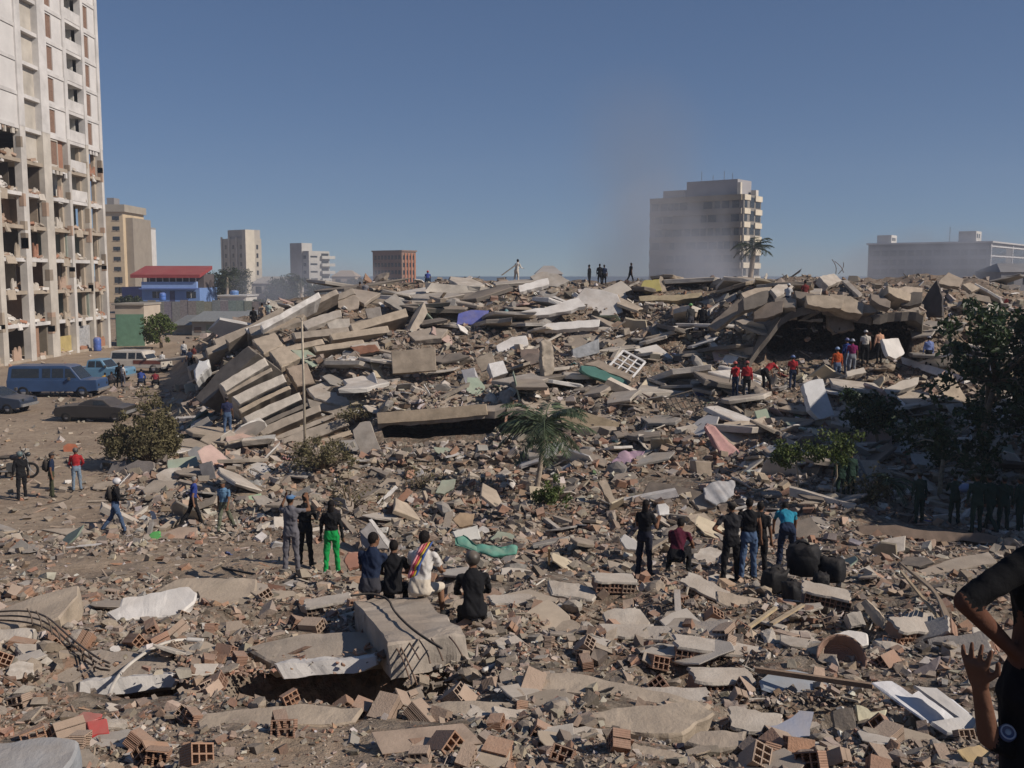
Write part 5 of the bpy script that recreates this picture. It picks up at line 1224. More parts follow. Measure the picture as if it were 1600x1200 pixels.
# --- floor plates that bridge the hollows: uneven sheets of concrete, rubble lies on top of them
def plate(name, label, px0, px1, D0, D1, th, colr, dz=0, front=0.0, jag=.12, tilt=0.0, zmin=0):
    rnd = random.Random(px0 * 7 + px1); nx, ny = (12, 8) if not zmin else (7, 8)
    top = []; bot = []
    for j in range(ny + 1):
        for i in range(nx + 1):
            pxx = px0 + (px1 - px0) * i / nx; D_ = D0 + (D1 - D0) * j / ny
            if j == 0: D_ += rnd.uniform(-jag, jag) + front
            X_ = (pxx - 800) / FPX * D_
            z_ = float(terr(X_, max(D_, D0 + .12, zmin), True)) - .05 + dz * .5 + tilt * (i / nx - .5)
            top.append(Vector((X_, D_, z_))); bot.append(Vector((X_ + rnd.uniform(-.03, .03), D_ + (.08 if j == 0 else 0), z_ - th * rnd.uniform(.9, 1.1))))
    c0 = sum(top, Vector()) / len(top); k = len(top)
    vs_ = [p - c0 for p in top + bot]; fs_ = []
    for j in range(ny):
        for i in range(nx):
            a = j * (nx + 1) + i; q = (a, a + 1, a + nx + 2, a + nx + 1)
            fs_.append(q); fs_.append(tuple(k + v for v in reversed(q)))
    edge = [i for i in range(nx)] + [j * (nx + 1) + nx for j in range(ny)] + [ny * (nx + 1) + i for i in range(nx, 0, -1)] + [j * (nx + 1) for j in range(ny, 0, -1)]
    for i in range(len(edge)):
        a, b = edge[i], edge[(i + 1) % len(edge)]; fs_.append((a, k + a, k + b, b))
    o = MB().add(vs_, fs_).build(name, M_CON, None, colr); o.location = c0
    return tag(o, label, 'slab')
plate('collapsed_floor_fragment', 'rubble covered floor resting on the straight tan beam', 588, 790, 41.3, 46.6, .3, CON, -.04, .1)
plate('collapsed_floor_fragment', 'rubble covered floor behind the palm crown', 792, 968, 41.3, 46.6, .3, CON, -.05, .05)
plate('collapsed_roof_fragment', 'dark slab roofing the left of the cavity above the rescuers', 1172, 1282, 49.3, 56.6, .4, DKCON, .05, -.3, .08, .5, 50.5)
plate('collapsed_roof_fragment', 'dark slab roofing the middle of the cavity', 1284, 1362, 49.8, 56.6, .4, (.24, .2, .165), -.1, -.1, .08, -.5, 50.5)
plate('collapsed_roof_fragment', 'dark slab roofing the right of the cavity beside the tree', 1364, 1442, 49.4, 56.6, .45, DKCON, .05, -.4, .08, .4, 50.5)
slabs([
 ('roof_slab', 'slanting slab hanging at the left mouth of the cavity', SL, [(1106, 510), (1150, 470), (1180, 462), (1184, 474), (1150, 492), (1118, 516)], dict(nrm=(-.3, -.8, .5), thick=.4, colr=(.30, .25, .2), D=50)),
 ('roof_slab', 'pale cross beam fallen inside the dark cavity', SL, [(1248, 500), (1286, 478), (1292, 482), (1258, 500), (1286, 498), (1286, 502)], dict(nrm=(0, -.9, .4), thick=.2, colr=PALE, D=51)),
])

_rc = random.Random(77)
CAVL = ['leftmost', 'second', 'third', 'fourth', 'fifth', 'sixth', 'seventh', 'eighth', 'ninth', 'rightmost']
for i_ in range(10):
    cx_ = 1176 + i_ * 28 + _rc.uniform(-8, 8); cy0 = 470 + 10 * math.sin(i_ * 1.3) + (6 if 2 < i_ < 7 else 0) + _rc.uniform(-5, 5); hl = _rc.uniform(16, 34); hh = _rc.uniform(6, 13); sl = _rc.uniform(-.45, .45)
    poly = [(cx_ - hl, cy0 - sl * hl - hh * _rc.uniform(.5, 1)), (cx_ + hl * .2, cy0 - hh), (cx_ + hl, cy0 + sl * hl - hh * _rc.uniform(.3, 1)), (cx_ + hl * .9, cy0 + sl * hl + hh), (cx_ - hl * .1, cy0 + hh * 1.2), (cx_ - hl * .9, cy0 - sl * hl + hh * .8)]
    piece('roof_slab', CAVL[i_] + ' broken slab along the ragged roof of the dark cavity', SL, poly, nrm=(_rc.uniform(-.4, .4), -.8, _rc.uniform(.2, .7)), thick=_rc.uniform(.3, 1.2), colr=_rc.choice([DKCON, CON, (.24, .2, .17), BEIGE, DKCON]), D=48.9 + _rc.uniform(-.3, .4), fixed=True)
# ================================================================== RUBBLE: scattered pieces
LMK = [('blue van', 85, 592), ('dusty round bush', 228, 660), ('tall thin pole', 472, 640), ('blue box', 738, 497), ('square beige panel', 646, 564), ('small palm', 850, 690), ('white window frame', 980, 567),
       ('pink mattress', 1130, 690), ('dark table top', 1045, 780), ('large tilted block', 640, 980), ('bright white slab', 237, 945), ('smooth beige board', 667, 1155), ('large white board', 1450, 1105), ('pale blue oval top', 1250, 1065),
       ('straight tan beam', 675, 648), ('leaning floor stack', 400, 605), ('grey metal cabinet', 915, 546), ('teal tarpaulin', 757, 852), ('black bags', 1245, 895), ('soldiers in green', 1535, 790), ('yellow-green saplings', 1265, 720),
       ('teal cloth', 790, 500), ('tall pale slab', 1280, 625), ('big leafy tree', 1530, 560), ('woman in green trousers', 518, 850), ('white curved hose', 800, 1050), ('left hollow', 200, 1085), ('black hollow', 490, 1075),
       ('pale rounded slab', 980, 970), ('broad flat slab', 1020, 1120), ('clay vessel', 1310, 1030), ('lilac cloth', 980, 722), ('green plastic bag', 241, 838), ('motorcycle', 10, 735), ('long white slab', 860, 482),
       ('dark cavity', 1250, 520), ('group in vests', 1335, 550), ('red shirted pair', 1157, 605), ('man in white', 806, 420), ('man in grey on the crest', 571, 450), ('yellowish crest panel', 1015, 447), ('black triangular slab', 1458, 470),
       ('barred grilles', 1035, 645), ('fallen grey column', 575, 690), ('reddish board', 620, 788), ('two standing men', 1150, 840), ('woman in black', 1005, 840), ('red plastic piece', 150, 1138), ('grey corner slab', 50, 1180), ('burnt car', 150, 640),
       ('rusty wires', 1450, 940), ('cream fragment', 1360, 1125), ('red bricks by the pole end', 1010, 1030)]
LPX = np.array([(a, b) for _, a, b in LMK], float)
USED = {}
def where_label(head, px, py):
    """words that single a piece out: its look, then where it lies"""
    d = np.hypot(LPX[:, 0] - px, (LPX[:, 1] - py) * 1.2)
    order = np.argsort(d)[:5]
    def phrase(k):
        dx, dy = px - LPX[k, 0], py - LPX[k, 1]
        v = '' if abs(dy) * 2.2 < abs(dx) else ('above' if dy < 0 else 'below')
        h = '' if abs(dx) * 2.2 < abs(dy) else ('left' if dx < 0 else 'right')
        where = (v + ' ' + h + ' of' if v and h else v if v else h + ' of')
        far = 'just ' if d[k] < 45 else 'a little ' if d[k] < 95 else ''
        return f'{far}{where} the {LMK[k][0]}'
    for k in order:
        l = f'{head} {phrase(k)}'
        if l not in USED and len(l.split()) <= 16:
            USED[l] = 1
            return l, None
    l = f'{head} {phrase(order[0])}'
    USED[l] += 1 if l in USED else 0
    return l, f'{head} pieces {phrase(order[0])}'
CNAME = {'tan': CON, 'pale': PALE, 'white': WHITE, 'dark': DKCON, 'beige': BEIGE, 'grey': (.30, .285, .265), 'brick-red': BRK, 'dusty pink': DUSTPINK, 'orange': (.43, .22, .13), 'brown': BROWN, 'sandy': (.42, .35, .27)}

def in_hero(px, py, grow=0):
    ins = np.zeros(len(px), bool)
    for pts in HEROES:
        x0, y0 = pts.min(0); x1, y1 = pts.max(0)
        c_ = np.nonzero((px > x0) & (px < x1) & (py > y0) & (py < y1))[0]
        if not len(c_): continue
        X_, Y_ = px[c_], py[c_]; w_ = np.zeros(len(c_), bool); n = len(pts)
        for i in range(n):
            (ax, ay), (bx, by) = pts[i], pts[(i + 1) % n]
            cond = ((ay > Y_) != (by > Y_)) & (X_ < (bx - ax) * (Y_ - ay) / (by - ay + 1e-9) + ax)
            w_ ^= cond
        ins[c_] |= w_
    return ins
HEROES.append(np.array([(552, 938), (657, 928), (728, 990), (735, 1020), (620, 1055), (609, 1003)], float))
for q_ in ([(590, 634), (765, 628), (970, 642), (968, 690), (800, 700), (590, 700)], [(300, 625), (340, 590), (402, 545), (470, 600), (550, 640), (548, 705), (440, 708), (380, 668)], [(1186, 478), (1430, 478), (1432, 556), (1186, 562)],
           [(966, 642), (1018, 632), (1028, 658), (986, 674)], [(1038, 622), (1082, 610), (1100, 640), (1058, 658)], [(974, 548), (1008, 566), (988, 590), (952, 572)], [(80, 1084), (270, 1074), (275, 1105), (90, 1112)], [(345, 1050), (620, 1040), (620, 1095), (350, 1098)]):
    HEROES.append(np.array(q_, float))
VOIDP = [np.array(q_, float) for q_ in ([(590, 662), (765, 648), (970, 672), (968, 690), (800, 692), (590, 694)], [(1186, 478), (1430, 478), (1432, 552), (1186, 556)])]
def in_void(px, py):
    global HEROES
    keep_, HEROES = HEROES, VOIDP
    r_ = in_hero(px, py); HEROES = keep_
    return r_
def rot_mats(n, rng, tilt):
    yaw = rng.uniform(0, 2 * np.pi, n); tx = rng.normal(0, tilt, n); ty = rng.normal(0, tilt, n)
    c, s = np.cos, np.sin
    Rz = np.zeros((n, 3, 3)); Rz[:, 0, 0] = c(yaw); Rz[:, 0, 1] = -s(yaw); Rz[:, 1, 0] = s(yaw); Rz[:, 1, 1] = c(yaw); Rz[:, 2, 2] = 1
    Rx = np.zeros((n, 3, 3)); Rx[:, 0, 0] = 1; Rx[:, 1, 1] = c(tx); Rx[:, 1, 2] = -s(tx); Rx[:, 2, 1] = s(tx); Rx[:, 2, 2] = c(tx)
    Ry = np.zeros((n, 3, 3)); Ry[:, 1, 1] = 1; Ry[:, 0, 0] = c(ty); Ry[:, 0, 2] = s(ty); Ry[:, 2, 0] = -s(ty); Ry[:, 2, 2] = c(ty)
    return np.einsum('nij,njk,nkl->nil', Rx, Ry, Rz)
_cv = np.array([(-1, -1, -1), (1, -1, -1), (1, 1, -1), (-1, 1, -1), (-1, -1, 1), (1, -1, 1), (1, 1, 1), (-1, 1, 1)], float)
_cf = np.array([(0, 3, 2, 1), (4, 5, 6, 7), (0, 1, 5, 4), (1, 2, 6, 5), (2, 3, 7, 6), (3, 0, 4, 7)])
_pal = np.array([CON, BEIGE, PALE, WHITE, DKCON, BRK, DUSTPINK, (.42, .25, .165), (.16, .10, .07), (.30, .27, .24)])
def fines(name, seed, n, y0, y1, qmed, qsig, qmin, qmax, probs, label, brk=2.0):
    rng = np.random.default_rng(seed)
    px = rng.uniform(-150, 1750, n); py = rng.uniform(y0, y1, n)
    keep = (rng.random(n) < density(px, py)) & ~(in_hero(px, py + 2) & (rng.random(n) > .07)) & ~in_void(px, py)
    px, py = px[keep], py[keep]
    D = hit_many(px, py); ok = D > 0
    px, py, D = px[ok], py[ok], D[ok]
    k = len(px)
    X = (px - 800) / (FPX * cp + (600 - py) * sp) * D
    D = D + rng.uniform(-.1, .3, k)
    q = np.clip(np.exp(rng.normal(np.log(qmed), qsig, k)), qmin, qmax) * D / FPX * .5
    typ = rng.random(k)
    ax = np.where(typ < .5, .78, np.where(typ < .82, .72, .18)) * rng.uniform(.7, 1.2, k)
    az = np.where(typ < .5, .55, np.where(typ < .82, .2, .14)) * rng.uniform(.7, 1.2, k)
    ay = np.where(typ > .82, 2.2, 1.0)
    S = np.stack([q * ay, q * ax, q * az], 1)
    loc = _cv[None] * (1 + rng.uniform(-.55, .15, (k, 8, 3))) * S[:, None]
    Vv = np.einsum('nij,nkj->nki', rot_mats(k, rng, .38), loc)
    Z = terr(X, D) + S[:, 2] * rng.uniform(.1, 1.1, k)
    Vv = Vv + np.stack([X, D, Z], 1)[:, None]
    Fc = (_cf[None] + (np.arange(k) * 8)[:, None, None]).reshape(-1, 4)
    # patches: brick dominates here, plaster there
    pat = vnoise(X * .45 + 50, D * .45 + 20)
    ci = rng.choice(10, size=k, p=np.array(probs) / sum(probs))
    br = rng.random(k) < np.clip((pat - .6) * brk, 0, .7)
    ci = np.where(br, rng.choice([5, 6, 7], k), ci)
    c = _pal[ci] * rng.uniform(.45, 1.15, (k, 1)) * rng.uniform(.94, 1.06, (k, 3))  # piece colours lowered to stand in for shadow between the bits
    Cc = np.repeat(c, 6, 0)
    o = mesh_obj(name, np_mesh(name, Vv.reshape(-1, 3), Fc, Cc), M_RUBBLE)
    tag(o, label, 'rubble', kind='stuff')
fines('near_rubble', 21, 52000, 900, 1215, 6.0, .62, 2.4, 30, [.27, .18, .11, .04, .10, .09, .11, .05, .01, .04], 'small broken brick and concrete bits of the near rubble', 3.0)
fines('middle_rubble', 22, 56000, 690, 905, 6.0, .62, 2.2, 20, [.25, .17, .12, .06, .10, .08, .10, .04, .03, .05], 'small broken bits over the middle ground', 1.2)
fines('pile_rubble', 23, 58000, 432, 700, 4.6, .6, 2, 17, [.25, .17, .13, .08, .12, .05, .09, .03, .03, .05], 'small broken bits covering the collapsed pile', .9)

# --- templates
def tmpl_slab(rnd, n=None):
    n = n or rnd.choice([4, 5, 5, 6, 7]); asp = rnd.uniform(.45, 1); th = rnd.uniform(.10, .2)
    a0 = rnd.uniform(0, 6.28); ring = []
    for i in range(n):
        a = a0 + 2 * math.pi * (i + rnd.uniform(-.28, .28)) / n; r_ = rnd.uniform(.78, 1.08)
        ring.append(Vector((math.cos(a) * r_, math.sin(a) * r_ * asp, 0)))
    sub = []
    for i in range(n):
        a, b = ring[i], ring[(i + 1) % n]
        for j in range(2):
            p = a.lerp(b, j / 2)
            if j: p = p + Vector((rnd.uniform(-.06, .06), rnd.uniform(-.06, .06), 0))
            sub.append(p)
    q = len(sub)
    vs_ = [p * .965 + Vector((0, 0, th / 2)) for p in sub] + [p + Vector((0, 0, th / 2 - .03 * rnd.uniform(.5, 1.5))) for p in sub] + [p * rnd.uniform(.9, 1.03) + Vector((0, 0, -th / 2 * rnd.uniform(.8, 1.15))) for p in sub]
    fs_ = [tuple(range(q)), tuple(range(3 * q - 1, 2 * q - 1, -1))]
    for i in range(q):
        j = (i + 1) % q
        fs_ += [(i, q + i, q + j, j), (q + i, 2 * q + i, 2 * q + j, q + j)]
    return MB().add(vs_, fs_).mesh('slab_fragment')
def tmpl_chunk(rnd):
    b = bmesh.new(); bmesh.ops.create_icosphere(b, subdivisions=2, radius=1)
    ax = Vector((1, rnd.uniform(.6, .95), rnd.uniform(.4, .7)))
    cuts = [(Vector((rnd.gauss(0, 1), rnd.gauss(0, 1), rnd.gauss(0, 1))).normalized(), rnd.uniform(.35, .75)) for _ in range(7)]
    for v in b.verts:
        p = v.co.copy()
        for n_, d_ in cuts:
            e = p.dot(n_) - d_
            if e > 0: p -= n_ * e
        p += Vector((rnd.uniform(-.03, .03), rnd.uniform(-.03, .03), rnd.uniform(-.03, .03)))
        v.co = Vector((p.x * ax.x, p.y * ax.y, p.z * ax.z)) * 1.35
    bmesh.ops.dissolve_limit(b, angle_limit=.16, verts=b.verts, edges=b.edges)
    me = bpy.data.meshes.new('concrete_chunk'); b.to_mesh(me); b.free()
    return me
def tmpl_hollow(rnd, L=.30, broken=False):
    m = MB(); W, H, t_ = .20, .15, .013
    if broken: L *= rnd.uniform(.45, .7)
    h = L / 2
    for x in (-W / 2, -W / 6, W / 6, W / 2):
        e = rnd.uniform(0, .06) if broken else 0
        m.box(x - t_ / 2, x + t_ / 2, -h + e, h, -H / 2 + t_ * .5, H / 2 - t_ * .5)
    for z in (-H / 2, 0, H / 2):
        e = rnd.uniform(0, .05) if broken else 0
        m.box(-W / 2 - t_ / 2, W / 2 + t_ / 2, -h - .001 + e, h + .001, z - t_ / 2, z + t_ / 2)
    return m.mesh('clay_brick')
def tmpl_shard(rnd):
    b = bmesh.new()
    n = rnd.choice([4, 5, 6]); pts = []
    for i in range(n):
        a = 2 * math.pi * (i + rnd.uniform(-.3, .3)) / n
        pts.append(Vector((math.cos(a) * rnd.uniform(.7, 1.1), math.sin(a) * rnd.uniform(.35, .8), 0)))
    th = rnd.uniform(.25, .5)
    vs_ = [p + Vector((0, 0, th / 2)) for p in pts] + [p * rnd.uniform(.75, 1.05) - Vector((0, 0, th / 2)) for p in pts]
    b.free()
    fs_ = [tuple(range(n)), tuple(range(2 * n - 1, n - 1, -1))] + [(i, n + i, n + (i + 1) % n, (i + 1) % n) for i in range(n)]
    return MB().add(vs_, fs_).mesh('brick_fragment')
def tmpl_plank(rnd):
    m = MB(); n = 4; w_ = rnd.uniform(.05, .1); vs_ = []; fs_ = []
    for i in range(n + 1):
        x = -1 + 2 * i / n; z = .03 * math.sin(i * rnd.uniform(.5, 1))
        for (dy, dz) in ((-w_, -.02), (w_, -.02), (w_, .02), (-w_, .02)): vs_.append((x + (rnd.uniform(-.08, .08) if i in (0, n) else 0), dy, z + dz))
    for i in range(n):
        for k in range(4): fs_.append((i * 4 + k, i * 4 + (k + 1) % 4, i * 4 + 4 + (k + 1) % 4, i * 4 + 4 + k))
    fs_ += [(3, 2, 1, 0), (n * 4, n * 4 + 1, n * 4 + 2, n * 4 + 3)]
    return m.add(vs_, fs_).mesh('wooden_plank')
def tmpl_rebar(rnd):
    pts = [Vector((-1, 0, 0))]; d = Vector((1, 0, rnd.uniform(-.1, .4)))
    for i in range(6):
        d = (d + Vector((rnd.uniform(-.2, .2), rnd.uniform(-.45, .45), rnd.uniform(-.35, .3)))).normalized()
        pts.append(pts[-1] + d * .35)
    return MB().tube(pts, .012, 5).mesh('rebar', True)
def tmpl_beam(rnd):
    m = MB(); n = 4; w_, h_ = rnd.uniform(.10, .15), rnd.uniform(.08, .13); vs_ = []; fs_ = []
    for i in range(n + 1):
        for (dy, dz) in ((-w_, -h_), (w_, -h_), (w_, h_), (-w_, h_)): vs_.append((-1 + 2 * i / n + (rnd.uniform(-.12, .12) if i in (0, n) else 0), dy + rnd.uniform(-.01, .01), dz + rnd.uniform(-.01, .01)))
    for i in range(n):
        for k in range(4): fs_.append((i * 4 + k, i * 4 + (k + 1) % 4, i * 4 + 4 + (k + 1) % 4, i * 4 + 4 + k))
    fs_ += [(3, 2, 1, 0), (n * 4, n * 4 + 1, n * 4 + 2, n * 4 + 3)]
    return m.add(vs_, fs_).mesh('beam_fragment')
def tmpl_cloth(rnd):
    n = 8; vs_ = []; ph = rnd.uniform(0, 9); asp = rnd.uniform(.5, .9)
    for j in range(n + 1):
        for i in range(n + 1):
            x, y = -1 + 2 * i / n, -1 + 2 * j / n
            r_ = 1 - .28 * rnd.random() * (abs(x) > .9 or abs(y) > .9)
            vs_.append((x * r_, y * asp * r_, .24 * float(fbm(np.array(x * 1.6 + ph), np.array(y * 1.6 + ph), 3)) * 3 + .10 * math.sin(x * 5 + ph) * math.cos(y * 4)))
    top = [(j * (n + 1) + i, j * (n + 1) + i + 1, (j + 1) * (n + 1) + i + 1, (j + 1) * (n + 1) + i) for j in range(n) for i in range(n)]
    k = len(vs_); vs_ += [(x * .97, y * .97, z - .12) for x, y, z in vs_]
    bot = [tuple(k + a for a in reversed(f)) for f in top]
    edge = [i for i in range(n)] + [j * (n + 1) + n for j in range(n)] + [n * (n + 1) + i for i in range(n, 0, -1)] + [j * (n + 1) for j in range(n, 0, -1)]
    side = [(edge[(i + 1) % len(edge)], edge[i], k + edge[i], k + edge[(i + 1) % len(edge)]) for i in range(len(edge))]
    return MB().add(vs_, top + bot + side).mesh('cloth', True)
def tmpl_crate(rnd):
    m = MB(); w_, h_ = rnd.uniform(.5, .9), rnd.uniform(.4, .8); t_ = .05
    m.box(-1, 1, -w_, w_, -h_, -h_ + t_); m.box(-1, -1 + t_, -w_, w_, -h_ + t_, h_); m.box(1 - t_, 1, -w_, w_, -h_ + t_, h_); m.box(-1 + t_, 1 - t_, -w_, -w_ + t_, -h_ + t_, h_ * .98); m.box(-1 + t_, 1 - t_, w_ - t_, w_, -h_ + t_, h_ * .96)
    return m.mesh('box')
ra = random.Random(99)
KINDS = [
 # name, words, category, templates, material, count, (qmin,qmax) px or real size, y-range, colours, tilt
 ('slab_fragment', 'broken slab', 'slab', [tmpl_slab(ra) for _ in range(14)], M_CON, 165, (36, 112), (440, 720), ['tan', 'beige', 'pale', 'pale', 'white', 'grey', 'dark', 'sandy'], .2),
 ('slab_fragment', 'broken slab', 'slab', None, M_CON, 88, (26, 74), (690, 900), ['tan', 'beige', 'pale', 'grey', 'sandy'], .25),
 ('slab_fragment', 'broken slab', 'slab', None, M_CON, 58, (26, 70), (900, 1205), ['tan', 'beige', 'pale', 'beige', 'sandy'], .22),
 ('floor_fragment', 'broad floor slab', 'slab', [tmpl_slab(ra, 4) for _ in range(5)] + [tmpl_slab(ra, 5) for _ in range(4)], M_CON, 70, (85, 165), (448, 700), ['tan', 'beige', 'pale', 'grey', 'dark', 'white'], .13),
 ('floor_fragment', 'broad floor slab', 'slab', None, M_CON, 46, (60, 120), (690, 890), ['tan', 'beige', 'pale', 'grey', 'dark'], .26),
 ('wall_sheet', 'broken wall sheet', 'wall piece', [tmpl_slab(ra) for _ in range(10)], M_PLASTER, 120, (36, 95), (446, 740), ['white', 'cream', 'pale', 'sage', 'rose', 'white', 'grey'], .5),
 ('wall_sheet', 'broken wall sheet', 'wall piece', None, M_PLASTER, 85, (30, 85), (690, 905), ['white', 'cream', 'pale', 'grey', 'sage'], .5),
 ('wall_sheet', 'broken wall sheet', 'wall piece', None, M_CON, 60, (45, 120), (905, 1205), ['beige', 'pale', 'sandy', 'tan', 'pale'], .16),
 ('beam_fragment', 'broken beam', 'beam', [tmpl_beam(ra) for _ in range(6)], M_CON, 125, (45, 120), (445, 860), ['tan', 'pale', 'grey', 'beige', 'white'], .28),
 ('concrete_chunk', 'concrete chunk', 'chunk', [tmpl_chunk(ra) for _ in range(10)], M_CON, 130, (14, 34), (445, 760), ['tan', 'pale', 'grey', 'beige', 'dark'], .5),
 ('concrete_chunk', 'concrete chunk', 'chunk', None, M_CON, 150, (14, 40), (740, 1205), ['tan', 'pale', 'grey', 'beige', 'sandy'], .5),
 ('plaster_shard', 'plaster shard', 'shard', [tmpl_slab(ra) for _ in range(8)], M_PLASTER, 120, (12, 34), (440, 760), ['white', 'white', 'pale'], .5),
 ('plaster_shard', 'plaster shard', 'shard', None, M_PLASTER, 80, (12, 28), (760, 1205), ['white', 'pale', 'sandy'], .4),
 ('clay_brick', 'hollow brick', 'brick', [tmpl_hollow(ra, broken=i > 2) for i in range(9)], M_BRICK, 150, (0, 0), (905, 1205), ['brick-red', 'dusty pink', 'orange', 'dusty pink'], .5),
 ('brick_fragment', 'brick fragment', 'brick', [tmpl_shard(ra) for _ in range(10)], M_BRICK, 190, (9, 20), (870, 1205), ['brick-red', 'dusty pink', 'orange'], .5),
 ('brick_fragment', 'brick fragment', 'brick', None, M_BRICK, 50, (10, 18), (700, 870), ['brick-red', 'dusty pink', 'orange'], .5),
 ('wooden_plank', 'wooden plank', 'plank', [tmpl_plank(ra) for _ in range(7)], M_WOOD, 140, (24, 70), (450, 905), ['brown', 'sandy', 'dark', 'white'], .3),
 ('wooden_batten', 'wooden batten', 'batten', None, M_WOOD, 32, (24, 60), (905, 1205), ['brown', 'sandy', 'pale'], .22),
 ('rebar', 'bent rebar', 'rebar', [tmpl_rebar(ra) for _ in range(9)], M_METAL, 150, (20, 50), (450, 905), ['dark', 'brown'], .5),
 ('rebar', 'bent rebar', 'rebar', None, M_METAL, 42, (24, 54), (905, 1205), ['dark', 'brown'], .35),
 ('cloth_scrap', 'crumpled cloth', 'cloth', [tmpl_cloth(ra) for _ in range(6)], M_CLOTH, 125, (9, 24), (455, 880), ['blue', 'red', 'teal', 'grey', 'white', 'pink', 'black', 'cream', 'green'], .35),
 ('household_box', 'open box', 'box', [tmpl_crate(ra) for _ in range(5)], M_PLASTIC, 34, (8, 18), (470, 880), ['white', 'grey', 'brown', 'blue', 'dark', 'beige'], .6),
]
CNAME.update({'blue': (.06, .11, .30), 'red': (.35, .05, .05), 'teal': (.07, .24, .24), 'pink': (.5, .26, .27), 'black': (.03, .03, .03), 'sage': (.30, .36, .28), 'rose': (.45, .32, .28), 'cream': (.55, .47, .34), 'green': (.10, .22, .10)})
last = None
for (name, words_, cat, tm, mat, cnt, (q0, q1), (y0, y1), cols_, tilt) in KINDS:
    if tm is None: tm = last
    last = tm
    n = cnt * 4
    px = RNG.uniform(-30, 1630, n); py = RNG.uniform(y0, y1, n)
    keep = (RNG.random(n) < density(px, py)) & ~in_hero(px, py) & ~in_hero(px, py - (q0 + q1) * .12)
    px, py = px[keep], py[keep]
    D = hit_many(px, py); ok = D > 0
    px, py, D = px[ok][:cnt], py[ok][:cnt], D[ok][:cnt]
    for i in range(len(px)):
        if D[i] < 6.5: continue
        if q1 > 34 and density(px[i:i + 1], py[i:i + 1])[0] < .5: continue
        X = float(ray(px[i], py[i])[0]) * D[i]
        z = float(terr(X, D[i]))
        q = math.exp(random.uniform(math.log(max(q0, 1)), math.log(max(q1, 1.01))))
        s = q * D[i] / FPX * .5
        if name == 'clay_brick':
            s = random.uniform(.72, 1.0); q = .2 * FPX / D[i]
        if name in ('rebar', 'wooden_plank', 'wooden_batten') and D[i] > 30: s = max(s, .7)
        cn = random.choice(cols_)
        c = CNAME[cn]; f = random.uniform(.82, 1.14)
        me = random.choice(tm)
        o = bpy.data.objects.new(name, me)
        if not me.materials: me.materials.append(mat)
        tx, ty = random.gauss(0, tilt), random.gauss(0, tilt)
        o.rotation_euler = (tx, ty, random.uniform(0, 6.28))
        o.scale = (s, s, s) if name not in ('rebar',) else (s, s, s)
        if name in ('slab_fragment', 'floor_fragment'): o.scale = (s, s, max(s * .8, .5 * s) * random.uniform(.8, 1.3))
        if name == 'plaster_shard': o.scale = (s, s, s * .7)
        if name == 'floor_fragment': o.scale = (s, s * .8, min(s, 2.0) * .75)
        if name == 'wall_sheet': o.scale = (s, s, s * .55)
        lift = {'slab_fragment': .10 * s + .05, 'floor_fragment': .12 * s + .12, 'wall_sheet': .12 * s, 'beam_fragment': .1 * s, 'clay_brick': .05, 'wooden_plank': .1 * s, 'wooden_batten': .06, 'rebar': .05, 'cloth_scrap': .05 * s, 'household_box': .35 * s}.get(name, .25 * s)
        o.location = (X, D[i], z + lift)
        o.color = tuple(min(.85, a * f) for a in c) + (1,)
        col.objects.link(o)
        size = 'tiny' if q < 13 else 'small' if q < 20 else 'medium-sized' if q < 34 else 'large'
        tl = 'flat' if max(abs(tx), abs(ty)) < .18 else 'tilted' if max(abs(tx), abs(ty)) < .5 else 'steeply tilted'
        l, g_ = where_label(f'{size} {tl} {cn} {words_}', px[i], py[i])
        tag(o, l, cat, g_ or f'scattered {cat} pieces')
# --- pieces of brick wall: plaster on a course of hollow bricks
HB = [tmpl_hollow(ra) for _ in range(2)]
def wall_fragment(px, py, D, nx, nz, rz, tilt, label, plaster=PALE, top=True):
    root = empty('brick_wall_fragment', P(px, py, D)); root.rotation_euler = (tilt[0], tilt[1], rz); tag(root, label, 'wall fragment', 'fragments of hollow brick wall')
    for k in range(nz):
        for i in range(nx):
            o = bpy.data.objects.new('brick', HB[(i + k) % 2]); link(o, root)
            if not o.data.materials: o.data.materials.append(M_BRICK)
            o.location = ((i - (nx - 1) / 2) * .218 + (k % 2) * .05, random.uniform(-.012, .012), (k - (nz - 1)) * .168 - .09)
            o.rotation_euler = (0, 0, random.uniform(-.03, .03))
            f = random.uniform(.85, 1.1); o.color = tuple(a * f for a in random.choice([BRK, DUSTPINK, (.46, .24, .15)])) + (1,)
    if top:
        m = MB(); W = nx * .218 / 2 + .03; n = 8; ring = []
        for i in range(n * 4):
            t_ = i / (n * 4) * 4
            p = [(-1 + 2 * (t_ % 1), -1), (1, -1 + 2 * (t_ % 1)), (1 - 2 * (t_ % 1), 1), (-1, 1 - 2 * (t_ % 1))][int(t_)]
            ring.append(Vector((p[0] * W * random.uniform(.9, 1.06), p[1] * .17 * random.uniform(.85, 1.1), 0)))
        q = len(ring)
        m.add([p * .97 + Vector((0, 0, .03)) for p in ring] + [p for p in ring] + [p * .98 - Vector((0, 0, .012)) for p in ring],
              [tuple(range(q))] + [(i, q + i, q + (i + 1) % q, (i + 1) % q) for i in range(q)] + [(q + i, 2 * q + i, 2 * q + (i + 1) % q, q + (i + 1) % q) for i in range(q)] + [tuple(range(3 * q - 1, 2 * q - 1, -1))])
        m.build('plaster', M_CON, root, plaster)
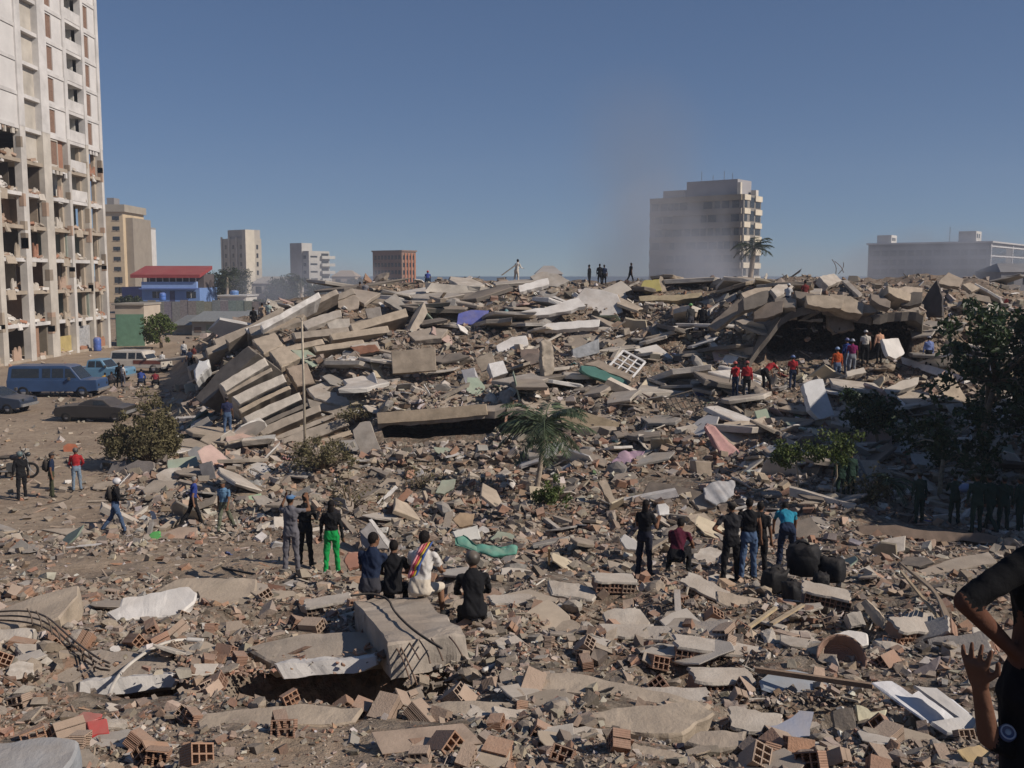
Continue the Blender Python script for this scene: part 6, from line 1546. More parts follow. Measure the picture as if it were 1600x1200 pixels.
WF = [(982, 988, 12.3, 3, 1, .1, (.15, .05), 'row of hollow bricks holding up the pale rounded slab'), (1050, 992, 12.2, 4, 1, -.25, (.2, -.08), 'plastered brick row right of the pale rounded slab'),
      (1105, 985, 12.2, 2, 2, -.5, (.3, -.2), 'steep brick wall corner above the long brick row'), (1128, 1014, 11.4, 5, 1, -.1, (.12, .12), 'long plastered brick row sloping down to the right'),
      (1128, 1058, 10.4, 3, 1, .2, (.1, .1), 'short brick row with plaster cap above the broad flat slab'), (1100, 918, 15.2, 3, 2, -.6, (.3, .3), 'broken brick corner below the two standing men'),
      (800, 938, 15.0, 3, 1, .3, (.1, .05), 'brick row beside the seated figure in black'), (512, 940, 15.0, 3, 1, .2, (.1, -.1), 'brick row left of the large tilted block'),
      (905, 1160, 8.3, 3, 2, .15, (.25, .1), 'open brick cells at the bottom, left of the beige slab'), (1010, 1192, 7.8, 4, 1, -.1, (.2, .1), 'brick row under the beige slab at the bottom edge'),
      (828, 1128, 9.0, 3, 1, .5, (.2, .3), 'reddish bricks stacked right of the smooth beige board'), (1180, 1130, 9.0, 2, 2, -.2, (.2, .1), 'small brick stack left of the torn blue panel'),
      (1455, 985, 12.4, 2, 2, -.5, (.4, -.5), 'tilted brick wall corner beside the rusty wires'), (1432, 978, 12.5, 3, 1, .3, (.3, .1), 'brick row with pale face left of the tilted corner'),
      (205, 1120, 9.6, 2, 1, .5, (.2, .3), 'ribbed brick pair right of the red plastic piece'), (60, 1020, 12.0, 2, 1, .9, (.3, .3), 'orange bricks beside the sagging rebars'),
      (1040, 1090, 9.9, 4, 1, .05, (.1, .02), 'brick course edge behind the broad flat slab'), (960, 905, 15.6, 3, 1, .2, (.15, .1), 'brick row above the pale rounded slab'),
      (1290, 925, 14.4, 3, 2, -.3, (.2, .15), 'dark brick block in front of the black bags'), (1235, 1000, 12.0, 3, 1, .35, (.2, .1), 'brick row below the wooden sticks'),
      (690, 690, 41.5, 3, 3, .0, (.0, .05), 'stub of red brick pier under the straight tan beam'), (150, 842, 27.5, 8, 1, .12, (.05, .04), 'fallen strip of brick wall beside the road'),
      (760, 1135, 8.9, 2, 1, -.4, (.2, .2), 'two bricks right of the smooth beige board'), (1500, 1010, 11.6, 3, 2, -.4, (.5, -.3), 'ribbed brick panel near the raised hand')]
for a in WF: wall_fragment(*a)
# ================================================================== VEGETATION
def leaf_cloud(name, clumps, n_per, leaf, rng, m, parent, spread=1.0, droop=.2):
    """many small leaf faces in clumps; clumps: list of (centre, radius)"""
    C_ = np.repeat(np.array([c for c, r in clumps], float), n_per, 0); Rr = np.repeat(np.array([r for c, r in clumps], float), n_per)
    k = len(C_)
    d = rng.normal(0, 1, (k, 3)); d /= np.linalg.norm(d, axis=1)[:, None]
    pos = C_ + d * (Rr * rng.uniform(.15, 1, k) ** .6)[:, None] * spread
    a = rng.normal(0, 1, (k, 3)); a[:, 2] -= droop; a /= np.linalg.norm(a, axis=1)[:, None]
    b = np.cross(a, rng.normal(0, 1, (k, 3))); b /= np.linalg.norm(b, axis=1)[:, None] + 1e-9
    n_ = np.cross(a, b)
    L = leaf * rng.uniform(.6, 1.3, k)
    v0 = pos - a * (L * .5)[:, None]; v2 = pos + a * (L * .5)[:, None]
    v1 = pos + b * (L * .26)[:, None] + n_ * (L * .06)[:, None]; v3 = pos - b * (L * .26)[:, None] + n_ * (L * .06)[:, None]
    V_ = np.stack([v0, v1, v2, v3], 1).reshape(-1, 3)
    F_ = np.arange(4 * k).reshape(-1, 4)
    c = np.repeat(np.clip(rng.normal(.45, .25, k), 0, 1)[:, None], 3, 1)
    return mesh_obj(name, np_mesh(name, V_, F_, c), m, parent)
def limbs(base, top, spread, n, rnd, r0, zspread=.5):
    """a tapering trunk with limbs reaching clump positions; returns MB and limb tips"""
    m = MB(); base = Vector(base); top = Vector(top)
    mid = base.lerp(top, .5) + Vector((rnd.uniform(-.1, .1), rnd.uniform(-.1, .1), 0)) * (top - base).length
    m.tube([base - Vector((0, 0, .3)), base.lerp(mid, .5), mid, top], [r0 * 1.15, r0 * .95, r0 * .8, r0 * .55], 8)
    tips = []
    for i in range(n):
        s = (mid if rnd.random() < .4 else top).lerp(top, rnd.random() * .8)
        a = rnd.uniform(0, 6.28); e = top + Vector((math.cos(a) * spread[0] * rnd.uniform(.4, 1), math.sin(a) * spread[1] * rnd.uniform(.4, 1), spread[2] * rnd.uniform(-zspread, 1)))
        k_ = s.lerp(e, .5) + Vector((rnd.uniform(-.15, .15), rnd.uniform(-.15, .15), .12 * spread[2]))
        m.tube([s, k_, e], [r0 * .42, r0 * .26, r0 * .08], 5)
        tips.append(e)
        for _ in range(2):
            f = k_.lerp(e, rnd.random()) + Vector((rnd.uniform(-1, 1) * spread[0] * .3, rnd.uniform(-1, 1) * spread[1] * .3, rnd.uniform(-.2, .5) * spread[2] * .5))
            m.tube([k_, f], [r0 * .16, r0 * .04], 4); tips.append(f)
    return m, tips
def tree(name, label, base, h_trunk, spread, n_limbs, leafm, leaf, n_per, clump_r, r0, seed, cat='tree', group=None, extra=0, bark=(.22, .17, .12), zs=.5):
    rnd = random.Random(seed); rng = np.random.default_rng(seed)
    root = empty(name, base); tag(root, label, cat, group)
    m, tips = limbs((0, 0, 0), (rnd.uniform(-.2, .2), rnd.uniform(-.2, .2), h_trunk), spread, n_limbs, rnd, r0, zs)
    m.build('trunk', M_BARK, root, bark, True)
    cl = [(tuple(t), clump_r * rnd.uniform(.6, 1.25)) for t in tips]
    for _ in range(extra):
        a = rnd.uniform(0, 6.28); u = rnd.uniform(-.6, 1); rr = math.sqrt(max(0, 1 - u * u)) * rnd.uniform(.5, 1.02)
        cl.append(((math.cos(a) * spread[0] * rr, math.sin(a) * spread[1] * rr, h_trunk + u * spread[2]), clump_r * rnd.uniform(.5, 1.1)))
    leaf_cloud('crown', cl, n_per, leaf, rng, leafm, root)
    return root
# dark leafy trees on the right
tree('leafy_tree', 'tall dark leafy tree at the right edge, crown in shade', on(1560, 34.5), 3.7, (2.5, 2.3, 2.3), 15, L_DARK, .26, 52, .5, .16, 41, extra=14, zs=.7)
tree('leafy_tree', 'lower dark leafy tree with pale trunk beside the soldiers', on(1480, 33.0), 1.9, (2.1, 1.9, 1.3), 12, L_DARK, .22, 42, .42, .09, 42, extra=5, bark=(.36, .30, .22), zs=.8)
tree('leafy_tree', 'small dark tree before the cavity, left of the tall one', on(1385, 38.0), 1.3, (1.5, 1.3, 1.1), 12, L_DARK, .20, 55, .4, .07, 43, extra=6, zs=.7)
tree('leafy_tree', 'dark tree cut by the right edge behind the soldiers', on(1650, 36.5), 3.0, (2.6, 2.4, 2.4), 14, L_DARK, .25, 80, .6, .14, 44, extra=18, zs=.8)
# unseen trees added out of the frame on the right to shade the soldiers
for i, (x, y, h, s_) in enumerate(((21.5, 27.5, 5.5, 3.6), (26.0, 24.0, 7.0, 4.0), (24.5, 32.0, 6.0, 3.8), (29.5, 29.5, 7.0, 4.0))):
    tree('leafy_tree', ['unseen tree added beside the soldiers to shade them', 'unseen tall tree added toward the sun for its shade', 'unseen tree added behind the soldiers for its shade', 'farther unseen tall tree added for its shade'][i], (x, y, float(terr(x, y))), h, (s_, s_, 3.0), 16, L_DARK, .34, 90, .8, .2, 50 + i, extra=40, zs=.8)
# saplings
tree('sapling', 'yellow green sapling with thin pale stem, left one', on(1250, 31.5), 1.5, (.75, .6, .5), 8, L_MID, .13, 46, .26, .035, 61, 'sapling', extra=4, bark=(.4, .33, .24), zs=.5)
tree('sapling', 'yellow green sapling leaning right, beside the first', on(1302, 31.0), 1.6, (.7, .6, .5), 8, L_MID, .13, 46, .26, .03, 62, 'sapling', extra=4, bark=(.4, .33, .24), zs=.5)
# bushes
def bush(name, label, px, D, rx, rz, leafm, leaf, n, per, seed, cat='bush', r0=.03, droop=-.3, clump=.28, lift=0):
    rnd = random.Random(seed); rng = np.random.default_rng(seed)
    b_ = on(px, D) + Vector((0, 0, lift)); root = empty(name, b_); tag(root, label, cat)
    m = MB(); cl = []; lob = [rnd.uniform(.55, 1.25) for _ in range(7)]
    for i in range(n):
        a = rnd.uniform(0, 6.28); u = rnd.random() ** .5 * lob[int(a / 6.2832 * 7) % 7]; e = Vector((math.cos(a) * rx * u, math.sin(a) * rx * u * .9, rz * (.35 + 1.65 * rnd.random() * math.sqrt(max(.05, 1 - min(1, u) ** 2 * .8)) * lob[int(a * 2.3) % 7])))
        m.tube([Vector((rnd.uniform(-.1, .1), rnd.uniform(-.1, .1), -.1)), e * .5 + Vector((rnd.uniform(-.1, .1), rnd.uniform(-.1, .1), .1)), e], [r0, r0 * .6, r0 * .15], 4)
        cl.append((tuple(e), clump * rnd.uniform(.6, 1.3)))
    m.build('branches', M_BARK, root, (.20, .155, .11), True)
    leaf_cloud('foliage', cl, per, leaf, rng, leafm, root, droop=droop)
bush('dusty_bush', 'round dusty olive bush at the edge of the open yard', 226, 39.0, 1.4, 1.25, L_OLIVE, .13, 130, 75, 71, clump=.27)
bush('green_shrub', 'small green shrub at the foot of the palm', 862, 30.0, .55, .42, L_MID, .11, 34, 36, 72, 'shrub', .02, clump=.16)
bush('fallen_branch', 'fallen leafy branch heap before the thin pole', 500, 35.5, 1.35, .55, L_OLIVE, .12, 60, 32, 73, 'branch', .03, clump=.22, lift=.1)
bush('fallen_branch', 'dry leafless branch tangle left of the seated people', 540, 29.5, .9, .5, L_OLIVE, .10, 36, 8, 74, 'branch', .028, clump=.16)
bush('fallen_branch', 'dark brush caught under the beam left of the column', 556, 43.6, .8, .3, L_OLIVE, .13, 22, 22, 75, 'branch', .03, lift=.4)
bush('fallen_branch', 'withered twigs between the palm and the tarpaulin', 655, 33.5, .8, .35, L_OLIVE, .10, 26, 10, 76, 'branch', .025)
bush('yucca_shrub', 'low dry shrubs right of the saplings', 1370, 31.0, .7, .5, L_OLIVE, .12, 26, 26, 77, 'shrub', .02)
# palms
def palm(name, label, base, h, n_fr, L_fr, r0, seed, lean=(0, 0), leafm=L_PALM, segs=26, cat='palm', lw=.085):
    rnd = random.Random(seed)
    root = empty(name, base); tag(root, label, cat)
    tp = Vector((lean[0], lean[1], h))
    m = MB(); pts = []; rr = []
    for i in range(9):
        t_ = i / 8; pts.append(Vector((0, 0, -.3)).lerp(tp, t_) + Vector((math.sin(t_ * 3) * .05, 0, 0))); rr.append(r0 * (1.25 - .5 * t_) * (1.06 if i % 2 else .97))
    m.tube(pts, rr, 9); m.build('trunk', M_BARK, root, (.40, .33, .26), True)
    for i in range(n_fr):
        a = 2 * math.pi * i / n_fr + rnd.uniform(-.25, .25); up = rnd.uniform(-.1, 1.42)
        d = Vector((math.cos(a), math.sin(a), 0)); L = L_fr * rnd.uniform(.8, 1.1)
        vs_ = []; fs_ = []; cols_ = []
        p = tp.copy(); ang = up; prev = p.copy(); rach = [p.copy()]
        for j in range(segs):
            ang -= (1.25 + .45 * (up > .7)) / segs
            p = p + (d * math.cos(ang) + Vector((0, 0, 1)) * math.sin(ang)) * (L / segs); rach.append(p.copy())
        side = d.cross(Vector((0, 0, 1))).normalized()
        for j in range(2, segs + 1):
            t_ = j / segs; q = rach[j]; fw = (rach[j] - rach[j - 1]).normalized(); nn = side.cross(fw)
            ll = L * .34 * math.sin(math.pi * min(1, .18 + .8 * t_)) * rnd.uniform(.85, 1.1) + .03
            for s_ in (-1, 1):
                tip = q + side * s_ * ll * .72 + fw * ll * .62 - Vector((0, 0, 1)) * ll * rnd.uniform(.15, .55)
                midp = q.lerp(tip, .45) + nn * ll * .06
                b = len(vs_); w_ = lw * rnd.uniform(.7, 1.1)
                vs_ += [q - fw * w_ * .4, midp + fw * w_ * .5, tip, midp - fw * w_ * .5]; fs_.append((b, b + 1, b + 2, b + 3)); cols_.append(rnd.random())
        for j in range(segs):
            b = len(vs_); w_ = .022 * (1 - j / segs) + .006
            vs_ += [rach[j] - side * w_, rach[j] + side * w_, rach[j + 1] + side * w_ * .9, rach[j + 1] - side * w_ * .9]; fs_.append((b, b + 1, b + 2, b + 3)); cols_.append(.9)
        me = np_mesh('frond', np.array([tuple(v) for v in vs_]), np.array(fs_), np.repeat(np.array(cols_)[:, None], 3, 1))
        mesh_obj('frond', me, leafm, root)
palm('small_palm', 'small feathery palm in front of the pile centre', on(836, 33.6), 2.15, 24, 2.0, .085, 81, (.3, 0))
palm('young_palm', 'tiny young palm among the shaded shrubs', on(1396, 31.0), .75, 10, .9, .04, 82, (.05, 0), segs=14)
palm('tall_palm', 'tall palm standing before the smoky block', on(1160, 135) * 1.0 + Vector((0, 0, 0)), 11.2, 16, 3.4, .38, 83, (1.3, 0), L_FAR, 16, lw=.22)
palm('tall_palm', 'dark palm rising from the far trees, left of the pile', ((355 - 800) / FPX * 205, 205, 0), 7.2, 14, 3.4, .3, 84, (.3, 0), L_FAR, 14, lw=.25)
palm('tall_palm', 'hazy palm between the stepped block and the pile', ((470 - 800) / FPX * 190, 190, 0), 6.6, 14, 3.0, .3, 85, (.2, 0), L_FAR, 14, lw=.25)
# far trees
for i, (px, D, h, sx, sz, lab, mt) in enumerate(((251, 103, 1.7, 1.6, 1.6, 'round green tree between the green wall and the sheds', L_MID), (340, 215, 4.0, 4.2, 3.6, 'dark tree group left half beside the blue house', L_FAR), (368, 212, 4.4, 3.8, 4.2, 'dark tree group right half before the cream tower', L_FAR),
      (437, 205, 3.6, 3.4, 2.4, 'hazy tree left of the stepped block', L_FAR), (452, 230, 4.5, 3.6, 2.6, 'hazy tree before the stepped block', L_FAR), (505, 200, 3.6, 3.4, 2.4, 'hazy tree right of the stepped block', L_FAR), (540, 210, 3.8, 3.0, 2.2, 'hazy tree near the tan roofed house', L_FAR),
      (765, 125, 4.6, 1.4, 1.6, 'small dark tree top showing above the crest', L_FAR), (560, 250, 4.6, 2.4, 2.2, 'hazy tree left of the brown block', L_FAR), (420, 160, 1.8, 2.6, 1.6, 'low green tree behind the grey fence', L_FAR), (1000, 180, 5.2, 1.8, 1.4, 'small hazy tree left of the smoky block', L_FAR), (205, 175, 2.2, 2.6, 1.6, 'dark tree left of the blue house', L_FAR))):
    tree('far_tree', lab, ((px - 800) / FPX * D, D, 0), h, (sx, sx, sz), 10, mt, .45 if D > 110 else .3, 60, sz * .36, .18, 90 + i, group='trees beyond the pile', extra=22, zs=.7)
# ================================================================== VEHICLES
def wheel(parent, x, y, r, w_):
    M_ = Matrix.Translation((x, y, r)) @ Matrix.Rotation(R(90), 4, 'X')
    o = MB().lathe([(r * .55, -w_ / 2), (r * .93, -w_ / 2), (r, -w_ * .3), (r, w_ * .3), (r * .93, w_ / 2), (r * .55, w_ / 2)], 18, M_).build('wheel', M_RUBBER, parent, (.025, .025, .025), True)
    s = 1 if y > 0 else -1
    MB().lathe([(.0, -w_ * .42), (r * .3, -w_ * .42), (r * .55, -w_ * .3), (r * .55, w_ * .3), (r * .3, w_ * .42), (0, w_ * .42)], 14, M_).build('rim', M_METAL, o, (.35, .35, .36), True)
    return o
def bev(o, w_, seg=2):
    b = bmesh.new(); b.from_mesh(o.data)
    bmesh.ops.bevel(b, geom=b.edges[:], offset=w_, segments=seg, affect='EDGES', profile=.6)
    b.to_mesh(o.data); b.free(); o.data.polygons.foreach_set('use_smooth', [False] * len(o.data.polygons))
def side_glass(root, polys, y, tilt=.0):
    for poly in polys:
        for s in (-1, 1):
            m = MB(); n = len(poly)
            vs_ = [(x, s * (y - tilt * (z - poly[0][1])), z) for x, z in poly] + [(x, s * (y - tilt * (z - poly[0][1]) - .03), z) for x, z in poly]
            m.add(vs_, [tuple(range(n)), tuple(range(2 * n - 1, n - 1, -1))] + [(i, (i + 1) % n, n + (i + 1) % n, n + i) for i in range(n)])
            m.build('window', M_GLASS, root)
def vehicle(name, label, loc, yaw, body, cabin, width, colr, wheels, wr, glass, cat='car', roofc=None, band=None, tilt=.12, ctaper=.86, windshield=None):
    root = empty(name, loc, yaw); tag(root, label, cat)
    o = MB().prism(body, -width / 2, width / 2).build('body', M_PAINT, root, colr); bev(o, .05)
    if cabin:
        n = len(cabin); z0 = min(z for x, z in cabin); z1 = max(z for x, z in cabin)
        f = lambda z: width / 2 * .985 - (width / 2) * (1 - ctaper) * (z - z0) / (z1 - z0)
        m = MB(); m.add([(x, -f(z), z) for x, z in cabin] + [(x, f(z), z) for x, z in cabin], [tuple(range(n - 1, -1, -1)), tuple(range(n, 2 * n))] + [(i, (i + 1) % n, n + (i + 1) % n, n + i) for i in range(n)])
        c_ = m.build('cabin', M_PAINT, root, roofc or colr); bev(c_, .03, 1)
        for poly in glass:
            for s in (-1, 1):
                k = len(poly)
                vs_ = [(x, s * (f(z) + .012), z) for x, z in poly] + [(x, s * (f(z) - .03), z) for x, z in poly]
                MB().add(vs_, [tuple(range(k)), tuple(range(2 * k - 1, k - 1, -1))] + [(i, (i + 1) % k, k + (i + 1) % k, k + i) for i in range(k)]).build('window', M_GLASS, root)
        if windshield:
            for (a, b) in windshield:
                d = Vector((b[0] - a[0], 0, b[1] - a[1])); nn = Vector((d.z, 0, -d.x)).normalized() * .012
                if nn.z < 0: nn = -nn
                ya, yb = f(a[1]) * .88, f(b[1]) * .88
                q = [Vector((a[0], -ya, a[1])), Vector((a[0], ya, a[1])), Vector((b[0], yb, b[1])), Vector((b[0], -yb, b[1]))]
                MB().add([p + nn for p in q] + [p - nn for p in q], [(0, 1, 2, 3), (7, 6, 5, 4), (0, 4, 5, 1), (1, 5, 6, 2), (2, 6, 7, 3), (3, 7, 4, 0)]).build('windshield', M_GLASS, root)
    for x in wheels:
        for s in (-1, 1): wheel(root, x, s * (width / 2 - .10), wr, .2)
    if band:
        for s in (-1, 1): MB().box(band[0], band[1], min(s * (width / 2 + .002), s * (width / 2 + .016)), max(s * (width / 2 + .002), s * (width / 2 + .016)), band[2], band[3]).build('stripe', M_PAINT, root, band[4])
    xf = max(x for x, z in body)
    for s in (-1, 1):
        MB().ball((xf - .02, s * (width / 2 - .3), .78), (.05, .11, .09), 8, 5).build('headlight', M_GLASS, root)
    MB().box(xf - .08, xf + .08, -width / 2 + .05, width / 2 - .05, .42, .56).build('bumper', M_METAL, root, (.3, .3, .3))
    xr = min(x for x, z in body)
    MB().box(xr - .08, xr + .06, -width / 2 + .05, width / 2 - .05, .42, .56).build('bumper', M_METAL, root, (.3, .3, .3))
    for s in (-1, 1): MB().box(xf * .38, xf * .38 + .12, min(s * width / 2, s * (width / 2 + .16)), max(s * width / 2, s * (width / 2 + .16)), 1.12, 1.28).build('mirror', M_PLASTIC, root, (.05, .05, .05))
    return root
def gp(px, D): return Vector(((px - 800) / FPX * D, D, 0))
VANB = (.035, .075, .17)
vehicle('passenger_van', 'dusty dark blue passenger van parked before the tower', gp(86, 62.5), R(2), [(-2.75, .42), (-2.75, 1.12), (2.75, 1.12), (2.8, .95), (2.82, .45), (2.3, .38), (-2.3, .38)],
        [(-2.72, 1.10), (-2.62, 1.9), (-2.4, 2.0), (.85, 2.0), (1.15, 1.92), (1.85, 1.10)], 1.95, VANB, (-1.75, 1.85), .37,
        [[(-2.45, 1.25), (-.75, 1.25), (-.75, 1.82), (-2.4, 1.82)], [(-.55, 1.25), (-.05, 1.25), (-.05, 1.82), (-.55, 1.82)], [(.05, 1.25), (.75, 1.25), (.75, 1.82), (.05, 1.82)], [(.85, 1.25), (1.55, 1.25), (1.12, 1.8), (.85, 1.82)]], 'van', windshield=[((1.80, 1.18), (1.2, 1.88))])
vehicle('pickup_truck', 'light blue old pickup behind the dark blue van', gp(152, 71), R(-3), [(-2.3, .45), (-2.3, 1.05), (2.2, 1.05), (2.3, .9), (2.3, .48), (1.9, .4), (-1.9, .4)],
        [(-.55, 1.03), (-.45, 1.58), (-.3, 1.66), (.45, 1.66), (.6, 1.6), (1.05, 1.03)], 1.85, (.13, .27, .40), (-1.4, 1.5), .36, [[(-.4, 1.12), (.12, 1.12), (.12, 1.55), (-.33, 1.55)], [(.2, 1.12), (.8, 1.12), (.5, 1.55), (.2, 1.55)]], 'pickup', windshield=[((1.0, 1.1), (.6, 1.58))])
vehicle('station_wagon', 'cream and brown off-road wagon parked by the yard', gp(219, 77.5), R(-6), [(-2.15, .5), (-2.15, 1.1), (2.0, 1.1), (2.08, .95), (2.08, .52), (1.7, .45), (-1.8, .45)],
        [(-2.12, 1.08), (-2.05, 1.72), (-1.9, 1.78), (.35, 1.78), (.5, 1.72), (.9, 1.08)], 1.9, (.58, .53, .46), (-1.3, 1.4), .38, [[(-1.95, 1.18), (-.75, 1.18), (-.75, 1.64), (-1.9, 1.64)], [(-.6, 1.18), (-.05, 1.18), (-.05, 1.64), (-.6, 1.64)], [(.05, 1.18), (.7, 1.18), (.42, 1.64), (.05, 1.64)]], 'wagon', band=(-.2, 2.0, .78, 1.08, (.20, .07, .05)), windshield=[((.86, 1.15), (.5, 1.68))])
vehicle('dark_sedan', 'dark blue sedan cut by the left edge', gp(-20, 55.0), R(-4), [(-2.1, .38), (-2.15, .8), (-2.0, .95), (.95, .98), (2.1, .84), (2.2, .7), (2.18, .4), (1.8, .3), (-1.8, .3)],
        [(-1.75, .94), (-1.1, 1.4), (.15, 1.43), (.4, 1.38), (1.15, .95)], 1.75, (.03, .045, .075), (-1.35, 1.4), .31, [[(-1.35, 1.0), (-.35, 1.0), (-.35, 1.34), (-1.0, 1.34)], [(-.25, 1.0), (.85, 1.0), (.3, 1.34), (-.25, 1.34)]], 'car', windshield=[((1.08, .98), (.42, 1.38)), ((-1.7, .98), (-1.12, 1.38))])
bc = vehicle('burnt_car', 'burnt out dark grey car wreck beside the dusty bush', gp(148, 52.0), R(178), [(-1.7, .3), (-1.7, .75), (-1.2, .82), (.6, .9), (1.9, .78), (2.0, .6), (1.98, .32), (1.6, .24), (-1.4, .24)],
        [(-1.1, .8), (-.6, 1.16), (.05, 1.2), (.3, 1.1), (.75, .88)], 1.7, (.04, .036, .033), (-1.2, 1.35), .27, [[(-.8, .9), (-.1, .9), (-.1, 1.1), (-.55, 1.1)]], 'car', windshield=[((.7, .92), (.3, 1.12))])
# motorcycle
mc = empty('motorcycle', on(6, 36.5), R(12)); tag(mc, 'black motorcycle standing at the left edge beside the men', 'motorcycle')
def tor(x, r, t_): 
    M_ = Matrix.Translation((x, 0, r)) @ Matrix.Rotation(R(90), 4, 'X')
    o = MB().lathe([(r - 2 * t_, -t_ * .6), (r - t_ * .4, -t_), (r, 0), (r - t_ * .4, t_), (r - 2 * t_, t_ * .6), (r - 2.2 * t_, 0), (r - 2 * t_, -t_ * .6)], 20, M_).build('wheel', M_RUBBER, mc, (.02, .02, .02), True)
    for k in range(8):
        a = math.pi * 2 * k / 8
        MB().tube([(x, 0, r), (x + math.cos(a) * (r - 2 * t_), 0, r + math.sin(a) * (r - 2 * t_))], .008, 4).build('spoke', M_METAL, o, (.4, .4, .4))
tor(-.65, .31, .045); tor(.65, .31, .045)
MB().tube([(-.65, 0, .31), (-.2, 0, .42), (.1, 0, .40), (.42, 0, .82), (.5, 0, .95)], .03, 6).build('frame', M_METAL, mc, (.03, .03, .03))
MB().tube([(.65, .07, .31), (.45, .07, .98)], .022, 6).tube([(.65, -.07, .31), (.45, -.07, .98)], .022, 6).build('fork', M_METAL, mc, (.25, .25, .25))
MB().ball((.2, 0, .80), (.28, .14, .13), 12, 8).build('tank', M_PAINT, mc, (.02, .02, .025), True)
MB().ball((-.32, 0, .80), (.42, .14, .07), 12, 6).build('seat', M_RUBBER, mc, (.02, .02, .02), True)
MB().box(-.15, .25, -.13, .13, .28, .58).build('engine', M_METAL, mc, (.10, .10, .10))
MB().tube([(.42, -.36, 1.05), (.46, -.2, 1.03), (.46, .2, 1.03), (.42, .36, 1.05)], .018, 6).build('handlebar', M_METAL, mc, (.05, .05, .05))
MB().ball((.6, 0, .9), (.09, .09, .09), 10, 6).build('headlight', M_GLASS, mc, None, True)
for s in (-1, 1): MB().tube([(.45, s * .28, 1.04), (.42, s * .32, 1.2)], .008, 4).ball((.42, s * .33, 1.22), (.02, .06, .04), 8, 5).build('mirror', M_METAL, mc, (.03, .03, .03))
MB().tube([(-.1, -.14, .3), (-.7, -.16, .34)], .04, 8).build('exhaust', M_METAL, mc, (.2, .2, .2))
MB().ball((-.72, 0, .66), (.2, .09, .04), 10, 5).build('fender', M_PLASTIC, mc, (.02, .02, .02))
# ================================================================== PEOPLE
SKIN = (.20, .105, .065); SKIN2 = (.27, .15, .095); SKIN3 = (.13, .07, .045)
HAIRC = (.012, .009, .008)
class Fig:
    def __init__(s): s.prims = []; s.m = MB()
    def cap(s, a, b, ra, rb, tagc):
        a, b = Vector(a), Vector(b); d = b - a; L = d.length
        if L < 1e-5: d = Vector((0, 0, 1)); L = 1e-5
        q = Vector((0, 0, 1)).rotation_difference(d.normalized()).to_matrix().to_4x4()
        prof = [(0.0005, -ra)] + [(ra * math.cos(t), ra * math.sin(t)) for t in (-1.0, -.5, 0)] + [(rb * math.cos(t), L + rb * math.sin(t)) for t in (0, .5, 1.0)] + [(0.0005, L + rb)]
        s.m.lathe(prof, 10, Matrix.Translation(a) @ q)
        s.prims.append((np.array(a), np.array(b), ra, rb, tagc))
    def loft(s, rings, ax, fw, seg=14):
        """rings: (centre, half width, half depth); closed with end fans"""
        vs_ = []; fs_ = []
        for c, w_, d_ in rings:
            for k in range(seg):
                t = 2 * math.pi * k / seg
                vs_.append(Vector(c) + ax * (w_ * math.copysign(abs(math.cos(t)) ** .85, math.cos(t))) + fw * (d_ * math.copysign(abs(math.sin(t)) ** .85, math.sin(t))))
        n = len(rings)
        for i in range(n - 1):
            for k in range(seg):
                k2 = (k + 1) % seg; fs_.append((i * seg + k, i * seg + k2, (i + 1) * seg + k2, (i + 1) * seg + k))
        fs_.append(tuple(range(seg - 1, -1, -1))); fs_.append(tuple((n - 1) * seg + k for k in range(seg)))
        s.m.add(vs_, fs_)
POSES = {
 'stand': dict(legs=((4, 4, 4), (-3, 4, 2)), lean=2, arms=(((.18, -.05, -1), (.08, .18, -1)), ((.2, .0, -1), (.1, .15, -1)))),
 'walk': dict(legs=((22, 2, 8), (-20, 2, 18)), lean=5, arms=(((.15, -.35, -1), (.05, .1, -1)), ((.15, .35, -1), (.05, .6, -1)))),
 'hips': dict(legs=((4, 7, 3), (-2, 7, 2)), lean=0, arms=(((.75, -.2, -.8), (-.75, .25, -.45)), ((.18, .0, -1), (.08, .25, -1)))),
 'photo': dict(legs=((3, 4, 2), (-2, 4, 2)), lean=0, arms=(((.45, .75, -.1), (-.35, .35, 1)), ((.45, .7, -.1), (-.35, .35, 1)))),
 'phone': dict(legs=((4, 4, 4), (-2, 4, 2)), lean=4, arms=(((.2, .35, -1), (-.25, .85, .45)), ((.2, .3, -1), (-.3, .9, .3)))),
 'carry': dict(legs=((8, 4, 8), (-4, 4, 4)), lean=12, arms=(((.2, .45, -.9), (-.1, 1, -.1)), ((.2, .45, -.9), (-.1, 1, -.1)))),
 'bend': dict(legs=((28, 6, 24), (18, 6, 18)), lean=58, arms=(((.2, .7, -.8), (.0, .3, -1)), ((.2, .7, -.8), (.0, .4, -1)))),
 'sit': dict(legs=((82, 9, 78), (78, 9, 70)), lean=16, arms=(((.18, .45, -.9), (-.3, .9, -.3)), ((.18, .4, -.9), (-.25, .9, -.4)))),
 'crouch': dict(legs=((105, 12, 128), (92, 12, 122)), lean=32, arms=(((.2, .6, -.8), (-.2, .9, -.5)), ((.2, .6, -.8), (-.1, .9, -.4)))),
}
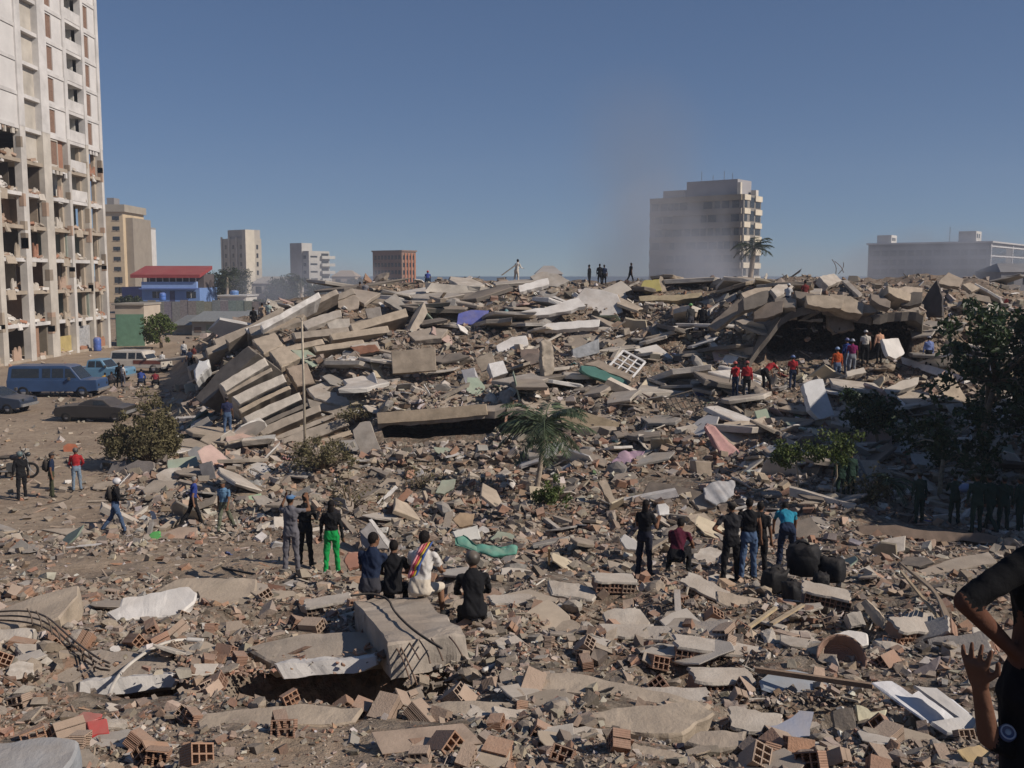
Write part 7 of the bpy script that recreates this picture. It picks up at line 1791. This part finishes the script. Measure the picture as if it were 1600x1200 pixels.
def build_person(H, pose, c, voxel, girth=1.0, fold=.06, curl=1.0, fingers=False, sleeve=.55, head_turn=0, head_nod=0, pants_len=1.0, arms=None):
    """returns the body mesh (feet at z = 0) and the head frame"""
    ps = dict(POSES[pose]); f = Fig()
    if arms: ps['arms'] = arms
    hip = Vector((0, 0, .53 * H))
    lr = R(ps['lean'])
    up = Vector((0, math.sin(lr), math.cos(lr))); fw = Vector((0, math.cos(lr), -math.sin(lr))); ax = Vector((1, 0, 0))
    prof = [(-.085, .055, .045), (-.06, .092, .068), (0, .098, .07), (.06, .088, .062), (.12, .085, .06), (.19, .098, .066), (.245, .106, .064), (.28, .095, .052), (.305, .058, .042), (.32, .035, .035)]
    f.loft([(hip + up * (z * H), w_ * H * (girth if z < .2 else 1), d_ * H * (girth if z < .2 else 1)) for z, w_, d_ in prof], ax, fw)
    bw = np.array
    f.prims.append((bw(hip - up * .05 * H), bw(hip + up * .035 * H), .085 * H, .08 * H, 'pants'))
    f.prims.append((bw(hip + up * .08 * H), bw(hip + up * .26 * H), .078 * H, .085 * H, 'shirt'))
    low = 9
    for s, (fl, ab, kn) in zip((1, -1), ps['legs']):
        a = R(fl); b = R(ab)
        h0 = hip + ax * (s * .052 * H) - up * .03 * H
        t_ = Vector((s * math.sin(b), math.sin(a) * math.cos(b), -math.cos(a) * math.cos(b)))
        knee = h0 + t_ * .245 * H
        a2 = a - R(kn)
        sh = Vector((s * math.sin(b) * .5, math.sin(a2), -math.cos(a2))).normalized()
        ank = knee + sh * .235 * H
        f.cap(h0 + ax * s * (girth - 1) * .06 * H, knee, .056 * H * girth, .041 * H * girth, 'pants')
        if pants_len >= 1: f.cap(knee, ank, .041 * H, .031 * H, 'pants')
        else: f.cap(knee, ank, .034 * H, .022 * H, 'skin')
        f.cap(ank - sh * .04 * H, ank + sh * .01 * H, .024 * H, .022 * H, 'shoe')
        fd = Vector((s * .18, 1, 0)); 
        if ps.get('lean', 0) < 90: pass
        heel = ank + Vector((0, -.022 * H, -.015 * H)); toe = ank + Vector((s * .018 * H, .085 * H, -.024 * H))
        f.cap(heel, toe, .024 * H, .018 * H, 'shoe')
        low = min(low, heel.z - .024 * H, toe.z - .018 * H)
    hands = []
    for s, (u, v) in zip((1, -1), ps['arms']):
        u = Vector((s * u[0], u[1], u[2])).normalized(); v = Vector((s * v[0], v[1], v[2])).normalized()
        if ps['lean'] > 30:
            pass
        sh = hip + up * .265 * H + ax * (s * .108 * H)
        el = sh + u * .172 * H; wr = el + v * .148 * H
        f.cap(sh - ax * s * .02 * H, sh, .036 * H, .035 * H, 'shirt')
        k = sh.lerp(el, min(1, sleeve))
        f.cap(sh, k, .034 * H, (.030 if sleeve < .8 else .027) * H, 'shirt')
        if sleeve < 1:
            f.cap(k, el, .026 * H, .0235 * H, 'skin'); f.cap(el, wr, .0235 * H, .016 * H, 'skin')
        else:
            f.cap(sh, el, .034 * H, .028 * H, 'shirt'); f.cap(el, el.lerp(wr, .95), .028 * H, .021 * H, 'shirt')
        # hand
        side = v.cross(Vector((0, 0, 1))); side = side.normalized() if side.length > .1 else Vector((1, 0, 0))
        if fingers:
            pal = wr + v * .05 * H; nrm_ = side.cross(v).normalized()
            for q in (-1, 0, 1): f.cap(wr + side * q * .008 * H, pal + side * q * .014 * H, .0125 * H, .012 * H, 'skin')
            for j, (o_, l_) in enumerate(((-.021, .036), (-.007, .042), (.007, .040), (.021, .031))):
                b0 = pal + side * o_ * H; fan = side * o_ * (12 if curl < .8 else 6); b1 = b0 + (fan + v * .85 + nrm_ * .3 * curl).normalized() * l_ * .55 * H; b2 = b1 + (fan * .6 + v * (1 - .45 * curl) + nrm_ * .8 * curl).normalized() * l_ * .5 * H
                f.cap(b0, b1, .0062 * H, .0056 * H, 'skin'); f.cap(b1, b2, .0056 * H, .0048 * H, 'skin')
            th0 = wr + v * .018 * H - side * .02 * H; th1 = th0 + (v * .7 - side * .75 + nrm_ * .2).normalized() * .028 * H; th2 = th1 + (v + nrm_ * .4).normalized() * .02 * H
            f.cap(th0, th1, .0075 * H, .0066 * H, 'skin'); f.cap(th1, th2, .0066 * H, .0055 * H, 'skin')
        else:
            f.cap(wr, wr + v * .06 * H, .017 * H, .015 * H, 'skin'); f.cap(wr + v * .05 * H, wr + v * .085 * H + up * .0, .013 * H, .009 * H, 'skin'); f.cap(wr + v * .02 * H, wr + v * .05 * H + Vector((0, .02 * H, 0)), .008 * H, .007 * H, 'skin')
        hands.append(wr)
    nk = hip + up * .305 * H
    hd = nk + (up * .085 + fw * (.012 + .03 * math.sin(R(head_nod)))) * H + Vector((0, 0, .012 * H))
    f.cap(nk, nk.lerp(hd, .6), .034 * H, .032 * H, 'skin')
    Rm = Matrix.Rotation(R(head_turn), 3, 'Z') @ Matrix.Rotation(R(-head_nod) , 3, 'X')
    def hv(x, y, z): return hd + Rm @ Vector((x * H, y * H, z * H))
    M4 = Rm.to_4x4()
    f.m.ball(hd, (.043 * H, .053 * H, .066 * H), 14, 10, M4); f.prims.append((bw(hv(0, 0, -.02)), bw(hv(0, 0, .02)), .047 * H, .047 * H, 'skin'))
    f.m.ball(hv(0, .014, -.035), (.031 * H, .036 * H, .034 * H), 10, 8, M4)
    f.cap(hv(0, .05, .004), hv(0, .060, -.010), .006 * H, .009 * H, 'skin')
    for s in (-1, 1): f.m.ball(hv(s * .044, -.004, -.004), (.006 * H, .012 * H, .017 * H), 6, 5, M4)
    shift = Vector((0, 0, -low))
    # remesh to a single surface
    me = f.m.mesh('tmp'); o = bpy.data.objects.new('tmp', me); col.objects.link(o)
    md = o.modifiers.new('r', 'REMESH'); md.mode = 'VOXEL'; md.voxel_size = voxel
    ms = o.modifiers.new('s', 'SMOOTH'); ms.iterations = 2 if voxel > .02 else 3; ms.factor = .5
    dg = bpy.context.evaluated_depsgraph_get(); ev = o.evaluated_get(dg)
    body = bpy.data.meshes.new_from_object(ev); bpy.data.objects.remove(o); bpy.data.meshes.remove(me)
    n = len(body.vertices); co = np.empty(n * 3, np.float32); body.vertices.foreach_get('co', co); co = co.reshape(-1, 3).astype(float)
    dist = np.empty((len(f.prims), n))
    for i, (a, b, ra_, rb_, tg) in enumerate(f.prims):
        ab = b - a; t_ = np.clip(((co - a) @ ab) / max(ab @ ab, 1e-9), 0, 1)
        dist[i] = np.linalg.norm(co - a - t_[:, None] * ab, axis=1) - (ra_ + (rb_ - ra_) * t_)
    who = dist.argmin(0)
    cm = np.array([c[p[4]] for p in f.prims])[who]
    nl = len(body.loops); li = np.empty(nl, np.int32); body.loops.foreach_get('vertex_index', li)
    ls = np.empty(len(body.polygons), np.int32); body.polygons.foreach_get('loop_start', ls)
    fc = cm[li[ls]]
    a_ = body.attributes.new('Col', 'FLOAT_COLOR', 'FACE'); cc = np.ones((len(fc), 4), np.float32); cc[:, :3] = fc; a_.data.foreach_set('color', cc.ravel())
    # loose cloth: small folds
    isc = np.array([p[4] in ('shirt', 'pants') for p in f.prims])[who]
    wob = (fbm(co[:, 0] * 14 + co[:, 2] * 9, co[:, 1] * 14 - co[:, 2] * 11, 2)) * fold * isc
    nr = np.empty(n * 3, np.float32); body.vertices.foreach_get('normal', nr); nr = nr.reshape(-1, 3)
    co = co + nr * wob[:, None] + np.array(shift)
    body.vertices.foreach_set('co', co.astype(np.float32).ravel())
    body.polygons.foreach_set('use_smooth', np.ones(len(body.polygons), bool)); body.update()
    body.name = 'person'
    return body, hd + shift, Rm, hip + shift, up, [h + shift for h in hands]
PCACHE = {}
def person(label, at_, H, yaw, pose='stand', shirt=(.05, .05, .05), pants=(.04, .045, .06), shoe=(.03, .03, .03), skin=SKIN, hat=None, hatc=(.02, .02, .02), hair='short', hairc=HAIRC, near=False, sleeve=.55, seat=False, group=None, pants_len=1.0, head_turn=0, head_nod=0, arms=None, voxel=None, pack=None, girth=1.0, fold=.06, curl=1.0):
    """yaw 0: back to the camera; positive turns to the left"""
    c = dict(shirt=shirt, pants=pants, shoe=shoe, skin=skin)
    body, hd, Rm, hip, up, hands = build_person(H, pose, c, voxel or (.0135 if near else .03), girth, fold, curl, near, sleeve, head_turn, head_nod, pants_len, arms)
    body.materials.append(M_BODY)
    o = bpy.data.objects.new('person', body); link(o)
    loc = Vector(at_)
    if seat: loc = loc - Vector((0, 0, hip.z - .085 * H))
    o.location = loc; o.rotation_euler = (0, 0, R(yaw)); tag(o, label, 'person', group)
    M4 = Rm.to_4x4()
    def hp(x, y, z): return hd + Rm @ Vector((x * H, y * H, z * H))
    if hat != 'helmet':
        m = MB(); m.ball(hp(0, -.010, .013), (.0475 * H, .054 * H, .062 * H), 14, 9, M4)
        if hair == 'long': m.ball(hp(0, -.035, -.05), (.045 * H, .026 * H, .085 * H), 12, 8, M4)
        if hair == 'bun': m.ball(hp(0, -.06, .03), (.025 * H,) * 3, 10, 6, M4)
        if hair != 'none': m.build('hair', M_HAIR, o, hairc, True)
    if hat == 'helmet':
        m = MB().ball(hp(0, -.004, .018), (.064 * H, .074 * H, .066 * H), 16, 10, M4); m.build('helmet', M_PLASTIC, o, hatc, True)
        MB().ball(hp(0, .052, .0), (.045 * H, .02 * H, .022 * H), 10, 6, M4).build('visor', M_GLASS, o, None, True)
    elif hat == 'hardhat':
        m = MB().ball(hp(0, -.004, .03), (.058 * H, .066 * H, .052 * H), 14, 8, M4)
        m.lathe([(.0, 0), (.074 * H, -.003 * H), (.074 * H, .004 * H), (.0, .012 * H)], 16, Matrix.Translation(hp(0, .004, .018)) @ M4); m.build('hard_hat', M_PLASTIC, o, hatc, True)
    elif hat == 'cap':
        m = MB().ball(hp(0, -.006, .03), (.052 * H, .060 * H, .042 * H), 14, 8, M4)
        m.box(-.04 * H, .04 * H, .04 * H, .10 * H, -.004 * H, .003 * H, Matrix.Translation(hp(0, 0, .028)) @ M4); m.build('cap', M_CLOTH, o, hatc, True)
    if pack:
        w_ = o.location; Rz = Matrix.Rotation(R(yaw), 4, 'Z')
        m = MB(); m.ball((0, 0, 0), (.16, .10, .24), 12, 8); m.ball((0, -.08, -.06), (.11, .06, .12), 10, 6)
        for s in (-1, 1): m.tube([(s * .10, .05, .2), (s * .12, .14, .22), (s * .13, .18, .1), (s * .12, .1, -.15)], .02, 5)
        b = m.build('backpack', M_CLOTH, None, pack, True)
        b.location = w_ + Rz @ (hip + up * .19 * H + Vector((0, -.155, 0))); b.rotation_euler = (0, 0, R(yaw)); tag(b, 'backpack worn by the ' + label[:60], 'backpack')
        b['label'] = ' '.join(('backpack on the ' + label).split()[:14])
    return o
def P_(label, px, py, hpx, yaw, pose='stand', H=None, D=None, **kw):
    D = D or hit(px, py) or 70
    h = hpx * D / FPX
    full = {'bend': .72, 'crouch': .62, 'sit': .75}.get(pose, 1.0)
    H = H or min(1.9, max(1.5, h / full))
    x = float(ray(px, py)[0]) * D
    return person(label, Vector((x, D, float(terr(x, D)) + kw.pop('dz', .03))), H, yaw, pose, **kw)
BLK = (.016, .016, .018); NAVY = (.02, .03, .06); JEAN = (.07, .11, .19); OLIVE = (.06, .065, .04); REDS = (.36, .03, .035); GREENM = (.022, .045, .033); WHT = (.62, .60, .57); GRY = (.14, .135, .15)
# left group
P_('man in black with teal helmet beside the motorcycle', 35, 785, 75, 40, hat='helmet', hatc=(.06, .12, .14), shirt=BLK, pants=BLK, sleeve=1, near=True)
P_('man in navy shirt and olive trousers, facing right', 82, 781, 70, -70, hat='cap', hatc=(.02, .02, .025), shirt=NAVY, pants=OLIVE, near=True, pack=BLK)
P_('man in red shirt and jeans, arms behind him', 121, 771, 65, 200, hat='helmet', hatc=(.03, .03, .03), shirt=REDS, pants=(.19, .25, .32), near=True, sleeve=1, arms=(((.3, -.3, -1), (-.5, -.4, -.7)), ((.3, -.3, -1), (-.5, -.4, -.7))))
P_('man with white helmet and black jacket walking right', 182, 833, 88, -72, 'walk', hat='helmet', hatc=(.7, .7, .72), shirt=BLK, pants=JEAN, sleeve=1, near=True, pack=BLK, arms=(((.15, .35, -1), (-.1, 1, -.1)), ((.15, .3, -1), (-.1, 1, .2))))
P_('grey haired man in blue vest and black trousers', 303, 824, 73, -60, 'walk', shirt=(.035, .06, .24), pants=BLK, hairc=(.3, .28, .26), skin=SKIN2, near=True)
P_('man in sky blue shirt and olive trousers, stepping forward', 352, 834, 75, 170, 'walk', shirt=(.12, .22, .34), pants=(.13, .14, .10), near=True, hat='cap', hatc=(.05, .05, .05))
P_('man in grey scrubs with both hands raised to his head', 456, 903, 118, -12, 'photo', shirt=GRY, pants=GRY, near=True, hat='cap', hatc=(.06, .2, .42))
P_('person in black partly hidden behind the grey scrubs', 478, 893, 105, -20, 'phone', shirt=BLK, pants=BLK, near=True, sleeve=1)
P_('woman in black top and bright green trousers', 519, 901, 106, -5, shirt=BLK, pants=(.015, .30, .075), hair='long', sleeve=1, near=True, shoe=(.7, .7, .7))
# seated on the block
SD = 14.3
person('boy in navy shirt sitting at the left of the block', P(578, 927, 13.35), 1.52, -14, 'sit', shirt=NAVY, pants=(.05, .05, .06), near=True, seat=True, head_turn=-35)
person('child in black sitting between two others on the block', P(614, 929, 13.35), 1.36, 0, 'sit', shirt=BLK, pants=BLK, near=True, seat=True)
wm = person('man in white shirt draped with a coloured flag', P(656, 931, 13.3), 1.62, -18, 'sit', shirt=WHT, pants=(.62, .55, .45), near=True, seat=True, pants_len=.5, skin=SKIN2, head_turn=-10)
person('seated figure all in black right of the block', P(740, 966, 13.0), 1.6, 5, 'sit', shirt=BLK, pants=BLK, near=True, seat=True, sleeve=1, hat='helmet', hatc=(.015, .015, .015))
# flag over the white shirt: three coloured strips across the back
fl = empty('flag', wm.location); fl.rotation_euler = wm.rotation_euler; tag(fl, 'yellow blue and red flag draped over the shoulder of the white shirt', 'flag')
zs_ = 14.3
hipz = .62
for i, c in enumerate(((.05, .14, .45), (.72, .50, .05), (.55, .05, .10), (.75, .33, .36))):
    m = MB(); n = 10; vs_ = []; fs_ = []
    o0 = i * .065
    for j in range(n + 1):
        t_ = j / n; x = (.20 - .16 * t_ - o0 * .75 * (1 - .3 * t_)) * .95; z = (1.30 - .46 * t_ - o0 * .25) * .93
        y = -.165 - .035 * math.sin(t_ * 3.1) + .20 * (1 - t_) ** 2 + .016 * math.sin(j * 1.7 + i)
        for (dx, dz) in ((0, 0), (-.05, -.03)): vs_.append((x + dx, y, z + dz)); vs_.append((x + dx, y + .02, z + dz))
    for j in range(n):
        b = j * 4
        fs_ += [(b, b + 4, b + 6, b + 2), (b + 1, b + 3, b + 7, b + 5), (b, b + 1, b + 5, b + 4), (b + 2, b + 6, b + 7, b + 3)]
    m.add(vs_, fs_).build('stripe', M_CLOTH, fl, c, True)
# right of centre
P_('woman in black with hands together, standing alone', 1006, 902, 118, -35, 'phone', shirt=BLK, pants=(.02, .022, .035), hair='long', near=True)
P_('crouching figure in dark red holding orange gloves', 1055, 900, 54, -25, 'crouch', H=1.7, shirt=(.08, .015, .03), pants=BLK, near=True)
P_('man in dark vest with a hand on his hip, back turned', 1141, 908, 133, 4, 'hips', shirt=(.03, .03, .034), pants=BLK, near=True, hat='cap', hatc=(.03, .03, .03), arms=(((.18, .0, -1), (.08, .2, -1)), ((.75, -.2, -.8), (-.75, .25, -.45))))
P_('man in black sleeveless top and jeans beside the vest', 1168, 908, 130, -8, shirt=BLK, pants=JEAN, near=True, sleeve=.12)
P_('man in black half hidden right of the jeans', 1185, 902, 122, -25, shirt=BLK, pants=BLK, near=True)
stick('walking_stick', 'thin pale stick held by the two standing men', 'stick', (1152, 905, 19.4), (1190, 846, 19.2), .03, .03, (.4, .33, .24))
P_('man in turquoise shirt bending over the bags', 1228, 893, 88, -10, 'bend', shirt=(.03, .22, .32), pants=NAVY, near=True)
# soldiers in green
for i, (px, py, h, yw, ps, lab) in enumerate(((1435, 822, 82, 10, 'stand', 'soldier in green standing apart left of the others'), (1490, 822, 80, -20, 'carry', 'soldier in green carrying a blue bag'), (1524, 835, 95, 0, 'stand', 'soldier in green with a long coat, back turned'), (1545, 833, 92, 20, 'walk', 'soldier in green striding beside the long coat'),
                                     (1566, 832, 88, -15, 'stand', 'soldier in green second from the right edge'), (1592, 832, 88, 30, 'stand', 'soldier in green at the right edge'), (1312, 800, 72, 0, 'stand', 'soldier in dark green behind the saplings, left'), (1328, 798, 74, 15, 'stand', 'soldier in dark green behind the saplings, right'))):
    P_(lab, px, py, h, yw, ps, shirt=GREENM, pants=GREENM, sleeve=1, near=True, voxel=.018, hat='cap', hatc=(.02, .035, .025), group='soldiers on the right')
# rescuers on the slope
FARP = [
 ('rescuer in red shirt, left of the red pair', 1148, 630, 56, 20, 'stand', REDS, NAVY, 'hardhat', (.5, .04, .04)), ('rescuer in red shirt, right of the red pair', 1166, 632, 57, -10, 'stand', REDS, BLK, 'hardhat', (.3, .04, .04)),
 ('rescuer in red bending right of the red pair', 1194, 622, 46, -60, 'bend', REDS, BLK, None, 0), ('rescuer with red backpack and blue helmet', 1238, 600, 54, -15, 'walk', REDS, NAVY, 'hardhat', (.06, .16, .42)),
 ('figure in dark red beside the dark cavity', 1255, 555, 40, 10, 'stand', (.15, .03, .03), (.4, .3, .28), None, 0), ('figure in white inside the dark cavity', 1229, 535, 38, -30, 'carry', (.5, .5, .5), NAVY, 'hardhat', (.6, .6, .6)),
 ('rescuer in orange vest with blue helmet', 1308, 578, 56, 5, 'stand', (.45, .09, .03), (.10, .14, .22), 'hardhat', (.25, .4, .65)), ('rescuer in purple shirt beside the orange vest', 1331, 574, 56, -5, 'stand', (.20, .02, .10), (.25, .27, .3), 'hardhat', (.4, .45, .55)),
 ('rescuer in blue behind the purple shirt', 1323, 572, 55, 20, 'stand', (.03, .06, .22), (.16, .2, .28), 'hardhat', (.1, .15, .4)), ('man in white shirt and black trousers in the group', 1351, 570, 54, -10, 'stand', (.6, .56, .5), BLK, 'hardhat', (.65, .65, .65)),
 ('man in peach shirt and black trousers in the group', 1373, 571, 54, 15, 'stand', (.62, .36, .24), BLK, None, 0), ('man in blue and white near the dark trees', 1450, 576, 52, 0, 'stand', (.20, .26, .5), BLK, 'cap', (.5, .5, .55)),
 ('man with green helmet on the upper slope', 1079, 515, 48, 20, 'stand', (.05, .05, .05), (.06, .06, .07), 'hardhat', (.12, .4, .1)), ('man in dark clothes on the upper slope', 1097, 514, 50, -20, 'stand', BLK, BLK, None, 0),
 ('man in grey shirt and jeans on the left crest', 571, 466, 36, 0, 'stand', (.22, .21, .22), JEAN, None, 0), ('man in dark clothes beside the grey shirt', 563, 464, 30, 30, 'stand', (.10, .08, .07), BLK, None, 0),
 ('man all in white carrying a plank on the crest', 807, 438, 38, -40, 'carry', (.62, .58, .52), (.58, .52, .44), None, 0), ('crouching figure with red hat on the crest', 668, 449, 18, 0, 'crouch', (.05, .07, .25), NAVY, 'hardhat', (.5, .03, .04)),
 ('dark figure on the crest, first of three', 921, 440, 17, 60, 'stand', BLK, BLK, None, 0), ('dark figure on the crest, second of three', 937, 440, 18, 0, 'stand', BLK, BLK, None, 0), ('dark figure on the crest, third of three', 944, 440, 19, 0, 'stand', NAVY, BLK, None, 0), ('lone dark figure on the crest left of the smoke', 985, 443, 20, -60, 'walk', BLK, BLK, None, 0),
 ('man in black on the left shoulder of the pile', 396, 502, 32, 0, 'stand', BLK, BLK, 'cap', (.02, .02, .02)), ('man in beige on the left shoulder of the pile', 410, 502, 31, 10, 'stand', (.4, .3, .22), (.3, .23, .18), None, 0), ('man in pale green on the left shoulder', 420, 500, 30, -20, 'stand', (.4, .47, .42), (.2, .2, .22), 'hardhat', (.6, .6, .6)),
 ('man in dark blue at the foot of the leaning stack', 356, 684, 60, 15, 'stand', (.03, .035, .08), JEAN, 'cap', (.02, .02, .03)),
 ('man in black beside the pickup, back turned', 187, 606, 38, 10, 'stand', BLK, BLK, None, 0), ('man in white top beside the pickup', 193, 607, 36, -30, 'stand', WHT, (.12, .13, .16), None, 0), ('man in blue squatting right of the pickup', 220, 606, 26, 10, 'crouch', (.04, .07, .25), NAVY, None, 0),
 ('child in red bending near the burnt car', 243, 606, 24, 20, 'crouch', (.2, .03, .04), BLK, None, 0), ('man in white shirt walking by the wagon', 254, 582, 32, 0, 'walk', WHT, (.06, .06, .07), None, 0), ('man in pale shirt left of the walking one', 239, 574, 30, 30, 'stand', (.5, .48, .46), (.3, .28, .25), None, 0),
 ('man in white among the group by the yard sheds', 288, 570, 33, 0, 'stand', WHT, NAVY, None, 0), ('man in navy among the group by the yard sheds', 297, 574, 33, 40, 'stand', NAVY, BLK, None, 0), ('man in red brown among the group by the sheds', 303, 563, 30, -20, 'stand', (.2, .06, .05), BLK, None, 0),
 ('person in yellow squatting behind the van', 162, 607, 20, 0, 'crouch', (.5, .3, .06), BLK, None, 0), ('person in dark clothes behind the bush', 172, 608, 24, 0, 'crouch', (.05, .045, .05), BLK, None, 0),
]
for (lab, px, py, h, yw, ps, sh, pa, hat, hc) in FARP:
    crest = py < 452
    kw = {}
    if crest: kw['D'] = 71 - (4 if px > 1000 else 0) + (0 if px > 600 else -9)
    P_(lab, px, py, h, yw, ps, shirt=sh, pants=pa, hat=hat, hatc=hc or (.02, .02, .02), sleeve=random.choice([.55, 1]), skin=random.choice([SKIN, SKIN2, SKIN3]), **kw)
# black bags in front of the bending man
for i, (px, py, D, s, lab) in enumerate(((1210, 915, 16.6, .72, 'black duffel bag left of the black bags heap'), (1255, 888, 16.8, .95, 'largest black bag standing upright in the heap'), (1240, 930, 16.0, .6, 'low black bag lying in front of the heap'), (1300, 900, 16.6, .72, 'black bag at the right end of the heap'), (1280, 915, 16.2, .55, 'small black bag between the larger ones'))):
    bb = bmesh.new(); bmesh.ops.create_cube(bb, size=1); bmesh.ops.subdivide_edges(bb, edges=bb.edges[:], cuts=6, use_grid_fill=True)
    for v in bb.verts:
        p = v.co.normalized() * .5; p = v.co.lerp(p, .55); r_ = 1 + .5 * float(fbm(np.array(p.x * 5 + i * 7), np.array(p.y * 5 + p.z * 4), 3))
        v.co = Vector((p.x * .62 * r_, p.y * .46 * r_, (p.z + .45) * .62 * r_))
    me_ = bpy.data.meshes.new('black_bag'); bb.to_mesh(me_); bb.free(); me_.polygons.foreach_set('use_smooth', [True] * len(me_.polygons))
    m = MB(); m.tube([(-.16, 0, .5), (-.08, .03, .62), (.08, .0, .6), (.15, 0, .48)], .02, 5)
    b = mesh_obj('black_bag', me_, M_NYLON, None, (.012, .012, .014)); m.build('handle', M_NYLON, b, (.012, .012, .014), True); b.location = P(px, py, D) - Vector((0, 0, .1)); b.scale = (s,) * 3; b.rotation_euler = (.1, random.uniform(-.2, .2), random.uniform(0, 6)); tag(b, lab, 'bag', 'black bags on the rubble')
# blue bag with the soldier
b = MB().ball((0, 0, 0), (.24, .16, .14), 12, 8).build('blue_bag', M_CLOTH, None, (.18, .27, .45), True); x = float(ray(1508, 760)[0]) * 29.0; b.location = P(1507, 762, 29.2); tag(b, 'pale blue bag carried by a soldier in green', 'bag')

# --- two people close to the camera at the right edge
pa_ = person('person in black at the right edge, hand on hip', (2.12, 3.62, 5.09), 1.80, 8, 'hips', girth=1.45, fold=.025, shirt=(.010, .010, .011), pants=(.010, .010, .012), near=True, skin=(.12, .055, .036), sleeve=.92,
             arms=(((.2, .0, -1), (.1, .2, -1)), ((.8, -.05, -.42), (-.70, .1, -.66))), voxel=.011)
pb_ = person('crouching person in black with a raised hand and round sleeve badge', (2.34, 3.45, 4.92), 1.75, 25, 'crouch', fold=.025, curl=.6, shirt=(.010, .010, .011), pants=(.010, .010, .012), near=True, skin=(.16, .08, .052), sleeve=.9,
             arms=(((.2, .6, -.8), (-.2, .9, -.5)), ((.72, .25, .30), (.42, -.12, 1))), voxel=.0058)

# round badge on the sleeve of the crouching person
bd = MB().lathe([(0, .006), (.031, .006), (.032, -.02), (0, -.02)], 20).build('sleeve_badge', M_CLOTH, pb_, (.06, .10, .22), True)
bi = MB().lathe([(.022, .0), (.0221, .0085), (.0275, .0085), (.0276, 0)], 20).build('badge_ring', M_CLOTH, bd, (.45, .5, .6), True)
bn = MB().lathe([(0, .009), (.011, .0088), (.0112, 0), (0, 0)], 14).build('badge_emblem', M_CLOTH, bd, (.3, .4, .5), True)
BADGE_PX = (1572, 1146)
bpy.context.view_layer.update()
_inv = pb_.matrix_world.inverted()
_o = _inv @ Vector((0, 0, CAMZ)); _d = (_inv.to_3x3() @ (P(*BADGE_PX, 3.4) - Vector((0, 0, CAMZ)))).normalized()
_hit, _loc, _nrm, _ = pb_.ray_cast(_o, _d)
if _hit:
    _nb = (_nrm * .6 - _d * .6).normalized(); bd.location = _loc + _nb * .014; bd.rotation_mode = 'QUATERNION'; bd.rotation_quaternion = _nb.to_track_quat('Z', 'Y')
else: bd.location = (0, 0, .3)
# ================================================================== SMOKE AND HAZE
def smoke(name, label, centre, rad, dens, seed, colr=(.62, .64, .70), scale=.06, stretch=.5):
    m = MB().ball((0, 0, 0), (1, 1, 1), 16, 10)
    mt = bpy.data.materials.new('smoke_' + str(seed)); mt.use_nodes = True; t = mt.node_tree; t.nodes.clear()
    out = N(t, 'ShaderNodeOutputMaterial'); pv = N(t, 'ShaderNodeVolumePrincipled')
    pv.inputs['Color'].default_value = (*colr, 1); pv.inputs['Anisotropy'].default_value = .1
    tc = N(t, 'ShaderNodeTexCoord')
    ln = N(t, 'ShaderNodeVectorMath', operation='LENGTH'); t.links.new(tc.outputs['Object'], ln.inputs[0])
    fall = ramp(t, ln.outputs['Value'], .15, (1, 1, 1), .98, (0, 0, 0))
    geo = N(t, 'ShaderNodeNewGeometry')
    mp = N(t, 'ShaderNodeMapping'); mp.inputs['Location'].default_value = (seed * 13.0, 0, 0); mp.inputs['Scale'].default_value = (1, 1, stretch); t.links.new(geo.outputs['Position'], mp.inputs['Vector'])
    nz = noise_tex(t, scale, 3, mp.outputs[0], .55)
    rm = ramp(t, nz.outputs[0], .42, (0, 0, 0), .62, (1, 1, 1))
    a = N(t, 'ShaderNodeMath', operation='MULTIPLY'); t.links.new(fall.outputs[0], a.inputs[0]); t.links.new(rm.outputs[0], a.inputs[1])
    b = N(t, 'ShaderNodeMath', operation='MULTIPLY'); t.links.new(a.outputs[0], b.inputs[0]); b.inputs[1].default_value = dens
    t.links.new(b.outputs[0], pv.inputs['Density']); t.links.new(pv.outputs[0], out.inputs['Volume'])
    o = m.build(name, mt, None, None, True); o.location = centre; o.scale = rad
    tag(o, label, 'smoke', kind='stuff')
def W_(px, py, D): return P(px, py, D)
smoke('smoke', 'grey smoke drifting before the beige block', W_(1085, 425, 150), (21, 12, 17), .22, 1, (.58, .61, .68))
smoke('smoke', 'thin smoke in the trees left of the crest', W_(490, 452, 150), (14, 9, 6), .24, 2, (.66, .69, .76))
smoke('smoke', 'smoke before the long hotel on the right', W_(1480, 415, 190), (22, 12, 9), .2, 3, (.52, .55, .62))
smoke('smoke', 'thin smoke trailing along the crest between the tower and the hotel', W_(1250, 430, 130), (16, 10, 5), .1, 5, (.6, .63, .7))
smoke('smoke', 'faint high smoke plume above the crest', W_(985, 290, 200), (24, 16, 26), .03, 4, (.5, .49, .49), .03)
hz = MB().box(-420, 460, -50, 462, -1.2, 56).build('haze', None)
mh = bpy.data.materials.new('haze_air'); mh.use_nodes = True; t = mh.node_tree; t.nodes.clear()
out = N(t, 'ShaderNodeOutputMaterial'); pv = N(t, 'ShaderNodeVolumePrincipled')
pv.inputs['Color'].default_value = (.72, .80, .95, 1); pv.inputs['Density'].default_value = .00042; pv.inputs['Anisotropy'].default_value = .15
t.links.new(pv.outputs[0], out.inputs['Volume'])
hz.data.materials.append(mh); tag(hz, 'thin dusty air over the whole place', 'haze', kind='stuff')
